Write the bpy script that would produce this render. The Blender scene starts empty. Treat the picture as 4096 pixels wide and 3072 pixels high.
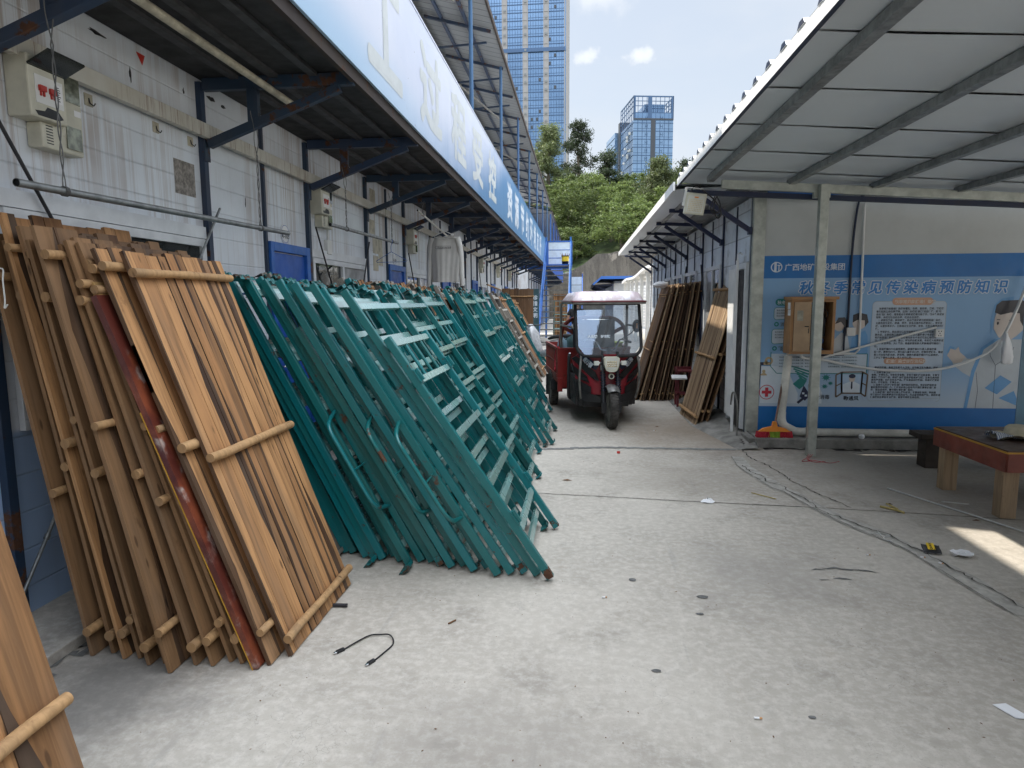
import bpy, bmesh, math, random
from mathutils import Vector, Matrix, Euler
R = math.radians
rnd = random.Random(7)
sc = bpy.context.scene
col = sc.collection

# ---------------------------------------------------------------- camera
cam_d = bpy.data.cameras.new('camera'); cam = bpy.data.objects.new('camera', cam_d); col.objects.link(cam)
cam_d.sensor_fit = 'HORIZONTAL'; cam_d.angle = R(76.028); cam_d.clip_start = 0.05; cam_d.clip_end = 3000
cam.matrix_world = Matrix(((0.99464273, -0.0069625, 0.10313762, 0.0),
                           (0.10319657, 0.12504109, -0.98677008, 0.0),
                           (-0.00602605, 0.99212713, 0.12508972, 1.6), (0, 0, 0, 1)))
sc.camera = cam

# ---------------------------------------------------------------- light and sky
SUN = Vector((-1.0, 0.28, 1.54)).normalized()          # towards the sun: high, over the left-hand roof
SUN_EL = math.asin(SUN.z); SUN_AZ = math.atan2(SUN.x, SUN.y)
sun_d = bpy.data.lights.new('sun', 'SUN'); sun = bpy.data.objects.new('sun', sun_d); col.objects.link(sun)
sun_d.energy = 4.0; sun_d.angle = R(0.6); sun_d.color = (1.0, 0.93, 0.82)
sun.rotation_euler = SUN.to_track_quat('Z', 'Y').to_euler(); sun.location = (-20, 5, 30)

world = bpy.data.worlds.new('World'); sc.world = world; world.use_nodes = True
wn = world.node_tree.nodes; wl = world.node_tree.links
wn.clear()
w_out = wn.new('ShaderNodeOutputWorld'); w_bg = wn.new('ShaderNodeBackground'); w_bg.inputs[1].default_value = 0.12
sky = wn.new('ShaderNodeTexSky'); sky.sky_type = 'NISHITA'; sky.sun_disc = False
sky.sun_elevation = SUN_EL; sky.sun_rotation = SUN_AZ; sky.air_density = 1.3; sky.dust_density = 2.0; sky.ozone_density = 1.5
tc = wn.new('ShaderNodeTexCoord')
def wmath(op, a, b=None, clamp=False):
    n = wn.new('ShaderNodeMath'); n.operation = op; n.use_clamp = clamp
    for i, v in enumerate((a, b)):
        if v is None: continue
        if isinstance(v, (int, float)): n.inputs[i].default_value = v
        else: wl.new(v, n.inputs[i])
    return n.outputs[0]
def wramp(fac, stops):
    n = wn.new('ShaderNodeMapRange'); n.interpolation_type = 'SMOOTHSTEP'
    n.inputs[1].default_value, n.inputs[2].default_value = stops; wl.new(fac, n.inputs[0]); return n.outputs[0]
sep = wn.new('ShaderNodeSeparateXYZ'); wl.new(tc.outputs['Generated'], sep.inputs[0])
# thin high cloud sheet (noise stretched sideways)
mp = wn.new('ShaderNodeMapping'); mp.inputs['Scale'].default_value = (2.2, 2.2, 5.5); wl.new(tc.outputs['Generated'], mp.inputs[0])
nz = wn.new('ShaderNodeTexNoise'); nz.inputs['Scale'].default_value = 1.3; nz.inputs['Detail'].default_value = 6; nz.inputs['Roughness'].default_value = .55
wl.new(mp.outputs[0], nz.inputs['Vector'])
sheet = wmath('ADD', wmath('MULTIPLY', wramp(nz.outputs['Fac'], (.34, .70)), .28), .70)
# two small cumulus puffs seen over the trees
def puff(d, size, wob):
    v = Vector(d).normalized()
    sub = wn.new('ShaderNodeVectorMath'); sub.operation = 'SUBTRACT'; wl.new(tc.outputs['Generated'], sub.inputs[0]); sub.inputs[1].default_value = v
    sc_ = wn.new('ShaderNodeVectorMath'); sc_.operation = 'MULTIPLY'; wl.new(sub.outputs[0], sc_.inputs[0]); sc_.inputs[1].default_value = (1, 1, 1.9)
    ln = wn.new('ShaderNodeVectorMath'); ln.operation = 'LENGTH'; wl.new(sc_.outputs[0], ln.inputs[0])
    n2 = wn.new('ShaderNodeTexNoise'); n2.inputs['Scale'].default_value = wob; n2.inputs['Detail'].default_value = 5; wl.new(tc.outputs['Generated'], n2.inputs['Vector'])
    r_ = wmath('ADD', ln.outputs['Value'], wmath('MULTIPLY', wmath('SUBTRACT', n2.outputs['Fac'], .5), size * 2.4))
    n3 = wn.new('ShaderNodeMapRange'); n3.interpolation_type = 'SMOOTHSTEP'
    n3.inputs[1].default_value = size; n3.inputs[2].default_value = 0.; wl.new(r_, n3.inputs[0])
    return n3.outputs[0]
p1 = puff((.0050, 1, .3500), .024, 40); p2 = puff((.0805, 1, .3460), .021, 44)
p3 = puff((.021, 1, .430), .060, 18)
puffs = wmath('ADD', wmath('ADD', p1, p2), wmath('MULTIPLY', p3, .6), True)
puff_gain = wmath('ADD', 1.0, wmath('MULTIPLY', puffs, .24))
mask = wmath('ADD', sheet, wmath('MULTIPLY', puffs, .9), True)
# added fill light: unseen sky overhead and behind the viewer is made brighter
back = wramp(wmath('ADD', wmath('MULTIPLY', sep.outputs['Y'], -.12), wmath('MULTIPLY', sep.outputs['Z'], 1.0)), (.36, .95))
cl_gain = wn.new('ShaderNodeMapRange'); wl.new(back, cl_gain.inputs[0]); cl_gain.inputs[3].default_value = SKY_FRONT = 4.55; cl_gain.inputs[4].default_value = SKY_BACK = 24.0
mask2 = wmath('ADD', mask, wmath('MULTIPLY', back, .55), True)
cl_col = wn.new('ShaderNodeVectorMath'); cl_col.operation = 'SCALE'; cl_col.inputs[0].default_value = (.93, 1.0, 1.10); wl.new(wmath('MULTIPLY', cl_gain.outputs[0], puff_gain), cl_col.inputs['Scale'])
mix = wn.new('ShaderNodeMix'); mix.data_type = 'RGBA'
wl.new(mask2, mix.inputs[0]); wl.new(sky.outputs[0], mix.inputs[6]); wl.new(cl_col.outputs[0], mix.inputs[7])
wl.new(mix.outputs[2], w_bg.inputs[0]); wl.new(w_bg.outputs[0], w_out.inputs[0])

sc.view_settings.view_transform = 'Standard'; sc.view_settings.look = 'None'
sc.view_settings.exposure = 0.66; sc.view_settings.gamma = 1.0
sc.render.resolution_x, sc.render.resolution_y = 1024, 768
sc.cycles.max_bounces = 8; sc.cycles.diffuse_bounces = 4; sc.cycles.glossy_bounces = 4; sc.cycles.transmission_bounces = 6; sc.cycles.transparent_max_bounces = 12
sc.cycles.sample_clamp_indirect = 6.0
sc.cycles.caustics_reflective = False; sc.cycles.caustics_refractive = False

# ---------------------------------------------------------------- materials
def srgb(r, g, b):
    f = lambda c: (c / 12.92 if c <= .04045 else ((c + .055) / 1.055) ** 2.4)
    return (f(r / 255), f(g / 255), f(b / 255), 1)
class NT:
    def __init__(s, name):
        s.m = bpy.data.materials.new(name); s.m.use_nodes = True
        s.n = s.m.node_tree.nodes; s.l = s.m.node_tree.links
        s.p = s.n['Principled BSDF']; s._tc = None
    def new(s, t): return s.n.new(t)
    def put(s, inp, v):
        if isinstance(v, bpy.types.NodeSocket): s.l.new(v, inp)
        else: inp.default_value = v
    def coord(s, kind='Object'):
        if s._tc is None: s._tc = s.new('ShaderNodeTexCoord')
        return s._tc.outputs[kind]
    def off(s, kind='Object', amt=37.0):
        """object coordinates shifted by the object's own random number"""
        oi = s.new('ShaderNodeObjectInfo'); v = s.new('ShaderNodeVectorMath'); v.operation = 'ADD'
        sc_ = s.new('ShaderNodeMath'); sc_.operation = 'MULTIPLY'; sc_.inputs[1].default_value = amt; s.l.new(oi.outputs['Random'], sc_.inputs[0])
        s.l.new(s.coord(kind), v.inputs[0]); s.l.new(sc_.outputs[0], v.inputs[1]); return v.outputs[0]
    def mapping(s, v, scale=(1, 1, 1), loc=(0, 0, 0)):
        n = s.new('ShaderNodeMapping'); s.l.new(v, n.inputs[0]); n.inputs['Scale'].default_value = scale; n.inputs['Location'].default_value = loc; return n.outputs[0]
    def noise(s, v, scale, detail=4, rough=.55, dist=0):
        n = s.new('ShaderNodeTexNoise'); s.l.new(v, n.inputs['Vector']); n.inputs['Scale'].default_value = scale
        n.inputs['Detail'].default_value = detail; n.inputs['Roughness'].default_value = rough; n.inputs['Distortion'].default_value = dist; return n.outputs['Fac']
    def ramp(s, f, lo, hi, a=0., b=1.):
        n = s.new('ShaderNodeMapRange'); n.interpolation_type = 'SMOOTHSTEP'; s.l.new(f, n.inputs[0])
        n.inputs[1].default_value = lo; n.inputs[2].default_value = hi; n.inputs[3].default_value = a; n.inputs[4].default_value = b; return n.outputs[0]
    def math(s, op, a, b=0., clamp=False):
        n = s.new('ShaderNodeMath'); n.operation = op; n.use_clamp = clamp; s.put(n.inputs[0], a); s.put(n.inputs[1], b); return n.outputs[0]
    def mix(s, f, a, b, mode='MIX'):
        n = s.new('ShaderNodeMix'); n.data_type = 'RGBA'; n.blend_type = mode; s.put(n.inputs[0], f); s.put(n.inputs[6], a); s.put(n.inputs[7], b); return n.outputs[2]
    def sep(s, v):
        n = s.new('ShaderNodeSeparateXYZ'); s.l.new(v, n.inputs[0]); return n.outputs
    def bump(s, h, strength=.2, dist=.01):
        n = s.new('ShaderNodeBump'); n.inputs['Strength'].default_value = strength; n.inputs['Distance'].default_value = dist; s.l.new(h, n.inputs['Height']); s.l.new(n.outputs[0], s.p.inputs['Normal'])
    def base(s, c): s.put(s.p.inputs['Base Color'], c); return s
    def rough(s, v): s.put(s.p.inputs['Roughness'], v); return s
    def metal(s, v): s.put(s.p.inputs['Metallic'], v); return s
def vary(c, k): return (min(1, c[0] * k), min(1, c[1] * k), min(1, c[2] * k), 1)

def plain(name, c, rough=.6, metal=0., var=.18, scale=6., spec=None, bump=0.):
    t = NT(name); v = t.off()
    f = t.noise(v, scale, 5, .6)
    t.base(t.mix(t.ramp(f, .3, .7), vary(c, 1 - var), vary(c, 1 + var))); t.rough(t.ramp(t.noise(v, scale * 2.3, 3), .3, .7, max(0, rough - .08), min(1, rough + .1))); t.metal(metal)
    if spec is not None: t.p.inputs['Specular IOR Level'].default_value = spec
    if bump: t.bump(t.noise(v, scale * 8, 4), bump, .004)
    return t.m

def painted(name, c, rust=.5, rough=.38, objvar=.18, dirt=(.10, .075, .05, 1), rscale=9., spec=.5, lo=.62, dk=.30):
    """old gloss paint: hue drifts per object, chips and rust, grime"""
    t = NT(name); v = t.off(); oi = t.new('ShaderNodeObjectInfo')
    hv = t.new('ShaderNodeHueSaturation'); hv.inputs['Color'].default_value = c
    t.put(hv.inputs['Value'], t.ramp(oi.outputs['Random'], 0, 1, 1 - objvar, 1 + objvar)); t.put(hv.inputs['Hue'], t.ramp(oi.outputs['Random'], 0, 1, .492, .508))
    g = t.noise(t.mapping(v, (1, 1, .25)), 5., 5, .65)
    c1 = t.mix(t.ramp(g, .42, .80), hv.outputs[0], t.mix(dk, hv.outputs[0], dirt))
    r1 = t.noise(v, rscale, 8, .72); r2 = t.noise(v, rscale * .35, 3)
    rf = t.ramp(t.math('ADD', r1, t.math('MULTIPLY', t.math('SUBTRACT', r2, .5), .6)), lo + .12 * (1 - rust), lo + .05 + .12 * (1 - rust))
    rc = t.mix(t.noise(v, 40, 3), (.035, .014, .008, 1), (.13, .055, .025, 1))
    t.base(t.mix(rf, c1, rc)); t.rough(t.math('ADD', t.math('MULTIPLY', rf, .4), t.ramp(g, .3, .7, rough, rough + .15), True)); t.p.inputs['Specular IOR Level'].default_value = spec
    t.bump(t.math('SUBTRACT', 1., rf), .25, .002)
    return t.m

M = {}
TEAL = (.0045, .135, .142, 1); GREY = (.215, .195, .165, 1)
M['teal'] = painted('teal_paint', TEAL, .75, .27, .18, rscale=13., dk=.07)
M['teal_worn'] = painted('teal_paint_worn', TEAL, 1.5, .4, .22, rscale=22., lo=.58)
M['teal_pale'] = painted('teal_paint_faded_glint', (.21, .37, .34, 1), .5, .22, .2)  # faded slat paint, lightened further so the colour itself carries the sky glints
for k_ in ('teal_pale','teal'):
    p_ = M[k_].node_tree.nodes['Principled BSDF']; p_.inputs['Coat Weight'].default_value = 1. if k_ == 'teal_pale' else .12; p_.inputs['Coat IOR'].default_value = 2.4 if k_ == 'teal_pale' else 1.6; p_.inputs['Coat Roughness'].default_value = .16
M['taupe'] = painted('taupe_paint', GREY, .2, .4, .12)
M['taupe_pale'] = painted('taupe_paint_faded', (.36, .33, .28, 1), .2, .4, .1)
M['blue_post'] = painted('faded_blue_post_paint', (.055, .13, .27, 1), .3, .4, .1)
M['blue_steel'] = painted('blue_steel_paint', (.018, .038, .075, 1), 1.3, .45, .1, rscale=7.)
M['blue_far'] = painted('bright_blue_paint', (.025, .12, .42, 1), .25, .4, .1)
M['rusty'] = painted('rusted_steel', (.035, .024, .020, 1), .9, .7, .1)
M['dark_blue'] = painted('navy_steel_paint', (.008, .018, .055, 1), .2, .45, .1)
M['galv'] = plain('galvanised_steel', (.42, .44, .40, 1), .42, .55, .18, 9)
M['galv_dull'] = plain('dull_galvanised_pipe', (.25, .26, .26, 1), .42, .6, .25, 14)
M['pipe_grey'] = plain('grey_steel_tube', (.16, .155, .14, 1), .5, .3, .3, 12)
M['rod'] = plain('black_rod', (.03, .03, .035, 1), .5, .3, .3)
M['white_plastic'] = plain('white_plastic', (.72, .72, .70, 1), .4, 0, .06, 5)
M['pvc'] = plain('aged_white_pvc', (.60, .58, .52, 1), .45, 0, .2, 5)
M['cream'] = plain('yellowed_cream_plastic', (.56, .54, .44, 1), .45, 0, .12, 5)
M['cream_dirty'] = plain('grimy_cream_plastic', (.42, .38, .29, 1), .5, 0, .3, 9)
M['black'] = plain('black_plastic', (.012, .012, .014, 1), .42, 0, .3)
M['black_rubber'] = plain('black_rubber', (.02, .02, .021, 1), .8, 0, .3)
M['tyre'] = plain('dusty_tyre_rubber', (.055, .05, .045, 1), .9, 0, .5, 18, bump=.4)
M['chrome'] = plain('chrome', (.75, .76, .78, 1), .12, 1., .05)
M['alu'] = plain('white_aluminium_frame', (.66, .68, .70, 1), .4, .0, .1, 5)
M['blue_door'] = plain('blue_door_paint', (.018, .085, .36, 1), .42, 0, .15, 4)
M['blue_frame'] = plain('blue_door_frame_paint', (.025, .12, .42, 1), .4, 0, .15, 6)
M['red'] = plain('red_plastic', (.45, .03, .02, 1), .4, 0, .15)
M['red_cloth'] = plain('red_fabric', (.5, .03, .05, 1), .9, 0, .2)
M['orange'] = plain('orange_plastic', (.75, .25, .03, 1), .4, 0, .15)
M['yellow'] = plain('yellow_plastic', (.75, .52, .03, 1), .45, 0, .12)
M['white'] = plain('white_paint', (.78, .78, .77, 1), .5, 0, .06)
M['paper'] = plain('white_paper', (.82, .82, .83, 1), .8, 0, .04)
M['ink'] = plain('black_ink', (.02, .02, .025, 1), .7, 0, .05)
M['wire'] = plain('grey_twisted_wire', (.13, .13, .13, 1), .5, .3, .2, 20)
M['white_wire'] = plain('white_wire', (.6, .6, .57, 1), .6, 0, .15)
M['string'] = plain('white_string', (.7, .7, .66, 1), .9, 0, .1)
M['hair'] = plain('black_hair', (.012, .010, .010, 1), .55, 0, .3, 40)
M['skin'] = plain('tanned_skin', (.34, .19, .12, 1), .5, 0, .12, 7)
M['tshirt_black'] = plain('black_cotton', (.014, .014, .016, 1), .9, 0, .3)
M['trousers'] = plain('dark_navy_trousers', (.02, .022, .03, 1), .9, 0, .3)
M['cloth_grey'] = plain('light_grey_jersey', (.50, .49, .46, 1), .92, 0, .08, 5, bump=.2)
M['cement'] = plain('rough_cement', (.22, .21, .19, 1), .9, 0, .35, 5, bump=.6)
M['mortar'] = plain('pale_patch_cement', (.40, .38, .34, 1), .9, 0, .2, 14, bump=.5)
M['crack'] = plain('crack_shadow_dirt', (.06, .054, .047, 1), .95, 0, .4, 20)
M['tar'] = plain('grey_joint_filler', (.20, .20, .19, 1), .9, 0, .25, 10)
M['stain'] = plain('dark_floor_stain', (.13, .13, .125, 1), .85, 0, .3, 25)
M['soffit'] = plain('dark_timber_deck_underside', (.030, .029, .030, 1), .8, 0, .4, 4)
M['butt'] = plain('cigarette_paper_tan', (.55, .30, .14, 1), .8, 0, .2)
M['straw'] = plain('dry_straw', (.42, .33, .12, 1), .8, 0, .2)
M['leaf_dry'] = plain('dry_leaf_brown', (.16, .08, .035, 1), .8, 0, .3)
M['bag_teal'] = plain('dark_green_sack', (.02, .06, .065, 1), .6, 0, .3, 5)
M['glove'] = plain('pale_blue_sack', (.16, .26, .32, 1), .6, 0, .2, 6)

def glass(name, tint=(.9, .95, 1, 1), alpha=.25, rough=.03):
    t = NT(name); t.base((.02, .025, .03, 1)); t.rough(rough); t.p.inputs['Specular IOR Level'].default_value = .7
    tr = t.new('ShaderNodeBsdfTransparent'); tr.inputs[0].default_value = tint
    mx = t.new('ShaderNodeMixShader'); mx.inputs[0].default_value = alpha
    t.l.new(tr.outputs[0], mx.inputs[1]); t.l.new(t.p.outputs[0], mx.inputs[2]); t.l.new(mx.outputs[0], t.n['Material Output'].inputs[0])
    return t.m
M['glass_dark'] = plain('dark_window_glass', (.018, .022, .022, 1), .06, 0, .3, 3, spec=.8)
M['visor'] = glass('smoked_visor', (.5, .52, .5, 1), .55, .1)
M['lens'] = plain('clear_lamp_lens', (.66, .66, .60, 1), .15, 0, .1, 6, spec=.8)
M['led'] = plain('amber_led', (.60, .50, .32, 1), .3, 0, .2, 9)

# windscreen: clear sheet with a strong sky reflection
t = NT('windscreen_glass'); fr = t.new('ShaderNodeFresnel'); fr.inputs[0].default_value = 1.8
gl = t.new('ShaderNodeBsdfGlossy'); gl.inputs['Color'].default_value = (.50, .64, .86, 1); gl.inputs['Roughness'].default_value = .02
tr = t.new('ShaderNodeBsdfTransparent'); tr.inputs[0].default_value = (.62, .70, .80, 1)
mx = t.new('ShaderNodeMixShader'); t.l.new(t.math('ADD', fr.outputs[0], .19, True), mx.inputs[0]); t.l.new(tr.outputs[0], mx.inputs[1]); t.l.new(gl.outputs[0], mx.inputs[2])
df = t.new('ShaderNodeBsdfDiffuse'); df.inputs[0].default_value = (.55,.56,.56,1); m3 = t.new('ShaderNodeMixShader'); t.l.new(t.ramp(t.noise(t.coord(), 5., 6, .7), .3, .75, .06, .22), m3.inputs[0]); t.l.new(mx.outputs[0], m3.inputs[1]); t.l.new(df.outputs[0], m3.inputs[2])
t.l.new(m3.outputs[0], t.n['Material Output'].inputs[0]); M['windscreen'] = t.m

# yard concrete
t = NT('yard_concrete'); v = t.coord('Object')
big = t.noise(v, .55, 5, .6); mid = t.noise(v, 2.6, 6, .62); fine = t.noise(v, 22, 6, .7); grit = t.noise(v, 160, 3, .6)
c = t.mix(t.ramp(big, .3, .7), (.375, .342, .295, 1), (.50, .46, .40, 1))
c = t.mix(t.ramp(mid, .50, .74, 0, .70), c, (.27, .245, .21, 1))
c = t.mix(t.ramp(t.noise(v, .9, 7, .72), .55, .68, 0, .45), c, (.30, .265, .22, 1))
c = t.mix(t.ramp(t.noise(v, 7.5, 6, .7), .56, .72, 0, .30), c, (.26, .245, .225, 1))
c = t.mix(t.ramp(t.noise(t.mapping(v, (1, .35, 1)), 5, 5, .7), .58, .75, 0, .3), c, (.33, .265, .195, 1))
c = t.mix(t.ramp(fine, .40, .70, 0, .50), c, (.64, .60, .54, 1))
c = t.mix(t.ramp(t.noise(v, 55, 5, .75), .62, .70, 0, .6), c, (.20, .19, .18, 1))
c = t.mix(t.ramp(grit, .2, .42, .55, 0), c, (.20, .195, .185, 1))
# brown dirt washed out at the foot of the right-hand wall, a dark grey patch by the left-hand ledge
def blot_at(cx, cy, r0, r1, colr, amt):
    global c
    d_ = t.new('ShaderNodeVectorMath'); d_.operation = 'DISTANCE'; t.l.new(v, d_.inputs[0]); d_.inputs[1].default_value = (cx, cy, 0)
    dd = t.math('ADD', d_.outputs['Value'], t.math('MULTIPLY', t.math('SUBTRACT', t.noise(v, 1.9, 6, .7), .5), 1.6))
    c = t.mix(t.math('MULTIPLY', t.ramp(dd, r1, r0), amt), c, colr)
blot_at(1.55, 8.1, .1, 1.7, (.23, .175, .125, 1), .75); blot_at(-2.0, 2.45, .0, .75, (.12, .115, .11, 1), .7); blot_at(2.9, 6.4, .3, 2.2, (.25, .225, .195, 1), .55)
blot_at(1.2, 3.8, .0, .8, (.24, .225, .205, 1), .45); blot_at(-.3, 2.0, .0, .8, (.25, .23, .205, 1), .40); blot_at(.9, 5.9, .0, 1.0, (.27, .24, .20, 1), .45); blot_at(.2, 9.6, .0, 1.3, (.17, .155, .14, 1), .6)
# wheel scuffs running along the yard
scf = t.noise(t.mapping(v, (9, .5, 1)), 1.6, 4, .6); c = t.mix(t.ramp(scf, .63, .72, 0, .22), c, (.24, .235, .225, 1))
vor = t.new('ShaderNodeTexVoronoi'); vor.feature = 'DISTANCE_TO_EDGE'; vor.inputs['Scale'].default_value = 3.2
nv = t.new('ShaderNodeVectorMath'); nv.operation = 'ADD'; t.l.new(v, nv.inputs[0])
nzv = t.new('ShaderNodeTexNoise'); nzv.inputs['Scale'].default_value = 6; nzv.inputs['Detail'].default_value = 4; t.l.new(v, nzv.inputs['Vector']); t.l.new(nzv.outputs['Color'], nv.inputs[1]); t.l.new(nv.outputs[0], vor.inputs['Vector'])
hair = t.math('MULTIPLY', t.ramp(vor.outputs['Distance'], 0.0, .012, 1, 0), t.ramp(t.noise(v, 1.1, 3), .5, .62)); c = t.mix(t.math('MULTIPLY', hair, .45), c, (.16, .15, .14, 1))
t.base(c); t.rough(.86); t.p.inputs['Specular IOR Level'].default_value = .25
t.bump(t.math('ADD', t.math('MULTIPLY', fine, .6), t.math('MULTIPLY', grit, .5)), .35, .004); M['concrete'] = t.m

# sandwich-panel cladding: shallow ribs, grime, rust streaks running down from the rail
def cladding(name, c, streak, pitch=.19, sk=(.27, .17, .10, 1), mold=0., low=None):
    t = NT(name); v = t.coord('Object'); x, y, z = t.sep(v)
    fr_ = t.math('FRACT', t.math('DIVIDE', z, pitch)); line = t.ramp(t.math('ABSOLUTE', t.math('SUBTRACT', fr_, .5)), .455, .5)
    g = t.noise(v, 1.6, 6, .65)
    cc = t.mix(t.ramp(g, .35, .75, 0, .5), c, vary(c, .72))
    if low: cc = t.mix(t.ramp(z, 1.0, .96), cc, low)
    zz = t.math('FRACT', t.math('DIVIDE', t.math('SUBTRACT', z, .75), 2.05))
    st = t.noise(t.mapping(v, (1, 17, .16)), 1.0, 6, .75); top = t.ramp(z, 1.5, 2.75, .12, 1)
    wob = t.ramp(t.noise(v, 1.2, 3), .32, .58)
    cc = t.mix(t.math('MULTIPLY', t.math('MULTIPLY', t.ramp(st, .47, .60), top), t.math('MULTIPLY', wob, streak), True), cc, sk)
    st2 = t.noise(t.mapping(v, (1, 90, .5)), 1.0, 3, .7); cc = t.mix(t.math('MULTIPLY', t.ramp(st2, .58, .7), t.math('MULTIPLY', t.math('MULTIPLY', top, wob), streak * .55), True), cc, sk)
    if mold: cc = t.mix(t.math('MULTIPLY', t.ramp(t.noise(t.mapping(v, (1, 1, .6)), 3.1, 8, .75), .50, .68), mold), cc, (.075, .07, .06, 1))
    cc = t.mix(t.math('MULTIPLY', line, .16 if streak > .2 else .85), cc, vary(c, .35))
    t.base(cc); t.rough(t.ramp(g, .3, .7, .28, .5)); t.bump(t.math('MULTIPLY', line, -1), .5, .006); return t.m
M['clad_left'] = cladding('white_cladding_streaked', (.72, .76, .81, 1), .62, low=(.34, .47, .68, 1))
M['clad_right'] = cladding('white_cladding_mildewed', (.66, .71, .76, 1), .12, .29, mold=.75)
M['clad_plain'] = cladding('white_cladding_plain', (.50, .52, .51, 1), .05, 3.0)
M['clad_far'] = cladding('white_cladding_far', (.60, .63, .66, 1), .3, .19)
# trunking with drips
t = NT('cream_trunking'); v = t.coord('Object'); st = t.noise(t.mapping(v, (1, 60, 2.0)), 1.0, 5, .75); st2 = t.noise(t.mapping(v, (1, 1.2, 1)), 1.0, 3)
c = t.mix(t.ramp(t.noise(v, 3, 4), .3, .7), (.60, .585, .53, 1), (.50, .47, .40, 1))
t.base(t.mix(t.math('MULTIPLY', t.ramp(st, .50, .64), t.ramp(st2, .35, .6)), c, (.17, .085, .04, 1))); t.rough(.5); M['trunking'] = t.m

# roofing sheet underside: ribs across
t = NT('roof_sheet_underside'); v = t.coord('Object'); x, y, z = t.sep(v)
rib = t.ramp(t.math('ABSOLUTE', t.math('SUBTRACT', t.math('FRACT', t.math('DIVIDE', y, .23)), .5)), .38, .5)
g = t.noise(v, 1.2, 5)
t.base(t.mix(t.math('MULTIPLY', rib, .55), t.mix(g, (.24, .25, .255, 1), (.33, .34, .345, 1)), (.08, .085, .09, 1))); t.rough(.55); t.bump(rib, .5, .02); M['roof_under'] = t.m
t = NT('canopy_panel_underside'); v = t.coord('Object'); g = t.noise(v, .8, 5); rip = t.noise(t.mapping(v, (.5, 26, 1)), 1, 3)
t.base(t.mix(t.ramp(g, .3, .7), (.66, .70, .735, 1), (.60, .635, .67, 1))); t.rough(.38); t.bump(rip, .12, .006); M['canopy'] = t.m

# fascia sign: blue film bleached to a lilac white towards the near end
t = NT('bleached_blue_fascia'); v = t.coord('Object'); x, y, z = t.sep(v)
n1 = t.noise(t.mapping(v, (1, .35, .25)), 2.0, 6, .6); n2 = t.noise(t.mapping(v, (1, 14, .35)), 1.4, 4, .6)
h = t.math('DIVIDE', t.math('SUBTRACT', z, 3.2), 1.07)
f = t.math('SUBTRACT', y, t.math('MULTIPLY', h, 5.5)); f = t.math('ADD', f, t.math('MULTIPLY', t.math('SUBTRACT', n1, .5), 5.)); f = t.math('ADD', f, t.math('MULTIPLY', t.math('SUBTRACT', n2, .5), 1.6))
fade = t.ramp(f, 5.0, 10.5)
white = t.mix(t.ramp(n1, .35, .7), (.54, .575, .69, 1), (.60, .625, .71, 1))
nearb = t.math('MULTIPLY', t.ramp(y, 9.5, 3.5), t.ramp(h, .42, .02)); white = t.mix(t.math('MULTIPLY', nearb, .85), white, (.30, .47, .64, 1))
blue = t.mix(t.ramp(n2, .3, .7), (.055, .18, .38, 1), (.085, .225, .44, 1))
cc = t.mix(fade, white, blue)
blot = t.math('MULTIPLY', t.ramp(t.noise(v, 5.5, 7, .75), .62, .72), t.ramp(t.noise(v, .9, 2), .48, .62)); cc = t.mix(t.math('MULTIPLY', blot, .45), cc, (.33, .38, .47, 1))
dots = t.ramp(t.noise(v, 16, 3, .6), .735, .75); cc = t.mix(t.math('MULTIPLY', dots, .8), cc, (.05, .05, .05, 1))
t.base(cc); t.rough(.36); t.bump(t.noise(t.mapping(v, (1, 2, 1)), 2.5, 4), .06, .02); M['fascia'] = t.m
M['ghost'] = plain('bleached_cream_lettering', (.53, .555, .555, 1), .45, 0, .05)
M['letter_white'] = plain('white_lettering', (.58, .63, .70, 1), .45, 0, .06)

# timber
def timber(name, a, b, c, grain=1., isl=True, dark=(.06, .03, .014, 1)):
    t = NT(name); v = t.off(); g = t.new('ShaderNodeNewGeometry'); ri = g.outputs['Random Per Island']
    cc = t.mix(t.ramp(ri, .0, .55), a, b); cc = t.mix(t.ramp(ri, .62, .95), cc, c)
    shift = t.new('ShaderNodeVectorMath'); shift.operation = 'ADD'; t.l.new(v, shift.inputs[0]); t.l.new(t.math('MULTIPLY', ri, 19.), shift.inputs[1])
    sv = shift.outputs[0]
    g1 = t.noise(t.mapping(sv, (22, 22, 1.1)), 1.6, 6, .65, .6); g2 = t.noise(t.mapping(sv, (3, 3, .6)), 1.5, 4, .6)
    cc = t.mix(t.ramp(g1, .40, .66, 0, .56 * grain), cc, t.mix(.62, cc, dark)); cc = t.mix(t.ramp(g2, .46, .70, 0, .62), cc, t.mix(.60, cc, (.13, .10, .075, 1))); g3 = t.noise(t.mapping(sv, (5, 5, 2.2)), 1.3, 7, .75); cc = t.mix(t.ramp(g3, .60, .70, 0, .55), cc, dark)
    vo = t.new('ShaderNodeTexVoronoi'); vo.inputs['Scale'].default_value = 1.; t.l.new(t.mapping(sv, (13, 13, 3.6)), vo.inputs['Vector'])
    kn = t.ramp(vo.outputs['Distance'], .06, .13, 1, 0); cc = t.mix(t.math('MULTIPLY', kn, .75), cc, dark)
    t.base(cc); t.rough(.72); t.p.inputs['Specular IOR Level'].default_value = .3; t.bump(g1, .25, .003); return t.m
M['wood'] = timber('sawn_pine_boards', (.35, .172, .070, 1), (.47, .250, .108, 1), (.16, .074, .030, 1), 1.35)
M['wood_old'] = timber('weathered_pine_boards', (.195, .105, .050, 1), (.26, .146, .070, 1), (.115, .066, .036, 1), 1.2)
M['wood_grey'] = timber('grey_weathered_boards', (.36, .25, .15, 1), (.44, .31, .19, 1), (.27, .18, .105, 1))
M['bark'] = timber('waney_bark_edge', (.085, .042, .022, 1), (.14, .075, .038, 1), (.05, .026, .016, 1), 1.3, dark=(.02, .012, .008, 1))
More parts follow.
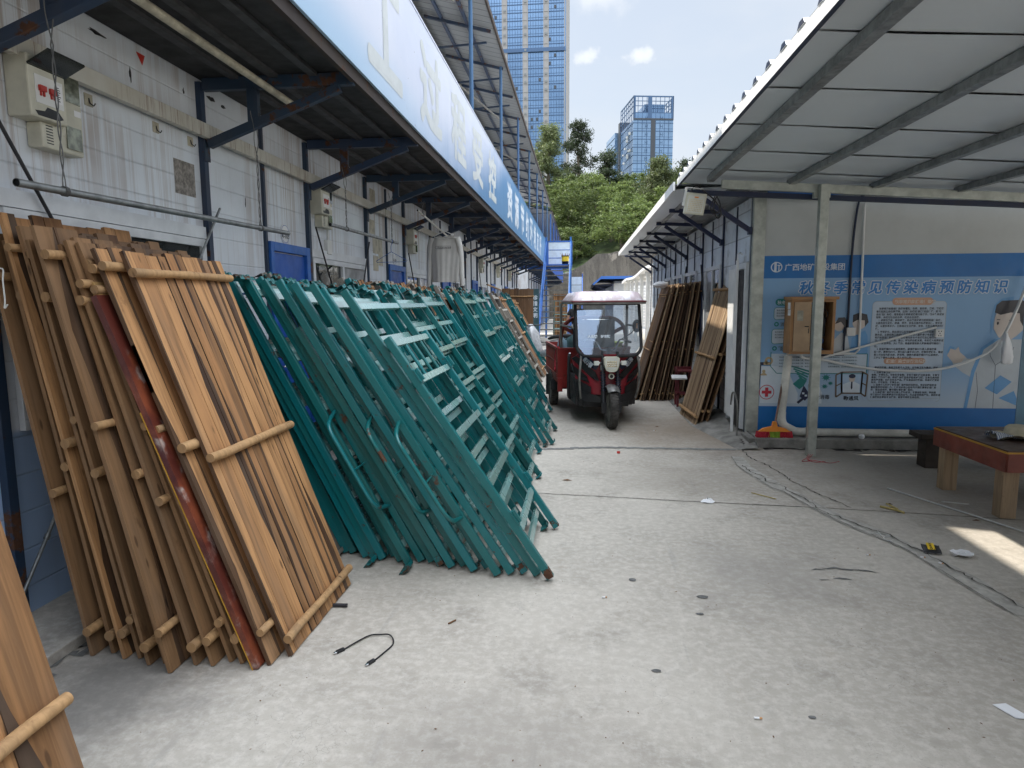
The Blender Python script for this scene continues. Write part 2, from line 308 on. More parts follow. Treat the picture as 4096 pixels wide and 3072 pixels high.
M['dowel'] = timber('peeled_pole', (.36, .205, .095, 1), (.44, .265, .125, 1), (.26, .145, .065, 1), .9)
M['ply_edge'] = timber('plywood_edge', (.52, .34, .15, 1), (.45, .28, .11, 1), (.38, .22, .09, 1), .8)
t = NT('red_phenolic_film'); v = t.off(); n1 = t.noise(t.mapping(v, (2, 2, 1)), 3.5, 7, .7)
t.base(t.mix(t.ramp(n1, .45, .66), (.085, .020, .014, 1), t.mix(t.ramp(t.noise(v, 9, 5), .50, .62), (.20, .052, .024, 1), (.42, .34, .30, 1)))); t.rough(.3); M['red_ply'] = t.m
M['ochre'] = plain('ochre_edge_paint', (.48, .25, .025, 1), .5, 0, .2)
M['table_red'] = plain('red_brown_board', (.19, .045, .028, 1), .5, 0, .25, 5)
M['table_top'] = plain('dark_brown_ply_top', (.095, .055, .038, 1), .45, 0, .25, 5)
M['bench'] = plain('dark_old_bench_timber', (.045, .033, .024, 1), .7, 0, .3, 6)
M['box_wood'] = plain('orange_brown_board', (.40, .21, .09, 1), .5, 0, .15, 4)
M['box_in'] = plain('dark_box_inside', (.10, .06, .035, 1), .7, 0, .3)
M['door_tan'] = plain('tan_box_door', (.47, .31, .18, 1), .45, 0, .12)

# ---------------------------------------------------------------- mesh helpers
class MB:
    """collects shapes, then links them as ONE mesh object"""
    def __init__(s): s.v, s.f, s.mi, s.sm = [], [], [], []
    def add(s, vs, fs, mi=0, smooth=False):
        o = len(s.v); s.v += [tuple(p) for p in vs]
        for f in fs: s.f.append([i + o for i in f]); s.mi.append(mi); s.sm.append(smooth)
        return s
    def box(s, a, b, mi=0, mat=None):
        (x0, y0, z0), (x1, y1, z1) = a, b
        vs = [Vector(p) for p in ((x0,y0,z0),(x1,y0,z0),(x1,y1,z0),(x0,y1,z0),(x0,y0,z1),(x1,y0,z1),(x1,y1,z1),(x0,y1,z1))]
        if mat is not None: vs = [mat @ p for p in vs]
        return s.add(vs, ((3,2,1,0),(4,5,6,7),(0,1,5,4),(1,2,6,5),(2,3,7,6),(3,0,4,7)), mi)
    def bar(s, p0, p1, w, h, up=(0,0,1), mi=0):
        """square bar: w across, h along 'up'"""
        p0, p1 = Vector(p0), Vector(p1); d = (p1 - p0).normalized(); u = Vector(up)
        if abs(d.dot(u)) > .99: u = Vector((1,0,0))
        r = d.cross(u).normalized(); u = r.cross(d)
        vs = [p + r * (a * w / 2) + u * (b * h / 2) for p in (p0, p1) for a, b in ((-1,-1),(1,-1),(1,1),(-1,1))]
        return s.add(vs, ((0,1,2,3),(7,6,5,4),(0,4,5,1),(1,5,6,2),(2,6,7,3),(3,7,4,0)), mi)
    def tube(s, pts, r, n=8, mi=0, caps=True, smooth=True):
        pts = [Vector(p) for p in pts]; rings = []; prev = None
        for i, p in enumerate(pts):
            d = (pts[min(i+1, len(pts)-1)] - pts[max(i-1, 0)]).normalized()
            if prev is None:
                a = Vector((0,0,1)) if abs(d.z) < .9 else Vector((1,0,0)); u = d.cross(a).normalized()
            else:
                u = (prev - d * prev.dot(d)); u = u.normalized() if u.length > 1e-6 else d.orthogonal().normalized()
            prev = u; w = d.cross(u); rr = r[i] if isinstance(r, (list, tuple)) else r
            rings.append([p + (u * math.cos(2*math.pi*k/n) + w * math.sin(2*math.pi*k/n)) * rr for k in range(n)])
        vs = [q for ring in rings for q in ring]; fs = []
        for i in range(len(pts)-1):
            for k in range(n): fs.append((i*n+k, i*n+(k+1)%n, (i+1)*n+(k+1)%n, (i+1)*n+k))
        s.add(vs, fs, mi, smooth)
        if caps:
            s.add(rings[0], [tuple(reversed(range(n)))], mi); s.add(rings[-1], [tuple(range(n))], mi)
        return s
    def lathe(s, prof, n=20, mi=0, mat=None, smooth=True):
        """prof: (radius, height) pairs round local z"""
        vs = []
        for r, h in prof:
            for k in range(n):
                p = Vector((r*math.cos(2*math.pi*k/n), r*math.sin(2*math.pi*k/n), h)); vs.append(mat @ p if mat is not None else p)
        fs = [(i*n+k, i*n+(k+1)%n, (i+1)*n+(k+1)%n, (i+1)*n+k) for i in range(len(prof)-1) for k in range(n)]
        s.add(vs, fs, mi, smooth); return s
    def prism(s, poly, d0, d1, mi=0, mat=None, mi_cap=None):
        """2-D outline (x,y) extruded between heights d0 and d1"""
        n = len(poly); vs = [Vector((x, y, d)) for d in (d0, d1) for x, y in poly]
        if mat is not None: vs = [mat @ p for p in vs]
        s.add(vs, [(k, (k+1)%n, n+(k+1)%n, n+k) for k in range(n)], mi)
        s.add(vs, [tuple(reversed(range(n))), tuple(range(n, 2*n))], mi if mi_cap is None else mi_cap); return s
    def sheet(s, pts, mi=0): return s.add(pts, [tuple(range(len(pts)))], mi)
    def build(s, name, mats, parent=None, loc=(0,0,0), rot=(0,0,0), bevel=0.):
        me = bpy.data.meshes.new(name); me.from_pydata(s.v, [], s.f)
        mats = mats if isinstance(mats, (list, tuple)) else [mats]
        for m in mats: me.materials.append(M[m] if isinstance(m, str) else m)
        me.polygons.foreach_set('material_index', s.mi); me.polygons.foreach_set('use_smooth', s.sm); me.update()
        return link(name, me, parent, loc, rot, bevel)
def link(name, me, parent=None, loc=(0,0,0), rot=(0,0,0), bevel=0.):
    o = bpy.data.objects.new(name, me); col.objects.link(o); o.parent = parent; o.location = loc; o.rotation_euler = rot
    if bevel:
        b = o.modifiers.new('bevel', 'BEVEL'); b.width = bevel; b.segments = 2; b.limit_method = 'ANGLE'; b.angle_limit = R(40)
    return o
def tag(o, label, cat, group=None):
    o['label'] = label; o['category'] = cat
    if group: o['group'] = group
    return o
def thing(name, label, cat, loc=(0,0,0), rot=(0,0,0), group=None):
    o = bpy.data.objects.new(name, None); col.objects.link(o); o.location = loc
    o.rotation_euler = rot if isinstance(rot, (tuple, list, Euler)) else (0, 0, rot); o.empty_display_size = .1
    return tag(o, label, cat, group)
def struct(o, kind='structure'): o['kind'] = kind; return o
KIDS = {}
def kids(o):
    return [c for c in col.objects if c.parent is o]
def dup(root, loc, rot, label, group=None, tree=None):
    """copy of a thing with copies of its parts and sub-parts (tree: cached list of (child, grandchildren))"""
    r = root.copy(); col.objects.link(r); r.location = loc; r.rotation_euler = rot; r['label'] = label
    if group: r['group'] = group
    for ch, subs in tree:
        c = ch.copy(); col.objects.link(c); c.parent = r
        for g in subs:
            d = g.copy(); col.objects.link(d); d.parent = c
    return r
def tree_of(root): return [(c, kids(c)) for c in kids(root)]

# lettering: text curve -> flat mesh, placed with a matrix
def text_geo(s, size=1., bold=0., align='LEFT', depth=0.):
    cu = bpy.data.curves.new('t', 'FONT'); cu.body = s; cu.size = size; cu.align_x = align; cu.offset = bold; cu.extrude = depth; cu.resolution_u = 2
    o = bpy.data.objects.new('t', cu); col.objects.link(o)
    me = bpy.data.meshes.new_from_object(o.evaluated_get(bpy.context.evaluated_depsgraph_get()))
    vs = [v.co.copy() for v in me.vertices]; fs = [tuple(p.vertices) for p in me.polygons]
    bpy.data.objects.remove(o); bpy.data.curves.remove(cu); bpy.data.meshes.remove(me); return vs, fs
def text_into(mb, s, mat, size, bold=0., align='LEFT', mi=0, sx=1., depth=0.):
    vs, fs = text_geo(s, size, bold, align, depth); mb.add([mat @ Vector((v.x*sx, v.y, v.z)) for v in vs], fs, mi); return mb
def text_bold(mb, s, mat, size, r, mi=0, n=8, align='LEFT', fit=None):
    """heavier lettering: copies shifted round a small circle, each a hair behind the last"""
    vs, fs = text_geo(s, size, 0., align)
    if not vs: return
    if fit:
        x0 = min(v.x for v in vs); x1 = max(v.x for v in vs); y0 = min(v.y for v in vs); y1 = max(v.y for v in vs)
        vs = [Vector(((v.x-x0)/max(x1-x0,1e-6)*fit[0], (v.y-y0)/max(y1-y0,1e-6)*fit[1], 0)) for v in vs]
    for k in range(n+1):
        dx, dy = (0, 0) if k == 0 else (r*math.cos(2*math.pi*k/n), r*math.sin(2*math.pi*k/n))
        mb.add([mat @ Vector((v.x+dx, v.y+dy, -.00009*k)) for v in vs], fs, mi)
def text_fit(mb, s, mat, width, height, bold=0., mi=0):
    """one character or word fitted to a width x height box whose lower left corner is the matrix origin"""
    vs, fs = text_geo(s, 1., bold)
    if not vs: return
    x0 = min(v.x for v in vs); x1 = max(v.x for v in vs); y0 = min(v.y for v in vs); y1 = max(v.y for v in vs)
    mb.add([mat @ Vector(((v.x-x0)/max(x1-x0,1e-6)*width, (v.y-y0)/max(y1-y0,1e-6)*height, 0)) for v in vs], fs, mi)
def frame_xz(x, y, z): return Matrix(((1,0,0,x),(0,0,1,y),(0,1,0,z),(0,0,0,1))) @ Matrix.Scale(-1, 4, (0,0,1))    # text facing -Y
def frame_yz(x, y, z): return Matrix(((0,0,1,x),(1,0,0,y),(0,1,0,z),(0,0,0,1)))                                   # text facing +X
def ribbon(pts, w, z, jag=.3, r_=random.Random(3)):
    """flat irregular strip on the ground along a polyline"""
    dense = []
    for a, b in zip(pts[:-1], pts[1:]):
        n = max(2, int(math.dist(a, b) / .035))
        for k in range(n):
            t = k / n; j = w * jag * 2.2; dense.append((a[0]+(b[0]-a[0])*t + r_.uniform(-j, j), a[1]+(b[1]-a[1])*t + r_.uniform(-j, j)))
    dense.append(pts[-1]); mb = MB(); vs = []
    for i, p in enumerate(dense):
        q0 = Vector(dense[max(i-1,0)]); q1 = Vector(dense[min(i+1,len(dense)-1)]); d = (q1-q0); d = d.normalized() if d.length > 1e-6 else Vector((0,1)); nrm = Vector((-d.y, d.x))
        ww = w * r_.uniform(1-jag, 1+jag*1.3) * (.3 if i in (0, len(dense)-1) else 1)
        for sgn in (-1, 1):
            q = Vector(p) + nrm*(sgn*ww/2); vs.append((q.x, q.y, z))
    mb.add(vs, [(2*i, 2*i+1, 2*i+3, 2*i+2) for i in range(len(dense)-1)]); return mb
def blob_poly(n, rx, ry, jag, r_):
    return [((1+r_.uniform(-jag, jag))*rx*math.cos(2*math.pi*k/n), (1+r_.uniform(-jag, jag))*ry*math.sin(2*math.pi*k/n)) for k in range(n)]
def bez(p0, p1, p2, n=8):
    p0, p1, p2 = Vector(p0), Vector(p1), Vector(p2); return [p0*(1-t)**2 + p1*2*t*(1-t) + p2*t*t for t in (i/n for i in range(n+1))]
def smooth_path(pts, n=6):
    """Catmull-Rom through the points"""
    P = [Vector(p) for p in pts]; P = [P[0]*2-P[1]] + P + [P[-1]*2-P[-2]]; out = []
    for i in range(1, len(P)-2):
        for k in range(n):
            t = k/n; a, b, c, d = P[i-1], P[i], P[i+1], P[i+2]
            out.append(.5*((2*b)+(c-a)*t+(2*a-5*b+4*c-d)*t*t+(3*b-a-3*c+d)*t**3))
    out.append(P[-2]); return out

# ================================================================ the setting: ground
g = MB(); g.sheet([(-60,-40,0),(80,-40,0),(80,62,0),(-60,62,0)])
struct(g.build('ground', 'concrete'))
# low ledge along the left-hand wall
k = MB(); k.box((-2.9,-3.5,-.02),(-2.33,4.6,.055)); struct(k.build('ledge', 'concrete', bevel=.006))
# ground cracks, joints, patches (thin sheets a few millimetres up)
crack1 = [(1.74,7.14),(1.72,6.82),(1.75,6.61),(1.81,6.47),(1.84,6.2),(1.86,6.04),(1.88,5.83),(1.93,5.64),(1.99,5.42),(2.05,5.24),(2.09,5.13)]
crack2 = [(1.57,6.4),(1.59,6.15),(1.66,5.99),(1.64,5.84),(1.7,5.75),(1.74,5.67),(1.75,5.51),(1.81,5.35),(1.83,5.03),(1.92,4.86),(2.01,4.65),(2.1,4.54),(2.12,4.38),(2.17,4.24),(2.2,4.03),(2.23,3.92),(2.25,3.74),(2.28,3.59),(2.29,3.46),(2.33,3.2)]
edge2 = [(1.55,6.79),(1.52,6.39),(1.55,6.13),(1.6,5.88),(1.63,5.64),(1.7,5.53),(1.74,5.33),(1.78,5.13),(1.84,4.9),(1.92,4.66),(2.02,4.45),(2.09,4.25),(2.11,4.05),(2.14,3.85),(2.17,3.6),(2.2,3.4)]
pm = MB(); pr = random.Random(5)
L_, R_ = edge2, [(1.66,6.79),(1.64,6.39),(1.68,6.13),(1.74,5.88),(1.77,5.64),(1.83,5.53),(1.86,5.33),(1.9,5.13),(1.97,4.9),(2.08,4.66),(2.16,4.45),(2.21,4.25),(2.25,4.05),(2.28,3.85),(2.31,3.6),(2.33,3.4)]
pv = []
for a, b in zip(L_, R_): pv += [(a[0]+pr.uniform(-.01,.01), a[1], .004), (b[0]+pr.uniform(-.012,.012), b[1], .004)]
pm.add(pv, [(2*i, 2*i+1, 2*i+3, 2*i+2) for i in range(len(L_)-1)]); struct(pm.build('ground_patch', 'mortar'))
struct(ribbon(crack1, .009, .008, .75).build('ground_crack', 'crack'))
struct(ribbon(crack2, .007, .012, .8).build('ground_crack', 'crack'))
struct(ribbon(edge2, .004, .012, .5).build('ground_crack', 'crack'))
struct(ribbon([(2.06,10.0),(1.99,9.66),(1.94,8.74),(1.86,7.84),(1.76,7.17)], .02, .05, .5).build('ground_crack', 'crack'))
struct(ribbon([(-.55,6.95),(.21,7.11),(.61,7.12),(1.1,7.12),(1.68,7.12)], .075, .004, .12).build('ground_joint', 'tar'))
struct(ribbon([(-.8,5.37),(.21,5.28),(.82,5.21),(1.48,5.16),(2.24,5.08),(2.91,4.99),(4.6,4.74)], .009, .004, .25).build('ground_joint', 'crack'))
# raised, broken cement lip where the yard meets the right-hand building
lip = MB(); lr = random.Random(2); gx = [1.42,1.5,1.6,1.7,1.8,1.9]; ny = 22; vs = []
for j in range(ny):
    y = 7.1 + j*.17
    for i, x in enumerate(gx):
        xx = x + (0.28*max(0, 1-(y-7.1)/1.4) if i < 5 else 0.0)
        xx = min(xx, 1.9); vs.append((xx, y, (.002 if i == 0 else .02+.105*(i/5)**1.3) * (1 if y > 7.2 else .4) + (lr.uniform(-.008,.008) if i else 0)))
lip.add(vs, [(j*6+i, j*6+i+1, (j+1)*6+i+1, (j+1)*6+i) for j in range(ny-1) for i in range(5)]); struct(lip.build('cement_ramp', 'cement'))
struct(ribbon([(2.0,7.225),(2.6,7.225),(3.3,7.222),(4.2,7.225),(5.5,7.22)], .05, .0045, .7).build('dirt_line', 'crack'))
struct(ribbon([(-2.315,1.2),(-2.312,2.2),(-2.315,3.2),(-2.31,4.4)], .035, .0045, .7).build('dirt_line', 'stain'))
# oil spots and scrapes
sp = random.Random(11)
for (x, y, rx, ry) in [(.67,3.47,.030,.020),(.62,3.27,.020,.012),(.34,2.72,.022,.012),(.31,3.66,.022,.02),(.9,2.45,.016,.010),(1.66,3.92,.006,.006)]:
    b = MB(); b.sheet([(x+px, y+py, .004) for px, py in blob_poly(16, rx, ry, .12, sp)]); struct(b.build('oil_spot', 'stain'))
for pts in ([(1.38,3.90),(1.46,3.90)],[(1.44,3.93),(1.56,3.93),(1.68,3.91),(1.76,3.88)],[(1.37,3.75),(1.43,3.76)],[(1.45,3.78),(1.56,3.77)]):
    struct(ribbon(pts, .014, .004, .5).build('floor_scrape', 'stain'))

# ================================================================ left-hand two-storey prefab building
WX = -2.75
def W(mb, name, mats, parent, bevel=0.): return mb.build(name, mats, parent, loc=[-c for c in parent.location], bevel=bevel)
def sub(mb, name, mats, part): return mb.build(name, mats, part)      # sub-part in its part's own coordinates
YK = [4.67 + 1.82*k for k in range(-12, 14)]
YEND = 29.3
lb = thing('prefab_building', 'long two-storey white prefab building with blue brackets on the left', 'building', (WX, 12, 0))
w = MB(); w.box((-2.95,-17.5,0),(WX,YEND,3.2)); W(w, 'ground_floor_wall', 'clad_left', lb)
w = MB(); w.box((-2.95,-17.5,3.3),(WX,YEND,6.42)); W(w, 'upper_floor_wall', 'clad_left', lb)
w = MB(); w.box((-9,-17.5,0),(-2.96,YEND,6.42)); W(w, 'rear_block', 'clad_left', lb)
for i, y in enumerate(YK):
    yq = y-.05 if abs(y-2.85) < .01 else y; w = MB(); w.box((WX,yq-.026,0),(WX+.04,yq+.026,3.17)); W(w, 'post', ['blue_steel'], lb)
for i, y in enumerate(YK[:-1]):
    if (i % 2) == 0:        # door bay: a thin mid post
        w = MB(); w.box((WX,y+.91-.017,0),(WX+.026,y+.91+.017,3.17)); W(w, 'mid_post', 'blue_steel', lb)
w = MB(); w.box((WX+.046,-17.5,2.775),(WX+.092,8.93,2.872)); w.box((WX+.046,9.0,2.775),(WX+.086,YEND-.4,2.865))
W(w, 'trunking', 'trunking', lb, bevel=.004)
for y in YK:
    m = MB(); m.bar((WX+.05,y,3.15),(-1.585,y,3.15),.05,.085); m.bar((WX+.07,y,2.74),(-1.69,y,3.095),.055,.06); m.box((-2.37,y-.022,2.88),(-2.29,y+.022,3.108))
    m.box((WX+.045,y-.035,2.62),(WX+.055,y+.035,2.80)); W(m, 'bracket', 'blue_steel', lb, bevel=.004)
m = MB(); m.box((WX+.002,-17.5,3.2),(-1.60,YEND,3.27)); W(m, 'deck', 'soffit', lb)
m = MB()
for x in (-2.45,-2.16,-1.87): m.box((x-.03,-17.5,3.172),(x+.03,YEND,3.198))
W(m, 'deck_joists', plain('dark_joist', (.055,.055,.058,1), .75, 0, .3), lb)
m = MB(); m.box((-1.60,-17.5,3.12),(-1.565,YEND,3.215)); W(m, 'edge_beam', 'rusty', lb)
m = MB(); m.tube([(-2.18,2.2,3.09),(-2.18,5.0,3.09)], .025, 12); W(m, 'conduit', 'cream_dirty', lb)
# roof with posts, ties and purlins
m = MB(); m.add([(-1.5,-17.5,6.2),(-1.5,YEND+4,6.2),(-5.7,YEND+4,7.3),(-5.7,-17.5,7.3)], [(3,2,1,0)]); m.add([(-1.5,-17.5,6.26),(-1.5,YEND+4,6.26),(-5.7,YEND+4,7.36),(-5.7,-17.5,7.36)], [(0,1,2,3)], 1)
m.add([(-9.8,-17.5,6.2),(-9.8,YEND+4,6.2),(-5.7,YEND+4,7.36),(-5.7,-17.5,7.36)], [(0,1,2,3)], 1)
m.box((-1.5,-17.5,6.19),(-1.47,YEND+4,6.27),2); m.add([(-1.5,YEND+4,6.2),(-5.7,YEND+4,7.3),(-5.7,YEND+4,7.36),(-1.5,YEND+4,6.26)], [(0,1,2,3)], 2)
W(m, 'roof', ['roof_under', 'blue_far', 'rusty'], lb)
zr = lambda x: 6.2 + (-1.5 - x) * (1.1/4.2)
for y in [2.6 + 3.64*k for k in range(-4, 9)]:
    m = MB(); m.tube([(-1.6,y,3.3),(-1.6,y,zr(-1.6)-.03)], .03, 10); W(m, 'roof_post', 'blue_post', lb)
    m = MB(); m.bar((-2.7,y,5.92),(-1.58,y,5.98),.03,.03); m.bar((-2.7,y,zr(-2.7)-.06),(-1.55,y,zr(-1.55)-.06),.04,.05); W(m, 'roof_tie', 'blue_steel', lb)
    m = MB(); m.bar((-2.7,y+1.82,5.92),(-1.62,y+1.82,5.98),.03,.03); m.bar((-2.7,y+1.82,zr(-2.7)-.06),(-1.55,y+1.82,zr(-1.55)-.06),.04,.05); W(m, 'roof_tie', 'blue_steel', lb)
m = MB()
for x in (-1.95,-2.4): m.box((x-.025,-17.5,zr(x)-.05),(x+.025,YEND+4,zr(x)-.005))
W(m, 'roof_purlins', 'blue_steel', lb)
for (ya, yb) in ((7.2,9.9),(12.4,16.6),(17.8,21.5)):
    m = MB(); m.tube([(-2.5,ya,5.75),(-1.85,yb,5.9)], .022, 8); W(m, 'roof_brace', 'pipe_grey', lb)
m = MB(); cr = random.Random(4)
m.tube(smooth_path([(-1.66, 3+1.3*k, 4.31+cr.uniform(-.045,.045)) for k in range(20)], 4), .022, 6); m.tube(smooth_path([(-1.72, 3+1.1*k, 4.24+cr.uniform(-.05,.05)) for k in range(23)], 4), .012, 6)
W(m, 'gallery_cables', 'rod', lb)
m = MB(); m.box((-1.492,5.9,6.271),(-1.462,8.95,6.72)); W(m, 'sun_blocker_board', 'blue_far', lb)  # added board out of view, placed to cut the sun strip short
# windows and doors
def window(y0, y1, z0, z1, parent, x, sgn=1, panes=2, curtain=False):
    fw = .055; m = MB(); a = x + sgn*.002; b = x + sgn*.035
    X0, X1 = min(a,b), max(a,b)
    m.box((X0,y0,z0),(X1,y1,z0+fw)); m.box((X0,y0,z1-fw),(X1,y1,z1)); m.box((X0,y0,z0+fw),(X1,y0+fw,z1-fw)); m.box((X0,y1-fw,z0+fw),(X1,y1,z1-fw))
    for k in range(1, panes):
        yc = y0+(y1-y0)*k/panes; m.box((X0,yc-.03,z0+fw),(X1+(.006 if sgn>0 else 0),yc+.03,z1-fw))
    f = W(m, 'window', 'alu', parent, bevel=.003)
    for k in range(panes):
        p = MB(); ya = y0+(y1-y0)*k/panes+(.03 if k else fw); yb = y0+(y1-y0)*(k+1)/panes-(.03 if k<panes-1 else fw)
        xm = x + sgn*.012; p.box((min(x+sgn*.003,xm),ya,z0+fw),(max(x+sgn*.003,xm),yb,z1-fw)); sub(p, 'pane', curtain if (curtain and k) else 'glass_dark', f).location = (0,0,0)
    return f
M['curtain_glass'] = plain('glass_over_pale_curtain', (.30,.31,.32,1), .12, 0, .3, 4, spec=.8)
for k in range(7):
    y = 2.85 + 3.64*k
    window(y+.06, y+1.76, .98, 2.06, lb, WX, 1, 2, 'curtain_glass' if k in (1,2,4) else False)
    m = MB(); m.box((WX,y+.045,2.065),(WX+.03,y+1.775,2.15)); W(m, 'window_head', 'alu', lb)
    yd = 5.58 + 3.64*k
    if k == 6: continue
    m = MB(); m.box((WX,yd+.02,0),(WX+.05,yd+.08,2.14)); m.box((WX,yd+.78,0),(WX+.05,yd+.86,2.14)); m.box((WX,yd+.08,2.06),(WX+.05,yd+.78,2.14)); f = W(m, 'door_frame', 'blue_frame', lb, bevel=.004)
    m = MB(); m.box((WX,yd+.085,.02),(WX+.02,yd+.775,2.05)); dr = W(m, 'door', 'blue_door', lb)
    m = MB(); m.tube([(WX+.05,yd+.15,1.02),(WX+.07,yd+.15,1.02),(WX+.07,yd+.27,1.02)], .009, 8); sub(m, 'handle', 'chrome', dr)
    if k < 4:
        m = MB(); m.lathe([(0,.006),(.088,.006),(.092,.004),(.092,0)], 28, 0, Matrix.Translation((WX+.002, yd+.4, 2.235)) @ Matrix.Rotation(R(90),4,'Y')); m.lathe([(.078,.0075),(.083,.0075)], 28, 1, Matrix.Translation((WX+.002, yd+.4, 2.235)) @ Matrix.Rotation(R(90),4,'Y'))
        pl = W(m, 'number_plate', ['white', 'blue_door'], lb)
        m = MB(); text_into(m, 'A-%d' % (103 + k), frame_yz(WX+.0105, yd+.4, 2.195), .066, .001, 'CENTER'); sub(m, 'lettering', 'ink', pl)
# small fittings that belong to the wall
for y in (3.57, 4.16, 4.54):
    m = MB(); m.box((WX+.001,y-.03,2.70),(WX+.006,y+.03,2.765)); m.tube([(WX+.006,y,2.742),(WX+.012,y,2.715),(WX+.03,y+.005,2.70),(WX+.035,y+.012,2.715)], .004, 6, 1); W(m, 'wall_hook', ['cream_dirty','rod'], lb)
m = MB(); m.box((WX+.001,4.33,2.35),(WX+.0025,4.57,2.58)); W(m, 'poster_remains', plain('torn_poster_glue', (.27,.245,.22,1), .9, 0, .45, 30), lb)
for (y0,y1,z0,z1) in ((8.5,8.72,2.5,2.68),(8.62,8.86,2.25,2.48),(8.86,9.05,2.1,2.45),(8.55,8.78,2.9,3.08),(8.62,8.84,2.02,2.22)):
    m = MB(); m.box((WX+.001,y0,z0),(WX+.0025,y1,z1)); W(m, 'paper_remains', 'cream_dirty', lb)
tp = random.Random(15)
for (y,z,rx,rz) in ((3.68,3.13,.06,.010),(3.95,2.99,.010,.036),(4.50,3.06,.008,.022),(4.85,3.11,.05,.014),(5.02,3.10,.03,.012),(5.28,2.42,.007,.04)):
    m = MB(); m.prism([(y+a, z+b) for a, b in blob_poly(11, rx, rz, .45, tp)], .0, .0015, 0, Matrix(((0,0,1,WX+.001),(1,0,0,0),(0,1,0,0),(0,0,0,1)))); W(m, 'torn_patch', 'black', lb)
m = MB(); m.prism([(4.02,3.15),(4.10,3.15),(4.07,3.085)], 0, .002, 0, Matrix(((0,0,1,WX+.001),(1,0,0,0),(0,1,0,0),(0,0,0,1)))); W(m, 'red_scrap', 'red', lb)
m = MB(); m.tube([(WX+.03,6.98,2.24),(WX+.03,6.98,2.44)], .011, 8); m.box((WX,6.93,2.12),(WX+.045,7.05,2.27)); W(m, 'junction_box', 'white_plastic', lb, bevel=.004)
# diagonal bracing rods with turnbuckles
def brace(p, q, mat='rod', tb=None):
    m = MB(); m.tube([p, q], .009, 8)
    if tb is not None:
        a = Vector(p).lerp(Vector(q), tb); d = (Vector(q)-Vector(p)).normalized()
        for s_ in (-.014,.014): m.tube([a+Vector((0,0,s_))-d*.07, a+Vector((0,0,s_))+d*.07], .004, 6)
        m.tube([a-d*.085, a-d*.06], .014, 8); m.tube([a+d*.06, a+d*.085], .014, 8)
    W(m, 'bracing_rod', mat, lb)
brace((WX+.06,2.9,2.45),(WX+.06,3.22,1.95))
brace((WX+.06,2.66,.05),(WX+.06,3.32,.92), 'galv_dull', .5)
brace((WX+.07,4.76,2.30),(WX+.07,4.30,1.72), 'galv_dull')
brace((WX+.07,6.56,2.36),(WX+.07,7.0,1.7)); brace((WX+.07,8.27,2.36),(WX+.07,7.95,1.75)); brace((WX+.07,10.2,2.36),(WX+.07,10.7,1.6)); brace((WX+.07,13.8,2.36),(WX+.07,14.3,1.6)); brace((WX+.07,17.5,2.36),(WX+.07,18,1.6)); brace((WX+.07,11.9,2.36),(WX+.07,11.5,1.6))

# ---- fascia sign
fs = thing('fascia_sign', 'long bleached blue fascia sign with white Chinese slogan above the walkway', 'sign', (-1.54, 12, 3.2))
m = MB(); m.box((-1.558,-17,3.2),(-1.535,YEND,4.27)); m.box((-1.565,-17,4.27),(-1.528,YEND,4.29)); W(m, 'sign_board', 'fascia', fs, bevel=.003)
chars = [('工',5.37,0),('过',6.94,0),('程',8.49,0),('受',10.02,0),('控',11.66,0)] + [(c, 14.5+1.56*i, 1) for i, c in enumerate('资源节约环境友好')]
for c, y, wht in chars:
    m = MB(); text_bold(m, c, frame_yz(-1.5325, y-.5, 3.36), 1., .030, 0, 8, 'LEFT', (.95 if c != '工' else .88, .74))
    W(m, 'lettering', 'letter_white' if wht else 'ghost', fs)
m = MB(); m.prism([(3.25,4.27),(3.25,3.62),(3.95,3.52),(4.08,3.57),(4.13,3.68),(4.13,4.27)], 0, .002, 0, Matrix(((0,0,1,-1.534),(1,0,0,0),(0,1,0,0),(0,0,0,1)))); W(m, 'emblem_patch', 'ghost', fs)

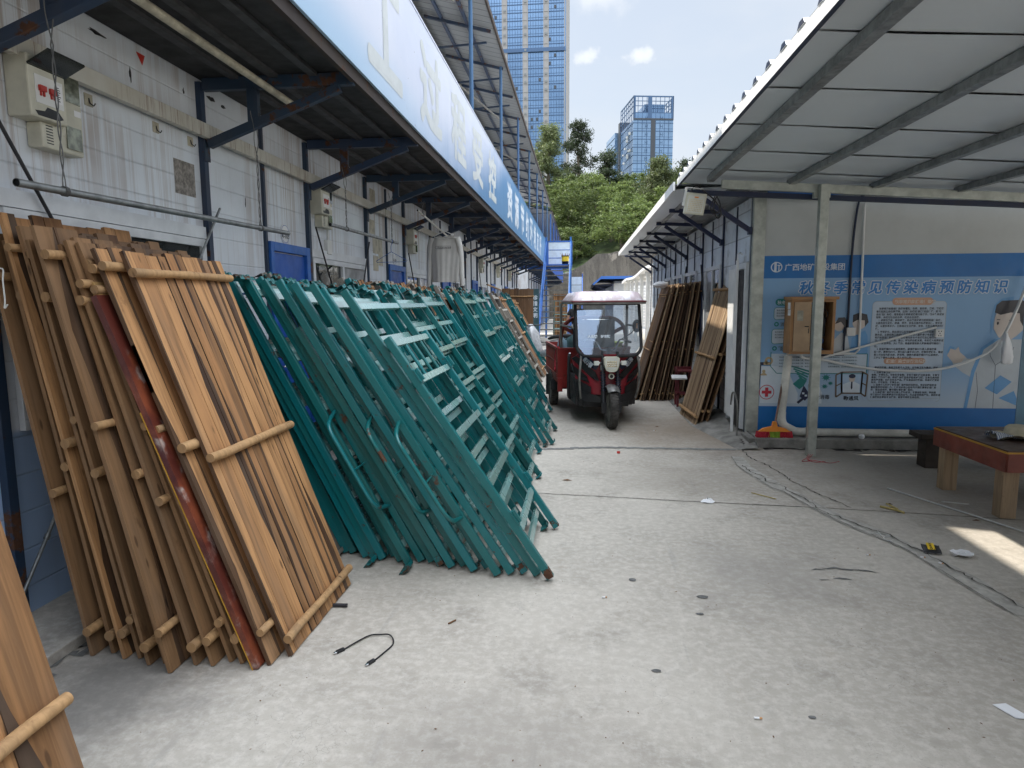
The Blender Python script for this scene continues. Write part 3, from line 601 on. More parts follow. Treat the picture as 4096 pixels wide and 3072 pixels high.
# ---- meter boxes on the wall
def meter(name, y, label):
    t = thing(name, label, 'meter box', (WX, y, 2.4), 0, 'electric meter boxes along the left wall')
    x = WX+.002
    m = MB(); m.box((x,y,2.47),(x+.17,y+.27,2.80)); W(m, 'breaker_box', 'cream', t, bevel=.012)
    m = MB(); m.box((x+.1701,y+.04,2.55),(x+.176,y+.24,2.70)); pn = W(m, 'breaker_panel', 'white_plastic', t)
    for q in range(2): 
        b = MB(); b.box((x+.176,y+.06+.075*q,2.615),(x+.194,y+.105+.075*q,2.645)); b.box((x+.176,y+.068+.075*q,2.59),(x+.186,y+.077+.075*q,2.62)); b.box((x+.176,y+.09+.075*q,2.59),(x+.186,y+.099+.075*q,2.62)); sub(b, 'switch', 'red', pn)
    b = MB(); b.box((x+.176,y+.185,2.58),(x+.178,y+.232,2.68)); sub(b, 'label_sticker', 'paper', pn)
    b = MB()
    for q in range(7): b.box((x+.1781,y+.189,2.592+q*.012),(x+.1784,y+.189+.038*rnd.uniform(.5,1),2.597+q*.012))
    sub(b, 'lettering', 'ink', pn)
    m = MB(); m.prism([(y+.03,2.505),(y+.10,2.515),(y+.12,2.54),(y+.2,2.535),(y+.235,2.50),(y+.20,2.485),(y+.05,2.482)], 0, .0015, 0, Matrix(((0,0,1,x+.17),(1,0,0,0),(0,1,0,0),(0,0,0,1)))); W(m, 'broken_opening', 'black', t)
    m = MB(); mat = Matrix.Translation((x+.172,y,2.735)) @ Matrix.Rotation(R(-22),4,'Y'); m.box((0,.0,0),(.17,.27,.012),0,mat); W(m, 'lid', 'visor' , t)
    m = MB(); m.box((x,y+.275,2.42),(x+.12,y+.44,2.80)); m.box((x,y+.12,2.33),(x+.115,y+.44,2.47)); mb = W(m, 'meter_case', 'cream', t, bevel=.01)
    mw = 'glass_dark' if y > 5 else plain('scratched_meter_window', (.20,.21,.16,1), .1, .3, .5, 22)
    m = MB(); m.box((x+.1205,y+.295,2.63),(x+.128,y+.425,2.775)); W(m, 'meter_window', mw, t)
    m = MB(); m.box((x+.1205,y+.30,2.36),(x+.126,y+.42,2.49)); W(m, 'meter_window', mw, t)
    m = MB()
    for q in range(7): m.box((x+.1155,y+.15,2.355+q*.016),(x+.1165,y+.20,2.361+q*.016))
    W(m, 'vent_slots', 'black', t)
    m = MB(); m.box((x+.121,y+.375,2.56),(x+.1225,y+.43,2.595)); W(m, 'barcode_sticker', 'paper', t)
    t.scale = (.74,.86,.88); t.location.z = 2.44; return t
meter('meter_box', 3.02, 'open cream meter box with two red switches and broken cover, nearest the camera')
meter('meter_box', 6.60, 'cream meter box with raised smoked lid beside the door numbered A-103')
meter('meter_box', 10.32, 'cream meter box with raised lid left of the hanging grey sweatshirt')
for i, (y, l) in enumerate(((17.8,'first small cream meter box past the hanging sweatshirt'),(21.5,'second small cream meter box past the hanging sweatshirt'),(25.1,'third small cream meter box past the hanging sweatshirt'))):
    meter('meter_box', y, l)

# ---- hanging clothes poles with twisted wires
def hanging_pole(label, x, y0, y1, z0, z1, hangs, mat='galv_dull', r=.017):
    t = thing('clothes_pole', label, 'pole', (x, y0, z0), 0, 'clothes poles hung under the walkway')
    m = MB(); m.tube([(x,y0,z0),(x,y1,z1)], r, 14, caps=False); m.tube([(x,y0,z0),(x,y1,z1)], r*.8, 14, 1, caps=False); m.lathe([(0,0),(r*.95,0)], 12, 1, Matrix.Translation((x,y0+.01,z0)) @ Matrix.Rotation(R(90),4,'X')); W(m, 'tube', [mat,'black'], t)
    for yh, ztop in hangs:
        zp = z0+(z1-z0)*(yh-y0)/(y1-y0); m = MB()
        for ph in (0, math.pi):
            pts = []
            for k in range(40):
                u = k/39; a = ph + u*26; rr = .006 if u < .62 else .006+.03*(u-.62)/.38
                pts.append((x+math.cos(a)*.005+ (math.cos(ph)*rr if u>.62 else 0)*.3, yh+math.sin(a)*rr*(1 if u<.62 else .2)+(math.cos(ph)*(rr-.006)), zp+(ztop-zp)*u))
            m.tube(pts, .003, 5)
        for q in range(3): m.tube([(x+math.cos(a*.7)*(r+.004), yh-.008+q*.008, zp+math.sin(a*.7)*(r+.004)) for a in range(10)], .003, 5)
        W(m, 'hanging_wire', 'wire', t)
    return t
hanging_pole('long grey pipe hung from wires in front of the streaked wall', -2.32, 2.56, 5.12, 2.10, 2.15, ((2.82,3.12),(4.66,2.95)))
hanging_pole('shorter grey pipe hung beyond door A-103 with a blue hanger', -2.32, 6.02, 8.30, 2.32, 2.345, ((6.46,2.92),(8.05,2.92)))
hanging_pole('thin pale pipe above the hanging sweatshirt', -2.2, 8.9, 10.9, 2.83, 2.68, ((9.2,3.0),), 'pvc', .014)
hanging_pole('crooked pale pole past the sweatshirt', -2.3, 16.2, 19.0, 2.02, 1.93, ((17.4,2.9),), 'dowel', .02)
hg = thing('coat_hanger', 'blue wire coat hanger on the second clothes pole', 'hanger', (-2.32, 8.0, 2.33))
m = MB(); c0 = Vector((-2.32,8.0,2.345))
m.tube(smooth_path([c0+Vector((0,.0,-.01)), c0+Vector((.012,0,.02)), c0+Vector((.02,0,-.01)), c0+Vector((0,0,-.06)), c0+Vector((0,0,-.13))],4), .003, 6)
m.tube([c0+Vector((0,0,-.13)), c0+Vector((-.21,.05,-.24)), c0+Vector((-.20,.05,-.255)), c0+Vector((.20,-.05,-.255)), c0+Vector((.21,-.05,-.24)), c0+Vector((0,0,-.13))], .003, 6); W(m, 'wire', 'blue_frame', hg)

# ---- sweatshirt on a hanger
sh = thing('sweatshirt', 'light grey long-sleeved sweatshirt hanging under the walkway', 'sweatshirt', (-2.06, 10.0, 2.2))
def shirt():
    nz_, nx = 22, 25; vs = []; fs = []
    for side in (-1, 1):
        for j in range(nz_+1):
            v = j/nz_; z = 2.60 - .70*v; half = .235 if v > .12 else .10+.135*(v/.12)**.7
            half += .02*math.sin(v*5)
            for i in range(nx+1):
                u = i/nx*2-1; edge = math.sqrt(max(0, 1-u*u)); sag = 0
                if v < .10: sag = -.055*max(0, 1-(u/.6)**2)*(1-v/.10)
                fold = .006*math.sin(u*19+v*2.0)*min(1, v*2.2)*edge
                vs.append((-2.06+u*half, 10.0+side*(.045*edge)+fold+.02*math.sin(u*4), z+sag*(1 if side<0 else .5)))
    n = (nx+1)*(nz_+1)
    for s_ in (0,1):
        for j in range(nz_):
            for i in range(nx):
                a = s_*n+j*(nx+1)+i; q = (a, a+1, a+nx+2, a+nx+1); fs.append(q if s_==0 else q[::-1])
    return vs, fs
m = MB(); m.add(*shirt(), smooth=True)
for s_ in (-1,1):
    pts = smooth_path([(-2.06+s_*.19,10.0,2.565),(-2.06+s_*.228,10.0,2.42),(-2.06+s_*.245,10.01,2.2),(-2.06+s_*.255,10.0,1.98),(-2.06+s_*.262,9.99,1.84)],5)
    m.tube(pts, [.052-.018*k/(len(pts)-1) for k in range(len(pts))], 10)
W(m, 'garment', 'cloth_grey', sh)
m = MB(); m.tube([(-2.06-.155*math.cos(a/8*math.pi),9.945,2.592-.045*math.sin(a/8*math.pi)) for a in range(9)], .009, 6); W(m, 'neck_band', 'cloth_grey', sh)
m = MB(); fr = frame_xz(-2.145, 9.925, 2.395); bb = MB()
for (x0,z0,x1,z1) in ((.0,0,.19,.004),(.0,.038,.19,.042),(0,.004,.004,.038),(.186,.004,.19,.038)): m.add([fr @ Vector(p) for p in ((x0,z0,0),(x1,z0,0),(x1,z1,0),(x0,z1,0))], [(0,1,2,3)])
m.lathe([(.019,0),(.023,0)], 20, 0, fr @ Matrix.Translation((-.028,.021,0))); text_into(m, 'you just never know', fr @ Matrix.Translation((.012,.012,0)), .022, .0006); W(m, 'chest_print', 'ink', sh)
m = MB(); m.tube(smooth_path([(-2.2,10.0,2.60),(-2.12,10,2.64),(-2.06,10,2.66),(-2.0,10,2.64),(-1.92,10,2.60)],4), .007, 6); m.tube(smooth_path([(-2.06,10,2.66),(-2.06,10,2.72),(-2.04,10,2.76),(-2.02,10,2.73)],4), .003, 6); W(m, 'hanger', 'white_plastic', sh)

# ================================================================ bed frames and bed boards leaning on the walls
# local axes of every leaning thing: x = outward normal, y = along its width, z = up along its length, origin at its foot
ORD = ['rearmost','second','third','fourth','fifth','sixth','seventh','eighth','ninth','tenth','eleventh','twelfth','thirteenth','fourteenth','fifteenth','sixteenth','seventeenth','eighteenth','nineteenth','twentieth','twenty-first','twenty-second','twenty-third','twenty-fourth','twenty-fifth']
def bed_deck(kind, pal, plates, guard=False, Wd=.90, L=1.98, slats=(.10,.42,.74,1.06,1.40,1.84)):
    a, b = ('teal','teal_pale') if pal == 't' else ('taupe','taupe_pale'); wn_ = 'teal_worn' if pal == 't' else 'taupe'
    t = thing('bed_deck', 'x', 'bed frame')
    for y0 in (0, Wd-.034):
        m = MB(); m.box((-.023,y0,0),(.023,y0+.030,L)); m.build('side_rail', a, t, bevel=.004)
    for z in slats:
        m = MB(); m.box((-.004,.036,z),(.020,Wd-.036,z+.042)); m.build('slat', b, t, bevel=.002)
    for z0, sgn in ((0.0,1),(L-.022,-1)):
        for y0, out in ((0,1),(Wd,-1)):
            d = out*(1 if plates == 'in' else -1)
            ya, yb = (y0+.034*d*(1 if plates=='in' else 0), y0+d*.125); ya, yb = min(ya,yb), max(ya,yb)
            if plates == 'none': continue
            m = MB(); m.box((-.03,ya,z0),(.034,yb,z0+.005)); m.box((.030,ya+.004,z0+.005),(.034,yb-.004,z0+.026) ) if z0 < .5 else m.box((.030,ya+.004,z0-.02),(.034,yb-.004,z0-.0005)); m.build('hook_plate', wn_, t, bevel=.002)
    if plates == 'none':
        for y0 in (0, Wd-.034):
            m = MB(); m.box((-.034,y0-.002,L),(.034,y0+.036,L+.004)); m.build('end_cap', 'black', t)
    if guard:
        m = MB(); pts = [(0,.0,1.06),(0,-.10,1.035)] + [tuple(p) for p in bez((0,-.14,1.02),(0,-.20,1.0),(0,-.20,.93),5)] + [tuple(p) for p in bez((0,-.20,.55),(0,-.20,.46),(0,-.13,.43),5)] + [(0,0,.40)]
        m.tube(pts, .0125, 10); m.tube([(0,0,.70),(0,-.20,.70)], .006, 6); m.build('guard_rail', a, t)
    return t
def bed_end(pal, L=1.66, Wd=.90):
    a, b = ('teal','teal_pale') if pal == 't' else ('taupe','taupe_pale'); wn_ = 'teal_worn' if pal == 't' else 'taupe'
    t = thing('bed_end', 'x', 'bed end')
    for y0 in (0, Wd-.04):
        m = MB(); m.box((-.022,y0,.06),(.022,y0+.04,L)); m.build('post', a, t, bevel=.004)
        m = MB(); m.box((-.0225,y0-.0005,0),(.0225,y0+.0405,.0595)); m.build('foot', wn_, t, bevel=.003)
        for z in (1.34,.36):
            m = MB(); m.box((.0225,y0-.006,z),(.030,y0+.046,z+.09)); m.box((.030,y0+.008,z+.01),(.05,y0+.032,z+.085)); m.build('socket', a, t, bevel=.002)
    for z in (L-.065,1.34,.96,.62,.30):
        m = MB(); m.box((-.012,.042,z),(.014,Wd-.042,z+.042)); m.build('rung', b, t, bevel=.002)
    for q in (.27,.45,.63):
        m = MB(); m.tube([(0,q,1.382),(0,q,L-.065)], .011, 8); m.build('spindle', a, t)
    return t
def board(pal, seed, Wd=.82, L=1.85, n=9, battens=(.09,.50,.93), front=True, br=1., th=.018, wane_p=.62):
    """bed board: rough planks side by side, held by three peeled poles"""
    r_ = random.Random(seed); t = thing('bed_board', 'x', 'bed board')
    wts = [r_.uniform(.7,1.5) for _ in range(n)]; tot = sum(wts); y = 0; m = MB(); bark = MB(); seg = 9
    for k in range(n):
        w = Wd*wts[k]/tot; y0, y1 = y+.0018, y+w-.0018; y += w
        ph = r_.uniform(0,6); amp = r_.uniform(.0005,.0035); dx = r_.uniform(-.0025,.0025); dl = r_.uniform(-.02,.012) if 0 < k < n-1 else r_.uniform(-.006,.006)
        wane = r_.random(); wl_ = r_.uniform(.016,.042)*(w/.09) if wane < wane_p else 0.; side = 1 if r_.random() < .5 else -1
        rows = []
        for j in range(seg+1):
            z = (L+dl)*j/seg; wv = amp*math.sin(ph+j*1.3); a = y0+(wv if k else 0); b = y1+(amp*math.sin(ph*2+j*1.1)*.8 if k < n-1 else 0)
            ww = max(0., wl_*(.55+.75*math.sin(ph*3+j*.8)+.25*math.sin(j*2.1+ph))) if wl_ else 0.
            rows.append((z, a, b, ww))
        def strip(mb, lo, hi, mi=0):
            vs = []
            for (z, a, b, ww) in rows:
                p, q = lo(a,b,ww), hi(a,b,ww); q = max(q, p+.0008)
                vs += [(dx-th/2, p, z),(dx+th/2, p, z),(dx+th/2, q, z),(dx-th/2, q, z)]
            fs = [(4*j+i, 4*j+(i+1)%4, 4*j+4+(i+1)%4, 4*j+4+i) for j in range(seg) for i in range(4)] + [(3,2,1,0), tuple(4*seg+i for i in range(4))]
            mb.add(vs, [f[::-1] for f in fs], mi)
        if wl_ and side > 0: strip(m, lambda a,b,w_: a, lambda a,b,w_: b-w_); strip(m, lambda a,b,w_: b-w_+.0004, lambda a,b,w_: b, 1)
        elif wl_: strip(m, lambda a,b,w_: a+w_, lambda a,b,w_: b); strip(m, lambda a,b,w_: a, lambda a,b,w_: a+w_-.0004, 1)
        else: strip(m, lambda a,b,w_: a, lambda a,b,w_: b)
    m.build('planks', [pal, 'bark'], t)
    for z in battens:
        bm_ = MB(); rr = r_.uniform(.018,.023)*br; sx = (1 if front else -1); x = sx*(th/2+rr*.93); e = r_.uniform(.01,.035)
        pts = [(x+r_.uniform(-.001,.002)*sx, -e+(Wd+e+r_.uniform(.0,.03))*i/6, L*z+r_.uniform(-.003,.003)) for i in range(7)]
        bm_.tube(pts, [rr*r_.uniform(.9,1.06) for _ in pts], 12); bm_.build('batten', 'dowel', t)
    return t
def park(t): t.location = (0, 0, -50)
def lean(xf, xt, zt): return math.atan2(xt-xf, zt)
PROTO = {}
def proto(key, make):
    if key not in PROTO:
        r = make(); PROTO[key] = [r, tree_of(r), False]
    return PROTO[key]
def place(key, make, x, y, th_, rz, label, group, z=0.):
    p = proto(key, make)
    if not p[2]:
        p[2] = True; r = p[0]; r.location = (x,y,z); r.rotation_euler = (0, th_, rz); tag(r, label, r['category'], group); return r
    return dup(p[0], (x,y,z), (0, th_, rz), label, group, p[1])
decks = {'ti': lambda: bed_deck('deck','t','in'), 'to': lambda: bed_deck('deck','t','out'), 'tn': lambda: bed_deck('deck','t','none',L=1.84), 'tg': lambda: bed_deck('deck','t','in',True),
         'gi': lambda: bed_deck('deck','g','in'), 'go': lambda: bed_deck('deck','g','out'), 'te': lambda: bed_end('t'), 'ge': lambda: bed_end('g')}
KIND = {'ti':'teal steel bed deck with hooked plates','to':'teal steel bed deck with outward plates','tn':'teal steel bed deck with black end caps','tg':'teal steel bed deck with curved guard rail',
        'gi':'taupe steel bed deck','go':'taupe steel bed deck with outward plates','te':'teal bed end with rungs and spindles','ge':'taupe bed end with rungs'}
sr = random.Random(21)
def stack(where, y0, keys, f0, f1, off0, off1, ydrift=0., pw=1.):
    n = len(keys)
    for i, k in enumerate(keys):
        u = i/max(1,n-1); xf = f0+(f1-f0)*u**pw; off = off0+(off1-off0)*u + sr.uniform(-.012,.012)
        Lk = 1.66 if k[1]=='e' else 1.94; th_ = -math.asin(min(.95, off/1.94))
        nm = ORD[i] if i < n-1 else 'front'
        place(k, decks[k], xf, y0+ydrift*(1-u)**1.4+sr.uniform(-.05,.05), th_, sr.uniform(-.012,.012), '%s, %s in the %s' % (KIND[k], nm, where), 'bed frames leaning along the left wall', z=.034*abs(math.sin(th_))+.002)
stack('nearest teal stack', 3.62, ['to','gi','ti','go','tn','ti','tn','tn','to','ti','tn','ti','to','tg','ti','te','ti','tg','ti','te','tg','ti','te','ti','te'], -1.62, -.16, .78, 1.09, .40, 1.3)
stack('second teal stack', 5.02, ['gi','ti','to','te','ti','te','te','ti','te','ti'], -.98, -.37, .86, 1.08)
stack('third teal stack', 5.97, ['gi','ge','ti','te','ti','to','te','ti'], -.92, -.42, .86, 1.06)
stack('fourth teal stack', 7.22, ['ge','ti','gi','te','ti','te','to','ti'], -.85, -.30, .84, 1.04)
stack('fifth teal stack', 8.55, ['ti','gi','te','ti','te','ti'], -.90, -.42, .84, 1.02)
stack('sixth teal stack', 9.58, ['ge','ti','te','ti','te'], -.90, -.53, .84, 1.0)
stack('seventh teal stack', 10.55, ['ti','te','ti','te'], -.90, -.60, .84, .98)
stack('taupe stack beyond the teal ones', 12.75, ['gi','ge','gi','ge'], -1.0, -.74, .82, .95)
stack('farthest teal stack', 15.4, ['ti','te','ti','te'], -1.02, -.80, .82, .93)

BOARDS = {'a': lambda: board('wood',1,.77,1.94,11,(.045,.50,.945),wane_p=.92), 'b': lambda: board('wood_old',2,.82,1.93,6,(.065,.40,.90)), 'c': lambda: board('wood_old',3,.80,1.96,7,(.10,.57,.94),wane_p=.9), 'd': lambda: board('wood_old',4,.84,1.90,5,(.05,.47,.87)), 'e': lambda: board('wood',5,.80,1.95,9,(.08,.53,.955),wane_p=.8),
          'f': lambda: board('wood_old',6,.86,1.88,9,(.10,.5,.93),True), 'g': lambda: board('wood_grey',7,.95,1.90,12,(.06,.47,.94)), 'x': lambda: board('wood',51,.80,2.02,9,(.06,.5,.925),wane_p=.8), 'h': lambda: board('wood',8,.84,1.88,9), 'r': lambda: board('wood_old',41,.84,1.88,7,(.06,.44,.93),br=.46), 's': lambda: board('wood_old',42,.82,1.86,6,(.09,.52,.92),br=.46), 't': lambda: board('wood_grey',43,.85,1.90,8,(.05,.38,.94),br=.46)}
LG = 'bed boards in the nearest wooden stack'
row = [('b',-2.21,-2.53,1.86,2.60,'two-plank-edged brown bed board against the window, rearmost with the white string'),
       ('d',-2.13,-2.47,1.86,2.63,'brown bed board just in front of the one with the white string'),
       ('x',-2.045,-2.425,1.885,2.59,'tallest pale bed board under the grey pipe'),
       ('c',-1.975,-2.36,1.87,2.60,'weathered bed board in front of the tallest one'),
       ('d',-1.90,-2.29,1.85,2.55,'grey-brown wide-planked bed board near the middle of the stack'),
       ('b',-1.835,-2.245,1.83,2.57,'brown bed board behind the wide bark-edged one'),
       ('c',-1.765,-2.20,1.84,2.50,'wide bark-edged bed board reaching lowest towards the camera'),
       ('d',-1.69,-2.155,1.80,2.57,'brown bed board in front of the lowest-reaching one'),
       ('b',-1.61,-2.12,1.80,2.57,'pale-edged bed board with a thick foot batten'),
       ('c',-1.545,-2.11,1.78,2.61,'bed board standing fourth behind the red-faced panel'),
       ('b',-1.49,-2.09,1.775,2.60,'narrow-edged bed board third behind the red-faced panel'),
       ('c',-1.445,-2.075,1.76,2.60,'bed board directly behind the red-faced panel'),
       ('e',-1.36,-2.045,1.83,2.60,'pale bed board second from the front of the stack'),
       ('a',-1.300,-1.97,1.82,2.68,'foremost bed board of alternating pine and bark strips')]
for k, xf, xt, zt, y, lab in row:
    th_ = lean(xf, xt, zt); place(k, BOARDS[k], xf, y, th_, rnd.uniform(-.006,.006), lab, LG, z=.009*abs(math.sin(th_))+.002)
# red-faced plywood panel with ochre edge
rp = thing('plywood_panel', 'red-faced plywood panel with ochre edge between the bed boards', 'panel', (-1.405, 2.585, .006), (0, lean(-1.405,-2.06,1.72), 0))
m = MB(); m.box((-.013,0,0),(.011,.80,1.80)); m.build('core', 'ply_edge', rp)
m = MB(); m.box((-.0155,-.002,.25),(-.0132,.80,1.25)); m.build('ochre_edge', 'ochre', rp)
m = MB(); m.box((.0112,-.022,0),(.0145,.80,1.74)); m.box((-.013,-.022,0),(.011,-.0005,1.74)); m.build('face', 'red_ply', rp)
m = MB(); m.box((-.018,-.024,.0),(-.0135,-.001,1.22)); m.build('painted_strip', 'ochre', rp)
st = thing('string', 'white string looped over the batten of the rearmost bed board', 'string', (-2.5, 2.6, 1.7))
m = MB(); m.tube(smooth_path([(-2.46,2.545,1.55),(-2.475,2.545,1.66),(-2.47,2.555,1.735),(-2.44,2.58,1.75),(-2.42,2.555,1.70),(-2.41,2.545,1.62),(-2.415,2.545,1.585),(-2.40,2.545,1.60)],5), .0035, 6); W(m, 'cord', 'string', st)
# board closest to the camera, cut by the frame
nb_ = board('wood', 15, .84, 1.86, 4, (.06,.30,.93)); tag(nb_, 'wide-planked orange-brown bed board at the left edge nearest the camera', 'bed board'); nb_.location = (-1.25,.66,.004); nb_.rotation_euler = (0, R(-13.8), 0)
# rows of boards standing against the wall behind the bed frames
for j, (y, n) in enumerate(((6.75,3),(7.72,3),(8.7,2),(9.75,2),(10.7,3),(11.7,3))):
    for i in range(n):
        k = 'eha'[(i+j) % 3]; xf = -1.62+.10*i - .02*j
        place(k, BOARDS[k], xf, y+rnd.uniform(-.04,.04), R(-21), 0, '%s pale bed board of the %s group showing over the bed frames' % (ORD[i] if i < n-1 else 'front', ['first','second','third','fourth','fifth','sixth'][j]), 'bed boards behind the bed frames', z=.006)
for i in range(6):
    k = 'haehae'[i]; xf = -1.06+.062*i
    place(k, BOARDS[k], xf, 13.78+.01*i, R(-27-.6*i), 0, '%s bed board in the wooden stack past the taupe frames' % (ORD[i] if i < 5 else 'front'), 'bed boards past the taupe frames', z=.006)
for i in range(2):
    place('h', BOARDS['h'], -1.0+.1*i, 17.4, R(-29), 0, ('rear' if i == 0 else 'front')+' pale bed board leaning beside the shirtless man', 'pale bed boards by the shirtless man', z=.006)
# upright boards facing the camera farther along
for i in range(3):
    k = 'cdb'[i]; p = place(k, BOARDS[k], -2.22+.05*i, 18.4-.12*i, R(-6), R(-90), '%s upright brown bed board standing across the left side of the yard' % ['left','middle','right'][i], 'upright brown bed boards across the yard', z=.006)
# right-hand stack: boards seen edge on, leaning on the right wall
for i in range(21):
    k = 'rstrrstsrtsrstrtsrtsr'[i]; xf = .88+.0405*i; th_ = math.asin(min(.9, (.50-.28*i/20)/1.88))
    place(k, BOARDS[k], xf, 10.55+.9+rnd.uniform(-.04,.04), -th_, R(180)+rnd.uniform(-.02,.02), 'edge-on dark bed board, %s from the tricycle in the right-hand stack' % ((['first'] + ORD[1:])[i]), 'bed boards leaning on the right-hand wall', z=.006)
for i, (xf, xt) in enumerate(((1.56,2.02-.22),(1.49,1.71),(1.42,1.62))):
    th_ = lean(xf, xt+.26, 1.76)
    place('g' if i == 2 else 'f', BOARDS['g' if i == 2 else 'f'], xf, 8.45+.88+(.06 if i==2 else 0), -th_, R(183.3), ['rear board of the three standing right of the red stand','middle board of the three standing right of the red stand','front grey-brown slatted board half in sun beside the red stand'][i], 'three bed boards by the right-hand door', z=.006)

# ================================================================ right-hand building with eave, banner wall and canopy
RX, BY = 1.90, 7.60
rb = thing('prefab_shed', 'white prefab building with mildewed panels and bracketed eave on the right', 'building', (3.5, 12, 0))
m = MB(); m.box((RX,BY+.02,.0),(RX+.1,17.9,2.74)); W(m, 'side_wall', 'clad_right', rb)
m = MB(); m.box((RX+.12,BY,.10),(7.5,BY+.1,2.95)); W(m, 'end_wall', 'clad_plain', rb)
m = MB(); m.box((RX+.1,17.8,0),(7.5,17.9,2.9)); m.box((7.4,BY+.1,0),(7.5,17.8,2.9)); W(m, 'rear_walls', 'clad_plain', rb)
m = MB(); m.box((RX-.015,BY-.015,.10),(RX+.115,BY+.015,2.74)); m.box((RX-.02,BY+.016,.10),(RX-.003,BY+.11,2.74)); W(m, 'corner_post', 'galv', rb, bevel=.003)
m = MB(); m.box((RX+.12,BY-.03,2.72),(7.5,BY-.002,2.78)); W(m, 'top_trim', 'blue_far', rb)
m = MB(); m.box((RX-.06,BY-.36,-.02),(7.6,BY-.001,.105)); W(m, 'plinth', 'cement', rb, bevel=.012)
bys = [BY + 1.49*k for k in range(8)]
for y in bys:
    p = MB(); p.box((RX-.022,y-.022+.05,.05),(RX-.001,y+.022+.05,2.72)); W(p, 'wall_post', 'dark_blue', rb)
    b = MB(); yy = y+.05; b.bar((RX-.03,yy,2.755),(1.17,yy,2.79),.045,.05); b.bar((RX-.03,yy,2.36),(1.30,yy,2.75),.045,.05); b.box((RX-.06,yy-.05,2.32),(RX-.023,yy+.03,2.40)); W(b, 'bracket', 'dark_blue', rb, bevel=.003)
for y in [BY+.8+1.49*k for k in range(7)]:
    p = MB(); p.box((RX-.014,y-.014,.9),(RX-.001,y+.014,2.72)); W(p, 'mid_post', 'dark_blue', rb)
def eave_z(x): return 2.80 + (x-1.03)*.035
m = MB()
ya, yb = BY-.08, 18.0
m.add([(1.02,ya,2.805),(7.6,ya,3.04),(7.6,yb,3.04),(1.02,yb,2.805)], [(3,2,1,0)]); m.add([(1.02,ya,2.86),(7.6,ya,3.10),(7.6,yb,3.10),(1.02,yb,2.86)], [(0,1,2,3)], 1); m.add([(1.02,yb,2.805),(7.6,yb,3.04),(7.6,yb,3.10),(1.02,yb,2.86)],[(0,1,2,3)],1)
W(m, 'roof', ['canopy','white'], rb)
m = MB()
m.box((1.0,ya,2.79),(1.02,yb,2.885))
W(m, 'eave_trim', 'white', rb)
m = MB(); m.box((1.24,ya,2.79),(1.29,yb,2.812)); m.box((1.62,ya,2.80),(1.86,yb,2.835)); W(m, 'eave_purlins', 'galv_dull', rb)
for k, (y0,y1) in enumerate(((9.2,10.3),(11.1,12.3),(12.6,13.8),(14.1,15.2))):
    window(y0,y1,1.05,2.08,rb,RX,-1,2,'curtain_glass')
for (p_, q_) in (((RX-.03,10.65,2.15),(RX-.03,10.35,1.6)),((RX-.03,12.1,2.2),(RX-.03,12.4,1.6)),((RX-.03,13.5,2.2),(RX-.03,13.2,1.6)),((RX-.03,15.0,2.2),(RX-.03,15.3,1.6))):
    b = MB(); b.tube([p_, q_], .009, 8); W(b, 'bracing_rod', 'rod', rb)
# sliding door of white section steel at the corner, ajar
dr = thing('sliding_door', 'tall white steel-framed sliding door standing ajar at the banner corner', 'door', (1.82, 8.0, .1))
m = MB(); m.box((1.845,7.70,.12),(1.885,7.76,2.02)); m.box((1.845,8.36,.12),(1.885,8.46,2.02)); m.box((1.845,7.76,1.95),(1.885,8.36,2.02)); W(m, 'frame', 'alu', dr, bevel=.003)
m = MB(); m.box((1.800,8.0,.2),(1.83,8.34,1.96)); W(m, 'leaf', 'white', dr, bevel=.003)
m = MB(); m.box((1.775,7.83,.05),(1.80,7.87,2.05)); m.tube([(1.787,7.85,2.05),(1.787,7.85,2.12),(1.82,7.87,2.14),(1.85,7.9,2.12)], .008, 6); W(m, 'steel_upright', 'white', dr)
m = MB(); m.tube(smooth_path([(1.79,7.60,.02),(1.79,7.60,.35),(1.78,7.68,.52),(1.77,7.80,.52),(1.77,7.85,.38)],5), .010, 8); W(m, 'floor_stop', 'pipe_grey', dr)
m = MB(); m.box((1.84,7.768,.12),(1.888,7.995,1.94)); W(m, 'dark_gap', 'black', dr)

# ---- canopy in front of the banner wall
cp = thing('canopy', 'wide flat white-panelled canopy over the right-hand forecourt', 'canopy', (2.37, 6.89, 0))
cz = lambda x, y: 2.865 - .068*(x-1.05) + .006*(y-7)
CY0, CY1, CX0, CX1 = -14.0, 7.50, 1.05, 7.6
m = MB(); pw = .83; y = CY1
while y > CY0:
    y0 = max(CY0, y-pw+.005); vs = []; n = 14; gr = random.Random(int(y*100))
    ph = gr.uniform(0, 6)
    for i in range(n+1):
        x = CX0+(CX1-CX0)*i/n; sg = .007*abs(math.sin(x*3.9+ph)); vs += [(x,y0,cz(x,y0)-sg),(x,y-.0,cz(x,y)+.004)]
    m.add(vs, [(2*i+1,2*i+3,2*i+2,2*i) for i in range(n)]); 
    m.add([(CX0,y0,cz(CX0,y0)+.06),(CX1,y0,cz(CX1,y0)+.06),(CX1,y+.012,cz(CX1,y)+.06),(CX0,y+.012,cz(CX0,y)+.06)], [(0,1,2,3)], 1)
    y -= pw
W(m, 'roof_panels', ['canopy','white'], cp)
m = MB(); m.add([(CX0-.002,CY0,cz(CX0,CY0)-.03),(CX0-.002,CY1,cz(CX0,CY1)-.03),(CX0-.002,CY1,cz(CX0,CY1)+.045),(CX0-.002,CY0,cz(CX0,CY0)+.045)], [(0,1,2,3)])
m.add([(CX0-.014,CY0,cz(CX0,CY0)-.035),(CX0-.014,CY1,cz(CX0,CY1)-.035),(CX0-.014,CY1,cz(CX0,CY1)+.04),(CX0-.014,CY0,cz(CX0,CY0)+.04)], [(3,2,1,0)])
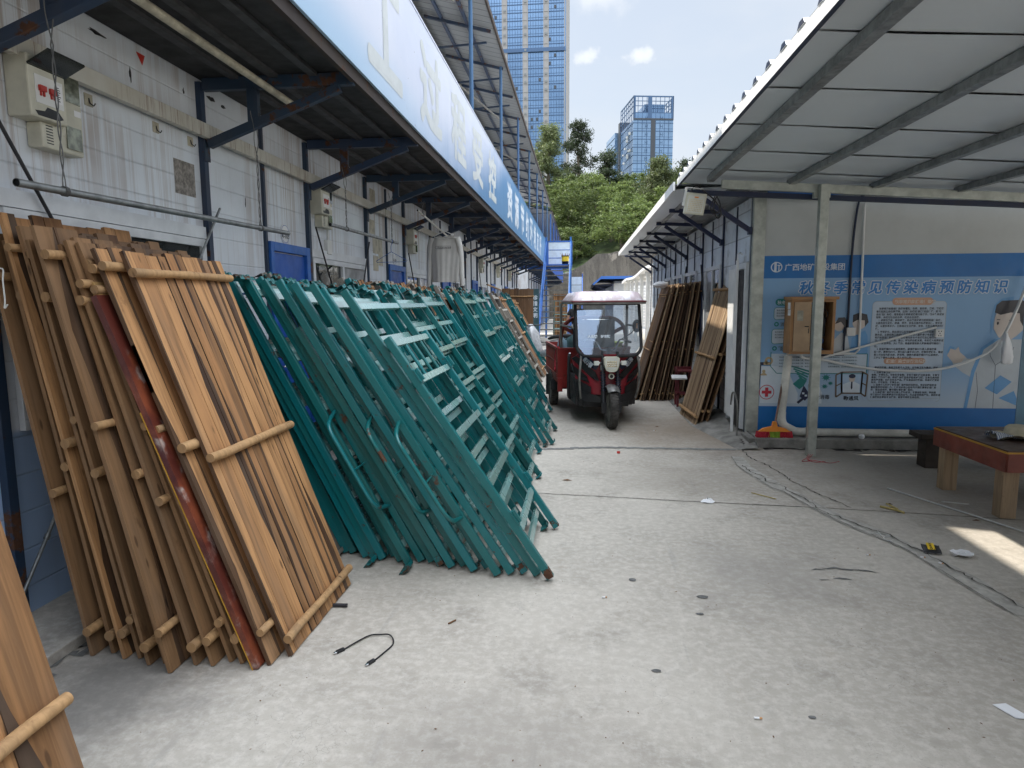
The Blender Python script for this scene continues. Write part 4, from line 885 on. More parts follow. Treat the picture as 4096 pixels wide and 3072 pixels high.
m.add([(CX0-.016,CY0,cz(CX0,CY0)-.036),(CX0+.012,CY0,cz(CX0,CY0)-.036),(CX0+.012,CY1,cz(CX0,CY1)-.036),(CX0-.016,CY1,cz(CX0,CY1)-.036)], [(0,1,2,3)], 1)
y = CY1-.2
while y > CY0:     # crests of the corrugated top sheet
    m.prism([(y-.055,.042),(y-.028,.072),(y+.028,.072),(y+.055,.042)], CX0-.02, CX0+2.0, 0, Matrix(((0,0,1,0),(1,0,0,0),(0,1,0,cz(CX0,y)),(0,0,0,1))), 1); y -= .277
W(m, 'edge_trim', ['white','dark_blue'], cp)
for x in (1.30,2.08,2.87,3.66,4.45,5.3):
    m = MB(); m.add([(x+dx, yy, cz(x,yy)-dz) for yy in (CY0,7.02) for dx, dz in ((-.032,.008),(.032,.008),(.032,.062),(-.032,.062))], [(0,1,2,3),(7,6,5,4),(0,4,5,1),(1,5,6,2),(2,6,7,3),(3,7,4,0)]); W(m, 'purlin', 'galv_dull', cp, bevel=.004)
m = MB(); m.bar((1.40,6.965,2.755),(7.6,6.965,2.755-.42),.05,.085); m.box((2.29,6.94,2.60),(2.45,6.99,2.66)); W(m, 'cross_beam', 'galv', cp, bevel=.004)
m = MB(); m.bar((1.05,7.05,2.70),(7.6,7.05,2.70-.40),.04,.05); W(m, 'blue_rail', 'dark_blue', cp)
m = MB(); m.box((2.325,6.85,0),(2.41,6.93,2.72)); W(m, 'column', 'galv', cp, bevel=.006)
m = MB(); tr_ = random.Random(9)
for k in range(3): m.tube(smooth_path([(2.33+.02*k,6.83,.03),(2.28,6.74-.03*k,.012),(2.22+.05*k,6.66,.010),(2.2+.12*k,6.6-.02*k,.010),(2.30+.13*k,6.64,.008)],4), .0025, 5)
tag(m.build('plastic_twine', 'red_cloth'), 'frayed red plastic twine round the foot of the galvanised column', 'twine')

# ---- floodlight under the eave corner
fl = thing('floodlight', 'square cream LED floodlight hanging under the eave corner', 'floodlight', (1.14, 6.95, 2.57))
mt = Matrix.Translation((1.14,6.93,2.565)) @ Matrix.Rotation(R(7),4,'Y') @ Matrix.Rotation(R(16),4,'X')
m = MB(); m.box((-.10,-.025,-.105),(.10,.02,.105),0,mt); m.box((-.088,.0205,-.09),(.088,.05,.09),0,mt); W(m, 'housing', 'cream', fl, bevel=.008)
m = MB(); m.box((-.082,-.031,-.085),(.082,-.0255,.085),0,mt); lp = W(m, 'lens', 'lens', fl)
m = MB()
for a in range(9):
    for b in range(7): m.box((-.066+a*.0155,-.033,-.07+b*.0175),(-.057+a*.0155,-.0312,-.06+b*.0175),0,mt)
sub(m, 'led', 'led', lp)
m = MB(); m.box((-.02,-.034,.062),(.02,-.0312,.074),0,mt); sub(m, 'sticker', 'orange', lp)
m = MB(); m.bar(mt@Vector((-.112,0,-.03)), mt@Vector((-.112,.0,.15)),.025,.005); m.bar(mt@Vector((-.112,0,.15)), mt@Vector((.05,.0,.15)),.025,.005); W(m, 'yoke', 'white', fl)
m = MB(); m.tube(smooth_path([(1.09,6.95,2.68),(1.15,6.96,2.75),(1.24,6.98,2.69),(1.33,7.0,2.62),(1.40,7.05,2.55),(1.43,7.08,2.47),(1.39,7.08,2.44),(1.35,7.05,2.53),(1.37,7.05,2.64),(1.45,7.1,2.68)],6), .007, 6); m.tube(smooth_path([(1.36,7.05,2.66),(1.32,7.05,2.55),(1.34,7.05,2.49),(1.40,7.05,2.50),(1.41,7.05,2.58),(1.37,7.05,2.66)],6), .006, 6); W(m, 'cable', 'black', fl)

# ---- printed health banner on the end wall
bn = thing('health_banner', 'large blue printed health banner on the end wall behind the column', 'banner', (3.4, BY-.01, .1))
BL, BR = 1.97, 4.74
def bmat(name, c): M[name] = plain(name, c, .42, 0, .07, 3); return name
bmat('print_blue', (.008,.145,.42,1)); bmat('print_mid', (.13,.33,.60,1)); bmat('print_teal', (.01,.20,.19,1)); bmat('print_navy', (.015,.02,.06,1)); bmat('print_skin', (.60,.52,.46,1)); bmat('print_coat', (.50,.54,.57,1)); bmat('print_white', (.62,.68,.74,1)); bmat('print_peach', (.62,.36,.24,1)); bmat('print_pale', (.42,.56,.72,1)); bmat('print_red', (.50,.03,.05,1)); bmat('print_brown', (.20,.14,.10,1)); bmat('print_title', (.02,.20,.55,1)); bmat('print_hairdark', (.03,.028,.035,1))
t = NT('print_field'); v = t.coord('Object'); x, y, z = t.sep(v); gx = t.ramp(x, -1.2, 1.3)
g = t.noise(v, 1.1, 3); c = t.mix(t.ramp(t.math('ADD', x, t.math('MULTIPLY', g, .6)), -1.1, -.2), (.20,.42,.66,1), (.42,.56,.72,1)); c = t.mix(t.ramp(x, .4, 1.2), c, (.22,.40,.63,1)); c = t.mix(t.ramp(z, .95, .30), c, (.50,.58,.66,1)); t.base(c); t.rough(.42); t.bump(t.noise(v, 3, 3), .05, .02); M['print_field'] = t.m
yb0 = BY-.004
def rect(mb, x0, z0, x1, z1, lay, mi=0): mb.add([(x0,yb0-.0012*lay,z0),(x1,yb0-.0012*lay,z0),(x1,yb0-.0012*lay,z1),(x0,yb0-.0012*lay,z1)], [(0,1,2,3)], mi)
def poly(mb, pts, lay, mi=0): mb.add([(x,yb0-.0012*lay,z) for x, z in pts], [tuple(range(len(pts)))], mi)
def rrect(x0, z0, x1, z1, r, n=5):
    out = []
    for cx, cz_, a0 in ((x1-r,z0+r,-90),(x1-r,z1-r,0),(x0+r,z1-r,90),(x0+r,z0+r,180)): out += [(cx+r*math.cos(R(a0+90*k/n)), cz_+r*math.sin(R(a0+90*k/n))) for k in range(n+1)]
    return out
def ell(cx, cz_, rx, rz, n=20, a0=0, a1=360): return [(cx+rx*math.cos(R(a0+(a1-a0)*k/n)), cz_+rz*math.sin(R(a0+(a1-a0)*k/n))) for k in range(n+(0 if a1-a0>=360 else 1))]
def ring(mb, cx, cz_, r0, r1, lay, mi=0, n=28, e=1.):
    vs = []
    for k in range(n): a = 2*math.pi*k/n; vs += [(cx+r0*math.cos(a), yb0-.0012*lay, cz_+r0*e*math.sin(a)),(cx+r1*math.cos(a), yb0-.0012*lay, cz_+r1*e*math.sin(a))]
    mb.add(vs, [(2*k,2*k+1,(2*k+3)%(2*n),(2*k+2)%(2*n)) for k in range(n)], mi)
def line(mb, pts, w, lay, mi=0):
    for (x0,z0),(x1,z1) in zip(pts[:-1], pts[1:]):
        d = Vector((x1-x0, z1-z0)); 
        if d.length < 1e-6: continue
        d.normalize(); nx_, nz2 = -d.y*w/2, d.x*w/2; poly(mb, [(x0+nx_,z0+nz2),(x0-nx_,z0-nz2),(x1-nx_,z1-nz2),(x1+nx_,z1+nz2)], lay, mi)
ft = lambda x, z, lay: frame_xz(x, yb0-.0012*lay, z)
m = MB(); m.box((BL,BY-.0035,.105),(BR,BY-.0005,.405)); W(m, 'lower_band', 'print_blue', bn)
m = MB(); m.box((BL,BY-.0035,.4052),(BR,BY-.0005,1.835)); W(m, 'printed_field', 'print_field', bn)
m = MB(); m.box((BL,BY-.0035,1.8352),(BR,BY-.0005,2.08)); W(m, 'upper_band', 'print_blue', bn)
# logo and company name
m = MB(); ring(m, 2.15,1.957,.050,.062,1,0,28,.92); rect(m,2.125,1.905,2.150,2.015,2); rect(m,2.158,1.972,2.192,1.982,2); rect(m,2.170,1.915,2.180,1.972,2); W(m, 'logo', 'print_white', bn)
m = MB(); text_into(m, '广西地矿建设集团', ft(2.235,1.925,2), .080, .0012); W(m, 'company_lettering', 'print_white', bn)
# title with white outline
ttl = '秋冬季常见传染病预防知识'; w_ = (4.50-2.40)/11.55
m = MB(); m2 = MB()
for k, ch in enumerate(ttl):
    sl = Matrix(((1,.12,0,0),(0,1,0,0),(0,0,1,0),(0,0,0,1)))
    text_bold(m2, ch, ft(2.395+k*w_,1.672,1.6) @ sl, .150, .0135, 0, 12); text_bold(m, ch, ft(2.395+k*w_,1.672,2.8) @ sl, .150, .0045, 0, 6)
W(m2, 'title_outline', 'print_white', bn); W(m, 'title_lettering', 'print_title', bn)
# text panel
m = MB(); poly(m, rrect(3.185,.475,3.945,1.575,.04), 1); W(m, 'text_panel', plain('print_panel', (.47,.56,.66,1), .45, 0, .05), bn)
m = MB(); line(m, rrect(3.185,.475,3.945,1.575,.04)+[(3.945,.515)], .004, 2); W(m, 'panel_border', plain('print_border', (.42,.45,.46,1), .5, 0, .05), bn)
for q_ in ((3.385,1.535,3.805,1.615,.038),(3.335,.888,3.765,.958,.033)): m = MB(); poly(m, rrect(*q_), 3); W(m, 'heading_pill', 'print_peach', bn)
M['print_cream'] = plain('print_cream', (.66,.58,.50,1), .5, 0, .05)
for q_, x_, z_ in (('秋季常见的肠道传染病',3.41,1.556),('肠道传染病的防治措施',3.36,.906)): m = MB(); text_into(m, q_, ft(x_,z_,4), .042, .0012); W(m, 'heading_lettering', 'print_cream', bn)
body = ['    秋季常见的肠道传染病有霍乱、伤寒、副伤寒、痢疾、轮状病','毒引起的感染性腹泻等。这类传染病经“粪口”途径传播，是“吃','进去”的传染病。通常是由于细菌或病毒污染了手、饮水餐具或食','物等，未经过恰当的处理，吃进去后发病。','    1. 细菌性痢疾。简称菌痢，是由痢疾杆菌引起的肠道传染病，','主要表现为发热、腹痛、腹泻、里急后重和粘液脓血便。常年发','病，以夏秋季多见。主要通过生活接触、食物、水和苍蝇等途径传','播。','    2. 甲型肝炎。是由通过感染甲型肝炎病毒(HAV)引起的','脏炎症，主要经粪口途径传播，发病以儿童和青少年多见，','常见的肠道传染病之一，在病毒性肝炎中发病率及感染率最','烧、乏力、食欲减退、恶心、呕吐和皮肤发黄，有的病人有腹胀或','腹泻、尿呈褐色、大便苍白、检查肝脏有肿大和触痛或叩痛的体','征。','    3. 肠道病毒EV71感染性疾病。肠道病毒EV71是人肠道病毒','的一种，简称为EV71，常引起儿童手足口病、病毒性咽峡炎，重症','患儿可出现为肺水肿、脑炎等，统称为肠道病毒EV71感染疾病。','三岁以下婴幼儿多发，成人也可感染。']
body2 = ['    要讲究环境、食品卫生和个人卫生。以饮食卫生为重点，把好','“病从口入关”做好“三管一灭”加强自身防护','    1. 注意饮食卫生','食物，不喝生水。不吃生冷食物；不吃苍蝇叮爬过的食物；不暴饮','暴食；实行分餐制，养成餐前便后洗手的良好习惯；生食瓜果蔬菜','要洗净消毒；杜绝生吃水产品。罐头食品出现鼓起、色香味改变的','情况，不可食用。不喝生水。','    2. 加强个人防护了解肠道传染病的相关知识。充足的睡眠和丰','富的营养可增强体力，保持良好的心情有助于预防夏季肠道传染','病、适当进食蒜、醋可预防胃肠道传染病。','    3. 感染肠道传染病应立即上医院就诊，不要胡乱用药，特别是','不能自行使用抗菌素进行不规范治疗。防止耐药性的产生，某些肠道','传染病抗生素的不当使用，甚至可导致生命危险。']
m = MB()
for i, l in enumerate(body): text_into(m, l, ft(3.225,1.487-.0316*i,3), .0265, .0006, sx=.93)
for i, l in enumerate(body2): text_into(m, l, ft(3.215,.842-.0276*i,3), .0245, .0006, sx=1.0)
W(m, 'body_lettering', plain('print_text', (.07,.08,.10,1), .5, 0, .05), bn)
# left column: green pill, outlined boxes, bullets
m = MB(); poly(m, rrect(2.155,1.535,2.40,1.61,.035), 1); line(m, rrect(2.145,1.38,2.60,1.515,.03)+[(2.60,1.41)], .006, 1); line(m, rrect(2.13,1.11,2.60,1.275,.03)+[(2.60,1.14)], .006, 1)
line(m, [(2.13,1.02),(2.13,.86),(2.20,.78),(3.16,.78),(3.16,1.0),(2.80,1.0)], .008, 2); ring(m,2.175,1.33,.012,.026,2); ring(m,2.165,1.06,.012,.026,2); W(m, 'green_frames', 'print_teal', bn)
m = MB(); poly(m, rrect(2.147,1.382,2.598,1.513,.03), .6); poly(m, rrect(2.132,1.112,2.598,1.273,.03), .6); poly(m, [(2.13,1.0),(2.13,.86),(2.20,.78),(3.16,.78),(3.16,1.0)], .6); W(m, 'white_boxes', plain('print_offwhite', (.52,.60,.68,1), .45, 0, .05), bn)
m = MB(); text_into(m, '秋冬季', ft(2.175,1.552,2.2), .046, .001); W(m, 'pill_lettering', 'print_white', bn)
m = MB(); text_into(m, '流感', ft(2.215,1.31,2), .05, .0015); text_into(m, '预防', ft(2.205,1.04,2), .05, .0015)
for i in range(3): text_into(m, '是由流感病毒引起的急性呼吸道传染病主要通过', ft(2.17,1.475-.03*i,2), .02, .0003); text_into(m, '发热咳嗽乏力咽痛全身酸痛等症状应及时就医', ft(2.16,1.235-.03*i,2), .02, .0003)
for i in range(4): text_into(m, '如出现症状，应及时佩戴口罩，勤洗手勤通风，', ft(2.22,.955-.035*i,2), .02, .0003); text_into(m, '如果流感症状，应立即到医院就诊。', ft(2.75,.955-.035*i,2), .02, .0003)
W(m, 'side_lettering', plain('print_greytext', (.12,.17,.20,1), .5, 0, .05), bn)
# sneezing pair
m = MB(); poly(m, [(2.80,1.002),(2.80,1.16),(2.87,1.24),(2.94,1.20),(2.97,1.05),(2.97,1.002)], 1); W(m, 'girl_coat', 'print_coat', bn)
for q_ in ((2.845,1.315,.055,.065,2),(3.055,1.345,.072,.075,2)): m = MB(); poly(m, ell(*q_[:4]), q_[4]); W(m, 'face', 'print_skin', bn)
m = MB(); poly(m, ell(3.02,1.245,.05,.035), 4); W(m, 'hand', 'print_skin', bn)
m = MB(); poly(m, [(2.80,1.33),(2.83,1.40),(2.90,1.405),(2.945,1.34),(2.945,1.22),(2.89,1.235),(2.895,1.31),(2.86,1.355)], 3); poly(m, [(2.985,1.345),(2.985,1.43),(3.05,1.455),(3.13,1.435),(3.15,1.35),(3.115,1.30),(3.11,1.37),(3.03,1.375)], 3); W(m, 'hair_shapes', 'print_hairdark', bn)
m = MB(); poly(m, [(2.975,1.002),(2.985,1.18),(3.05,1.225),(3.12,1.26),(3.15,1.20),(3.16,1.002)], 2); W(m, 'boy_jumper', 'print_mid', bn)
# window picture
m = MB()
for pts in ([(2.90,.795),(3.12,.80),(3.115,.56),(2.91,.56)],[(2.90,.795),(2.84,.765),(2.85,.515),(2.91,.56)],[(3.12,.80),(3.175,.77),(3.165,.525),(3.115,.56)]): line(m, pts+[pts[0]], .016, 3)
line(m, [(2.845,.64),(2.905,.675)], .012, 3); line(m, [(3.17,.65),(3.118,.675)], .012, 3); W(m, 'window_outline', 'print_brown', bn)
m = MB(); poly(m, [(2.90,.795),(3.12,.80),(3.115,.56),(2.91,.56)], 1); W(m, 'window_sky', 'print_pale', bn)
m = MB(); poly(m, [(2.925,.565),(2.92,.66),(2.99,.69),(3.04,.69),(3.10,.66),(3.10,.565)], 2); W(m, 'shirt_shape', 'print_white', bn)
m = MB(); poly(m, ell(3.013,.725,.033,.04), 2.5); W(m, 'small_face', 'print_skin', bn)
m = MB(); poly(m, ell(3.013,.752,.036,.024), 3); poly(m, [(3.005,.69),(3.02,.69),(3.022,.62),(3.013,.60),(3.004,.62)], 3); W(m, 'small_hair', 'print_navy', bn)
m = MB(); text_into(m, '勤通风', ft(2.93,.483,2), .055, .0006); text_into(m, '勤消毒', ft(2.62,.495,2), .055, .0006); W(m, 'caption_lettering', 'ink', bn)
# germs, clipboard, cross, bottle, stripes
for (cx, cz_, rr) in ((2.735,.735,.032),(2.725,.635,.022),(2.785,.67,.018)):
    m = MB(); poly(m, ell(cx,cz_,rr,rr*.8), 2)
    for k in range(9): a = k*.7; line(m, [(cx,cz_),(cx+rr*1.55*math.cos(a), cz_+rr*1.3*math.sin(a))], .005, 2.3)
    W(m, 'germ', 'print_teal', bn)
for k in range(5): m = MB(); line(m, [(2.36+.02*k,.86-.055*k*.5),(2.56-.01*k,.80-.03*k)], .018, 1); W(m, 'green_stripe', 'print_teal', bn)
m = MB(); poly(m, [(2.38,.66),(2.46,.735),(2.53,.70),(2.50,.64),(2.455,.60)], 2); W(m, 'green_shape', 'print_teal', bn)
for pts, ly in (([(1.985,.60),(1.985,.86),(2.01,.905),(2.13,.905),(2.13,.87),(2.03,.87),(2.02,.60)],1),([(2.46,.52),(2.50,.645),(2.575,.535),(2.52,.47)],3),([(2.43,.455),(2.45,.435),(2.61,.575),(2.59,.595)],3.6),([(2.545,.62),(2.60,.66),(2.64,.60),(2.60,.575)],3),(ell(2.58,.64,.035,.05),2),([(2.57,.42),(2.60,.49),(2.66,.47),(2.66,.42)],3)):
    m = MB(); poly(m, pts, ly); W(m, 'navy_shape', 'print_navy', bn)
m = MB(); poly(m, [(2.03,.44),(2.03,.86),(2.13,.86),(2.30,.86),(2.44,.55),(2.44,.44)], .8); poly(m, [(2.60,.44),(2.60,.62),(2.66,.66),(2.70,.56),(2.70,.44)], 1.2); rect(m,2.485,.545,2.51,.565,4); rect(m,2.515,.52,2.54,.54,4); W(m, 'paper_shape', 'print_white', bn)
m = MB(); rect(m, 2.055,.875,2.10,.91,2); ring(m, 2.11,.92,.02,.045,2); poly(m, ell(2.06,.80,.018,.02), 2); poly(m, ell(2.06,.755,.036,.028,12,0,180), 2); W(m, 'clip_shape', plain('print_tan', (.50,.38,.22,1), .5, 0, .05), bn)
m = MB(); ring(m, 2.10,.565,.075,.083,2,0,32); rect(m, 2.047,.548,2.153,.582,2); rect(m, 2.083,.512,2.117,.618,2.3); poly(m, ell(1.995,.80,.012,.022), 2); W(m, 'red_cross', 'print_red', bn)
# doctor figure at the right
m = MB(); poly(m, [(4.23,.4055),(4.28,.80),(4.36,1.06),(4.50,1.16),(4.735,1.16),(4.735,.4055)], 1.4); poly(m, [(4.02,1.00),(4.10,1.04),(4.20,.95),(4.33,.95),(4.30,.72),(4.16,.80),(4.06,.88)], 1.3); W(m, 'doctor_coat', 'print_coat', bn)
m = MB(); poly(m, [(4.20,.4055),(4.25,.82),(4.33,1.07),(4.46,1.17),(4.50,1.16),(4.36,1.05),(4.285,.80),(4.235,.4055)], 1.45); poly(m, [(4.42,1.20),(4.40,1.36),(4.43,1.53),(4.50,1.60),(4.62,1.62),(4.62,1.58),(4.5,1.56),(4.45,1.5),(4.43,1.35)], 1.1); poly(m, [(3.985,1.02),(4.01,1.09),(4.06,1.075),(4.03,1.0)], 1.1); poly(m, [(4.40,.63),(4.55,.77),(4.67,.70),(4.53,.56)], 3); poly(m, [(4.55,.52),(4.70,.60),(4.735,.52),(4.735,.44)], 2.2); W(m, 'blue_shadow', 'print_mid', bn)
m = MB(); poly(m, [(4.445,1.40),(4.44,1.28),(4.50,1.18),(4.60,1.14),(4.68,1.20),(4.735,1.26),(4.735,1.45),(4.47,1.48)], 2); W(m, 'doctor_face', 'print_skin', bn)
m = MB(); poly(m, [(3.99,.985),(4.02,1.06),(4.07,1.045),(4.10,1.08),(4.12,1.02),(4.18,.97),(4.14,.91),(4.06,.90)], 2); W(m, 'doctor_hand', 'print_skin', bn)
m = MB(); poly(m, [(4.44,1.45),(4.45,1.53),(4.50,1.575),(4.60,1.58),(4.70,1.585),(4.735,1.56),(4.735,1.30),(4.70,1.36),(4.69,1.44),(4.60,1.45),(4.50,1.425)], 3); poly(m, ell(4.478,1.335,.011,.017), 3); line(m, [(4.465,1.375),(4.50,1.372)], .008, 3); line(m, [(4.59,1.365),(4.62,1.37)], .008, 3); poly(m, ell(4.605,1.335,.011,.017), 3); W(m, 'doctor_hair', 'print_hairdark', bn)
m = MB(); line(m, [(4.42,1.04),(4.43,.98),(4.49,.88),(4.50,.4055)], .004, 3); line(m, [(4.66,1.08),(4.64,1.0),(4.49,.88)], .004, 3); line(m, [(4.30,.80),(4.33,.60),(4.32,.4055)], .004, 3); W(m, 'coat_lines', 'print_navy', bn)
# strip of plain sheeting at the right end
m = MB(); m.box((BR+.002,BY-.006,.12),(5.6,BY-.001,2.08)); W(m, 'side_sheet', plain('side_sheet_blue', (.10,.20,.27,1), .4, 0, .2, 2), bn)

# ---- wooden switch box on the banner
bx = thing('switch_box', 'orange-brown wooden switch box with tan door ajar and cables inside', 'switch box', (2.48, 7.35, 1.0))
m = MB(); y0, y1 = 7.36, 7.59
m.box((2.255,y0,1.015),(2.285,y1,1.60)); m.box((2.685,y0,1.015),(2.715,y1,1.60)); m.box((2.285,y0,1.015),(2.685,y1,1.04)); m.box((2.24,y0-.03,1.60),(2.735,y1,1.632)); W(m, 'case', 'box_wood', bx, bevel=.003)
m = MB(); m.box((2.286,y1-.02,1.041),(2.684,y1-.001,1.599)); W(m, 'back_panel', 'box_in', bx)
m = MB(); m.box((2.285,y0-.004,1.575),(2.685,y0+.012,1.599)); m.box((2.285,y0-.004,1.041),(2.685,y0+.012,1.055)); W(m, 'lip', 'box_wood', bx)
m = MB(); dm = Matrix.Translation((2.288,y0-.006,1.045)) @ Matrix.Rotation(R(-24),4,'Z'); m.box((0,-.012,0),(.165,0,.53),0,dm); d_ = W(m, 'door', 'door_tan', bx, bevel=.003)
m = MB(); m.box((.03,-.0145,.33),(.09,-.0125,.44),0,dm); sub(m, 'sticker_scrap', 'cream_dirty', d_)
m = MB(); m.tube([dm@Vector(p) for p in ((.145,-.012,.27),(.145,-.03,.27),(.11,-.035,.272))], .005, 6); m.tube([dm@Vector(p) for p in ((.148,-.016,.25),(.15,-.02,.23),(.147,-.018,.20))], .004, 6); sub(m, 'latch', 'rod', d_)
m = MB(); m.box((2.46,7.45,1.13),(2.56,7.565,1.45)); m.box((2.40,7.47,1.40),(2.47,7.565,1.52)); m.box((2.58,7.48,1.2),(2.66,7.565,1.4)); W(m, 'breaker_units', 'black', bx, bevel=.005)
m = MB(); m.box((2.415,7.455,1.405),(2.435,7.4695,1.44)); W(m, 'red_switch', 'red', bx)
cr = random.Random(8); m = MB()
for k in range(9):
    pts = [(cr.uniform(2.40,2.66), cr.uniform(7.40,7.55), z) for z in (1.06,1.16,1.28,1.42,1.56)]; m.tube(smooth_path(pts,5), .005, 5, k % 3)
W(m, 'cables', ['black','blue_frame','rod'], bx)
m = MB(); m.box((2.2515,y0+.03,1.50),(2.2545,y0+.11,1.57)); m.box((2.2515,y0+.02,1.43),(2.2545,y0+.10,1.495)); W(m, 'notice_sticker', 'paper', bx)
# ---- pipes, conduits, socket, switch
dp = thing('drain_pipe', 'thick dirty white drain pipe bent along the plinth', 'pipe', (2.25, 7.42, .1))
m = MB(); m.tube([(2.29,7.50,.985),(2.225,7.44,.33)], .043, 16); m.tube([(2.47,7.38,.155),(7.4,7.36,.155)], .043, 16); W(m, 'pipe_run', 'pvc', dp)
m = MB(); m.tube(bez((2.229,7.443,.37),(2.21,7.425,.24),(2.27,7.415,.205),5)+bez((2.36,7.40,.16),(2.40,7.39,.15),(2.47,7.38,.155),4), .047, 16); W(m, 'elbow', 'pvc', dp)
m = MB(); m.lathe([(.048,-.012),(.052,-.012),(.052,.012),(.048,.012)], 16, 0, Matrix.Translation((2.48,7.38,.155)) @ Matrix.Rotation(R(90),4,'Y')); W(m, 'collar', 'pvc', dp)
cd = thing('conduit', 'thin white conduit running down the banner to below the box', 'conduit', (3.05, 7.57, 1.0)); m = MB(); m.tube([(3.03,7.575,2.62),(3.06,7.575,1.05),(3.02,7.575,1.005),(2.78,7.57,1.0)], .013, 8); W(m, 'tube', 'white_plastic', cd)
cd = thing('conduit', 'dark blue conduit curving down to the white switch', 'conduit', (2.92, 7.58, 1.3)); m = MB(); m.tube(smooth_path([(3.03,7.58,2.72),(2.975,7.58,2.66),(2.945,7.58,2.4),(2.93,7.58,2.0),(2.93,7.58,1.29)],5), .012, 8); m.tube([(2.90,7.58,1.30),(2.90,7.58,.99),(2.6,7.58,.985)], .011, 8); W(m, 'tube', 'dark_blue', cd)
sw = thing('light_switch', 'white wall switch below the dark blue conduit', 'switch', (2.96, 7.58, 1.25)); m = MB(); m.box((2.918,7.558,1.20),(3.008,7.594,1.292)); W(m, 'plate', 'white_plastic', sw, bevel=.004); m = MB(); m.box((2.935,7.553,1.217),(2.991,7.5575,1.275)); W(m, 'rocker', 'white_plastic', sw, bevel=.002)
so = thing('socket', 'white double socket on the printed text panel', 'socket', (3.88, 7.58, 1.23)); m = MB(); m.box((3.835,7.555,1.185),(3.922,7.594,1.272)); W(m, 'plate', 'white_plastic', so, bevel=.004); m = MB()
for (x, z) in ((3.866,1.25),(3.892,1.25),(3.879,1.228),(3.868,1.206),(3.890,1.206)): m.box((x-.004,7.5535,z-.006),(x+.004,7.5548,z+.006))
W(m, 'pin_holes', 'black', so)
hs = thing('hose', 'white conduit hose sagging from the box across the banner to the right', 'hose', (3.2, 7.5, .85))
m = MB(); m.tube(smooth_path([(2.39,7.40,1.02),(2.42,7.46,.975),(2.50,7.5,.955),(2.64,7.5,.945),(2.92,7.5,.885),(3.22,7.5,.838),(3.47,7.5,.825),(3.70,7.5,.825),(3.9,7.5,.85),(4.09,7.5,.902),(4.31,7.5,1.0),(4.42,7.5,1.1),(4.50,7.5,1.22),(4.585,7.5,1.445),(4.655,7.5,1.67),(4.72,7.5,1.9)],6), .014, 10); W(m, 'tube', 'white_plastic', hs)
cd = thing('conduit', 'white conduit slanting from the box up to the double socket', 'conduit', (3.2, 7.55, 1.1)); m = MB(); m.tube([(2.60,7.545,.945),(3.84,7.565,1.295)], .0125, 8); W(m, 'tube', 'white_plastic', cd)
rg = thing('rag', 'white plastic rag tied to the sagging hose', 'rag', (4.5, 7.47, 1.1))
m = MB(); vs = []; rr_ = random.Random(6); prof = [(.012,1.235),(.02,1.205),(.028,1.18),(.04,1.12),(.05,1.05),(.056,.98),(.05,.92),(.02,.905)]
for j, (r_, z) in enumerate(prof):
    for k in range(14): a = k/14*2*math.pi; q = r_*(1+.28*math.sin(a*3+j*.5)+rr_.uniform(-.1,.1)); vs.append((4.50+.06*(1.235-z)+q*math.cos(a), 7.468+.5*q*math.sin(a), z+rr_.uniform(-.006,.006)))
m.add(vs, [(j*14+k, j*14+(k+1)%14, (j+1)*14+(k+1)%14, (j+1)*14+k) for j in range(len(prof)-1) for k in range(14)], 0, True); W(m, 'cloth', 'paper', rg)
# ---- broom
br = thing('broom', 'broom with red and green bristles leaning on the banner', 'broom', (2.12, 7.33, .11))
m = MB(); m.tube([(2.125,7.32,.22),(2.27,7.53,.86)], .012, 8); W(m, 'handle', plain('worn_stick', (.20,.12,.09,1), .7, 0, .4, 14), br)
m = MB(); m.tube([(2.268,7.528,.855),(2.335,7.59,1.165)], .0135, 8); W(m, 'handle_sleeve', 'white_plastic', br)
m = MB(); m.prism([(-.17,0),(.17,0),(.12,.035),(.03,.055),(.018,.11),(-.018,.11),(-.03,.055),(-.12,.035)], -.02, .02, 0, Matrix.Translation((2.12,7.31,.17)) @ Matrix.Rotation(R(90),4,'X')); W(m, 'head', 'orange', br, bevel=.006)
br_r = random.Random(4)
for nm, xa, xb, mt_ in (('bristles',-.185,-.055,'red_cloth'),('bristles',-.055,.055,plain('lime_bristles',(.28,.42,.04,1),.8,0,.2)),('bristles',.055,.185,'red_cloth')):
    m = MB()
    for k in range(150):
        x = br_r.uniform(xa,xb); y_ = br_r.uniform(-.02,.02); q = (2.12+x, 7.31+y_, .172); e = (2.12+x*1.03+br_r.uniform(-.008,.008), 7.31+y_*1.7+br_r.uniform(-.008,.008), .107); m.tube([q,e], .0035, 4, 0, False)
    W(m, nm, mt_, br)
# ---- table, hat, bench, cup
tb = thing('low_table', 'low wooden table with dark top and red-brown apron at the right edge', 'table', (3.9, 5.4, 0))
A_, B_ = Vector((3.16,5.86)), Vector((3.24,4.93)); out_ = [(3.03,5.86),(3.05,4.93),(4.6,5.0),(4.6,5.93)]
m = MB(); m.prism(out_, .507, .517); W(m, 'top', 'table_top', tb)
m = MB(); m.prism([(3.02,5.87),(3.04,4.918),(4.61,4.99),(4.61,5.94)], .4955, .5065); W(m, 'edge_strip', 'ochre', tb)
m = MB()
for p, q in zip(out_, out_[1:]+out_[:1]): m.bar((*p,.427),(*q,.427),.022,.135)
W(m, 'apron', 'table_red', tb)
for (x, y) in ((3.10,5.76),(3.12,5.03),(4.52,5.08),(4.52,5.83)):
    m = MB(); m.box((x-.055,y-.05,0),(x+.055,y+.05,.358)); W(m, 'leg', 'wood_grey', tb, bevel=.004)
ht = thing('sun_hat', 'cream wide-brimmed sun hat with blue and white scarf on the low table', 'hat', (3.40, 5.40, .52))
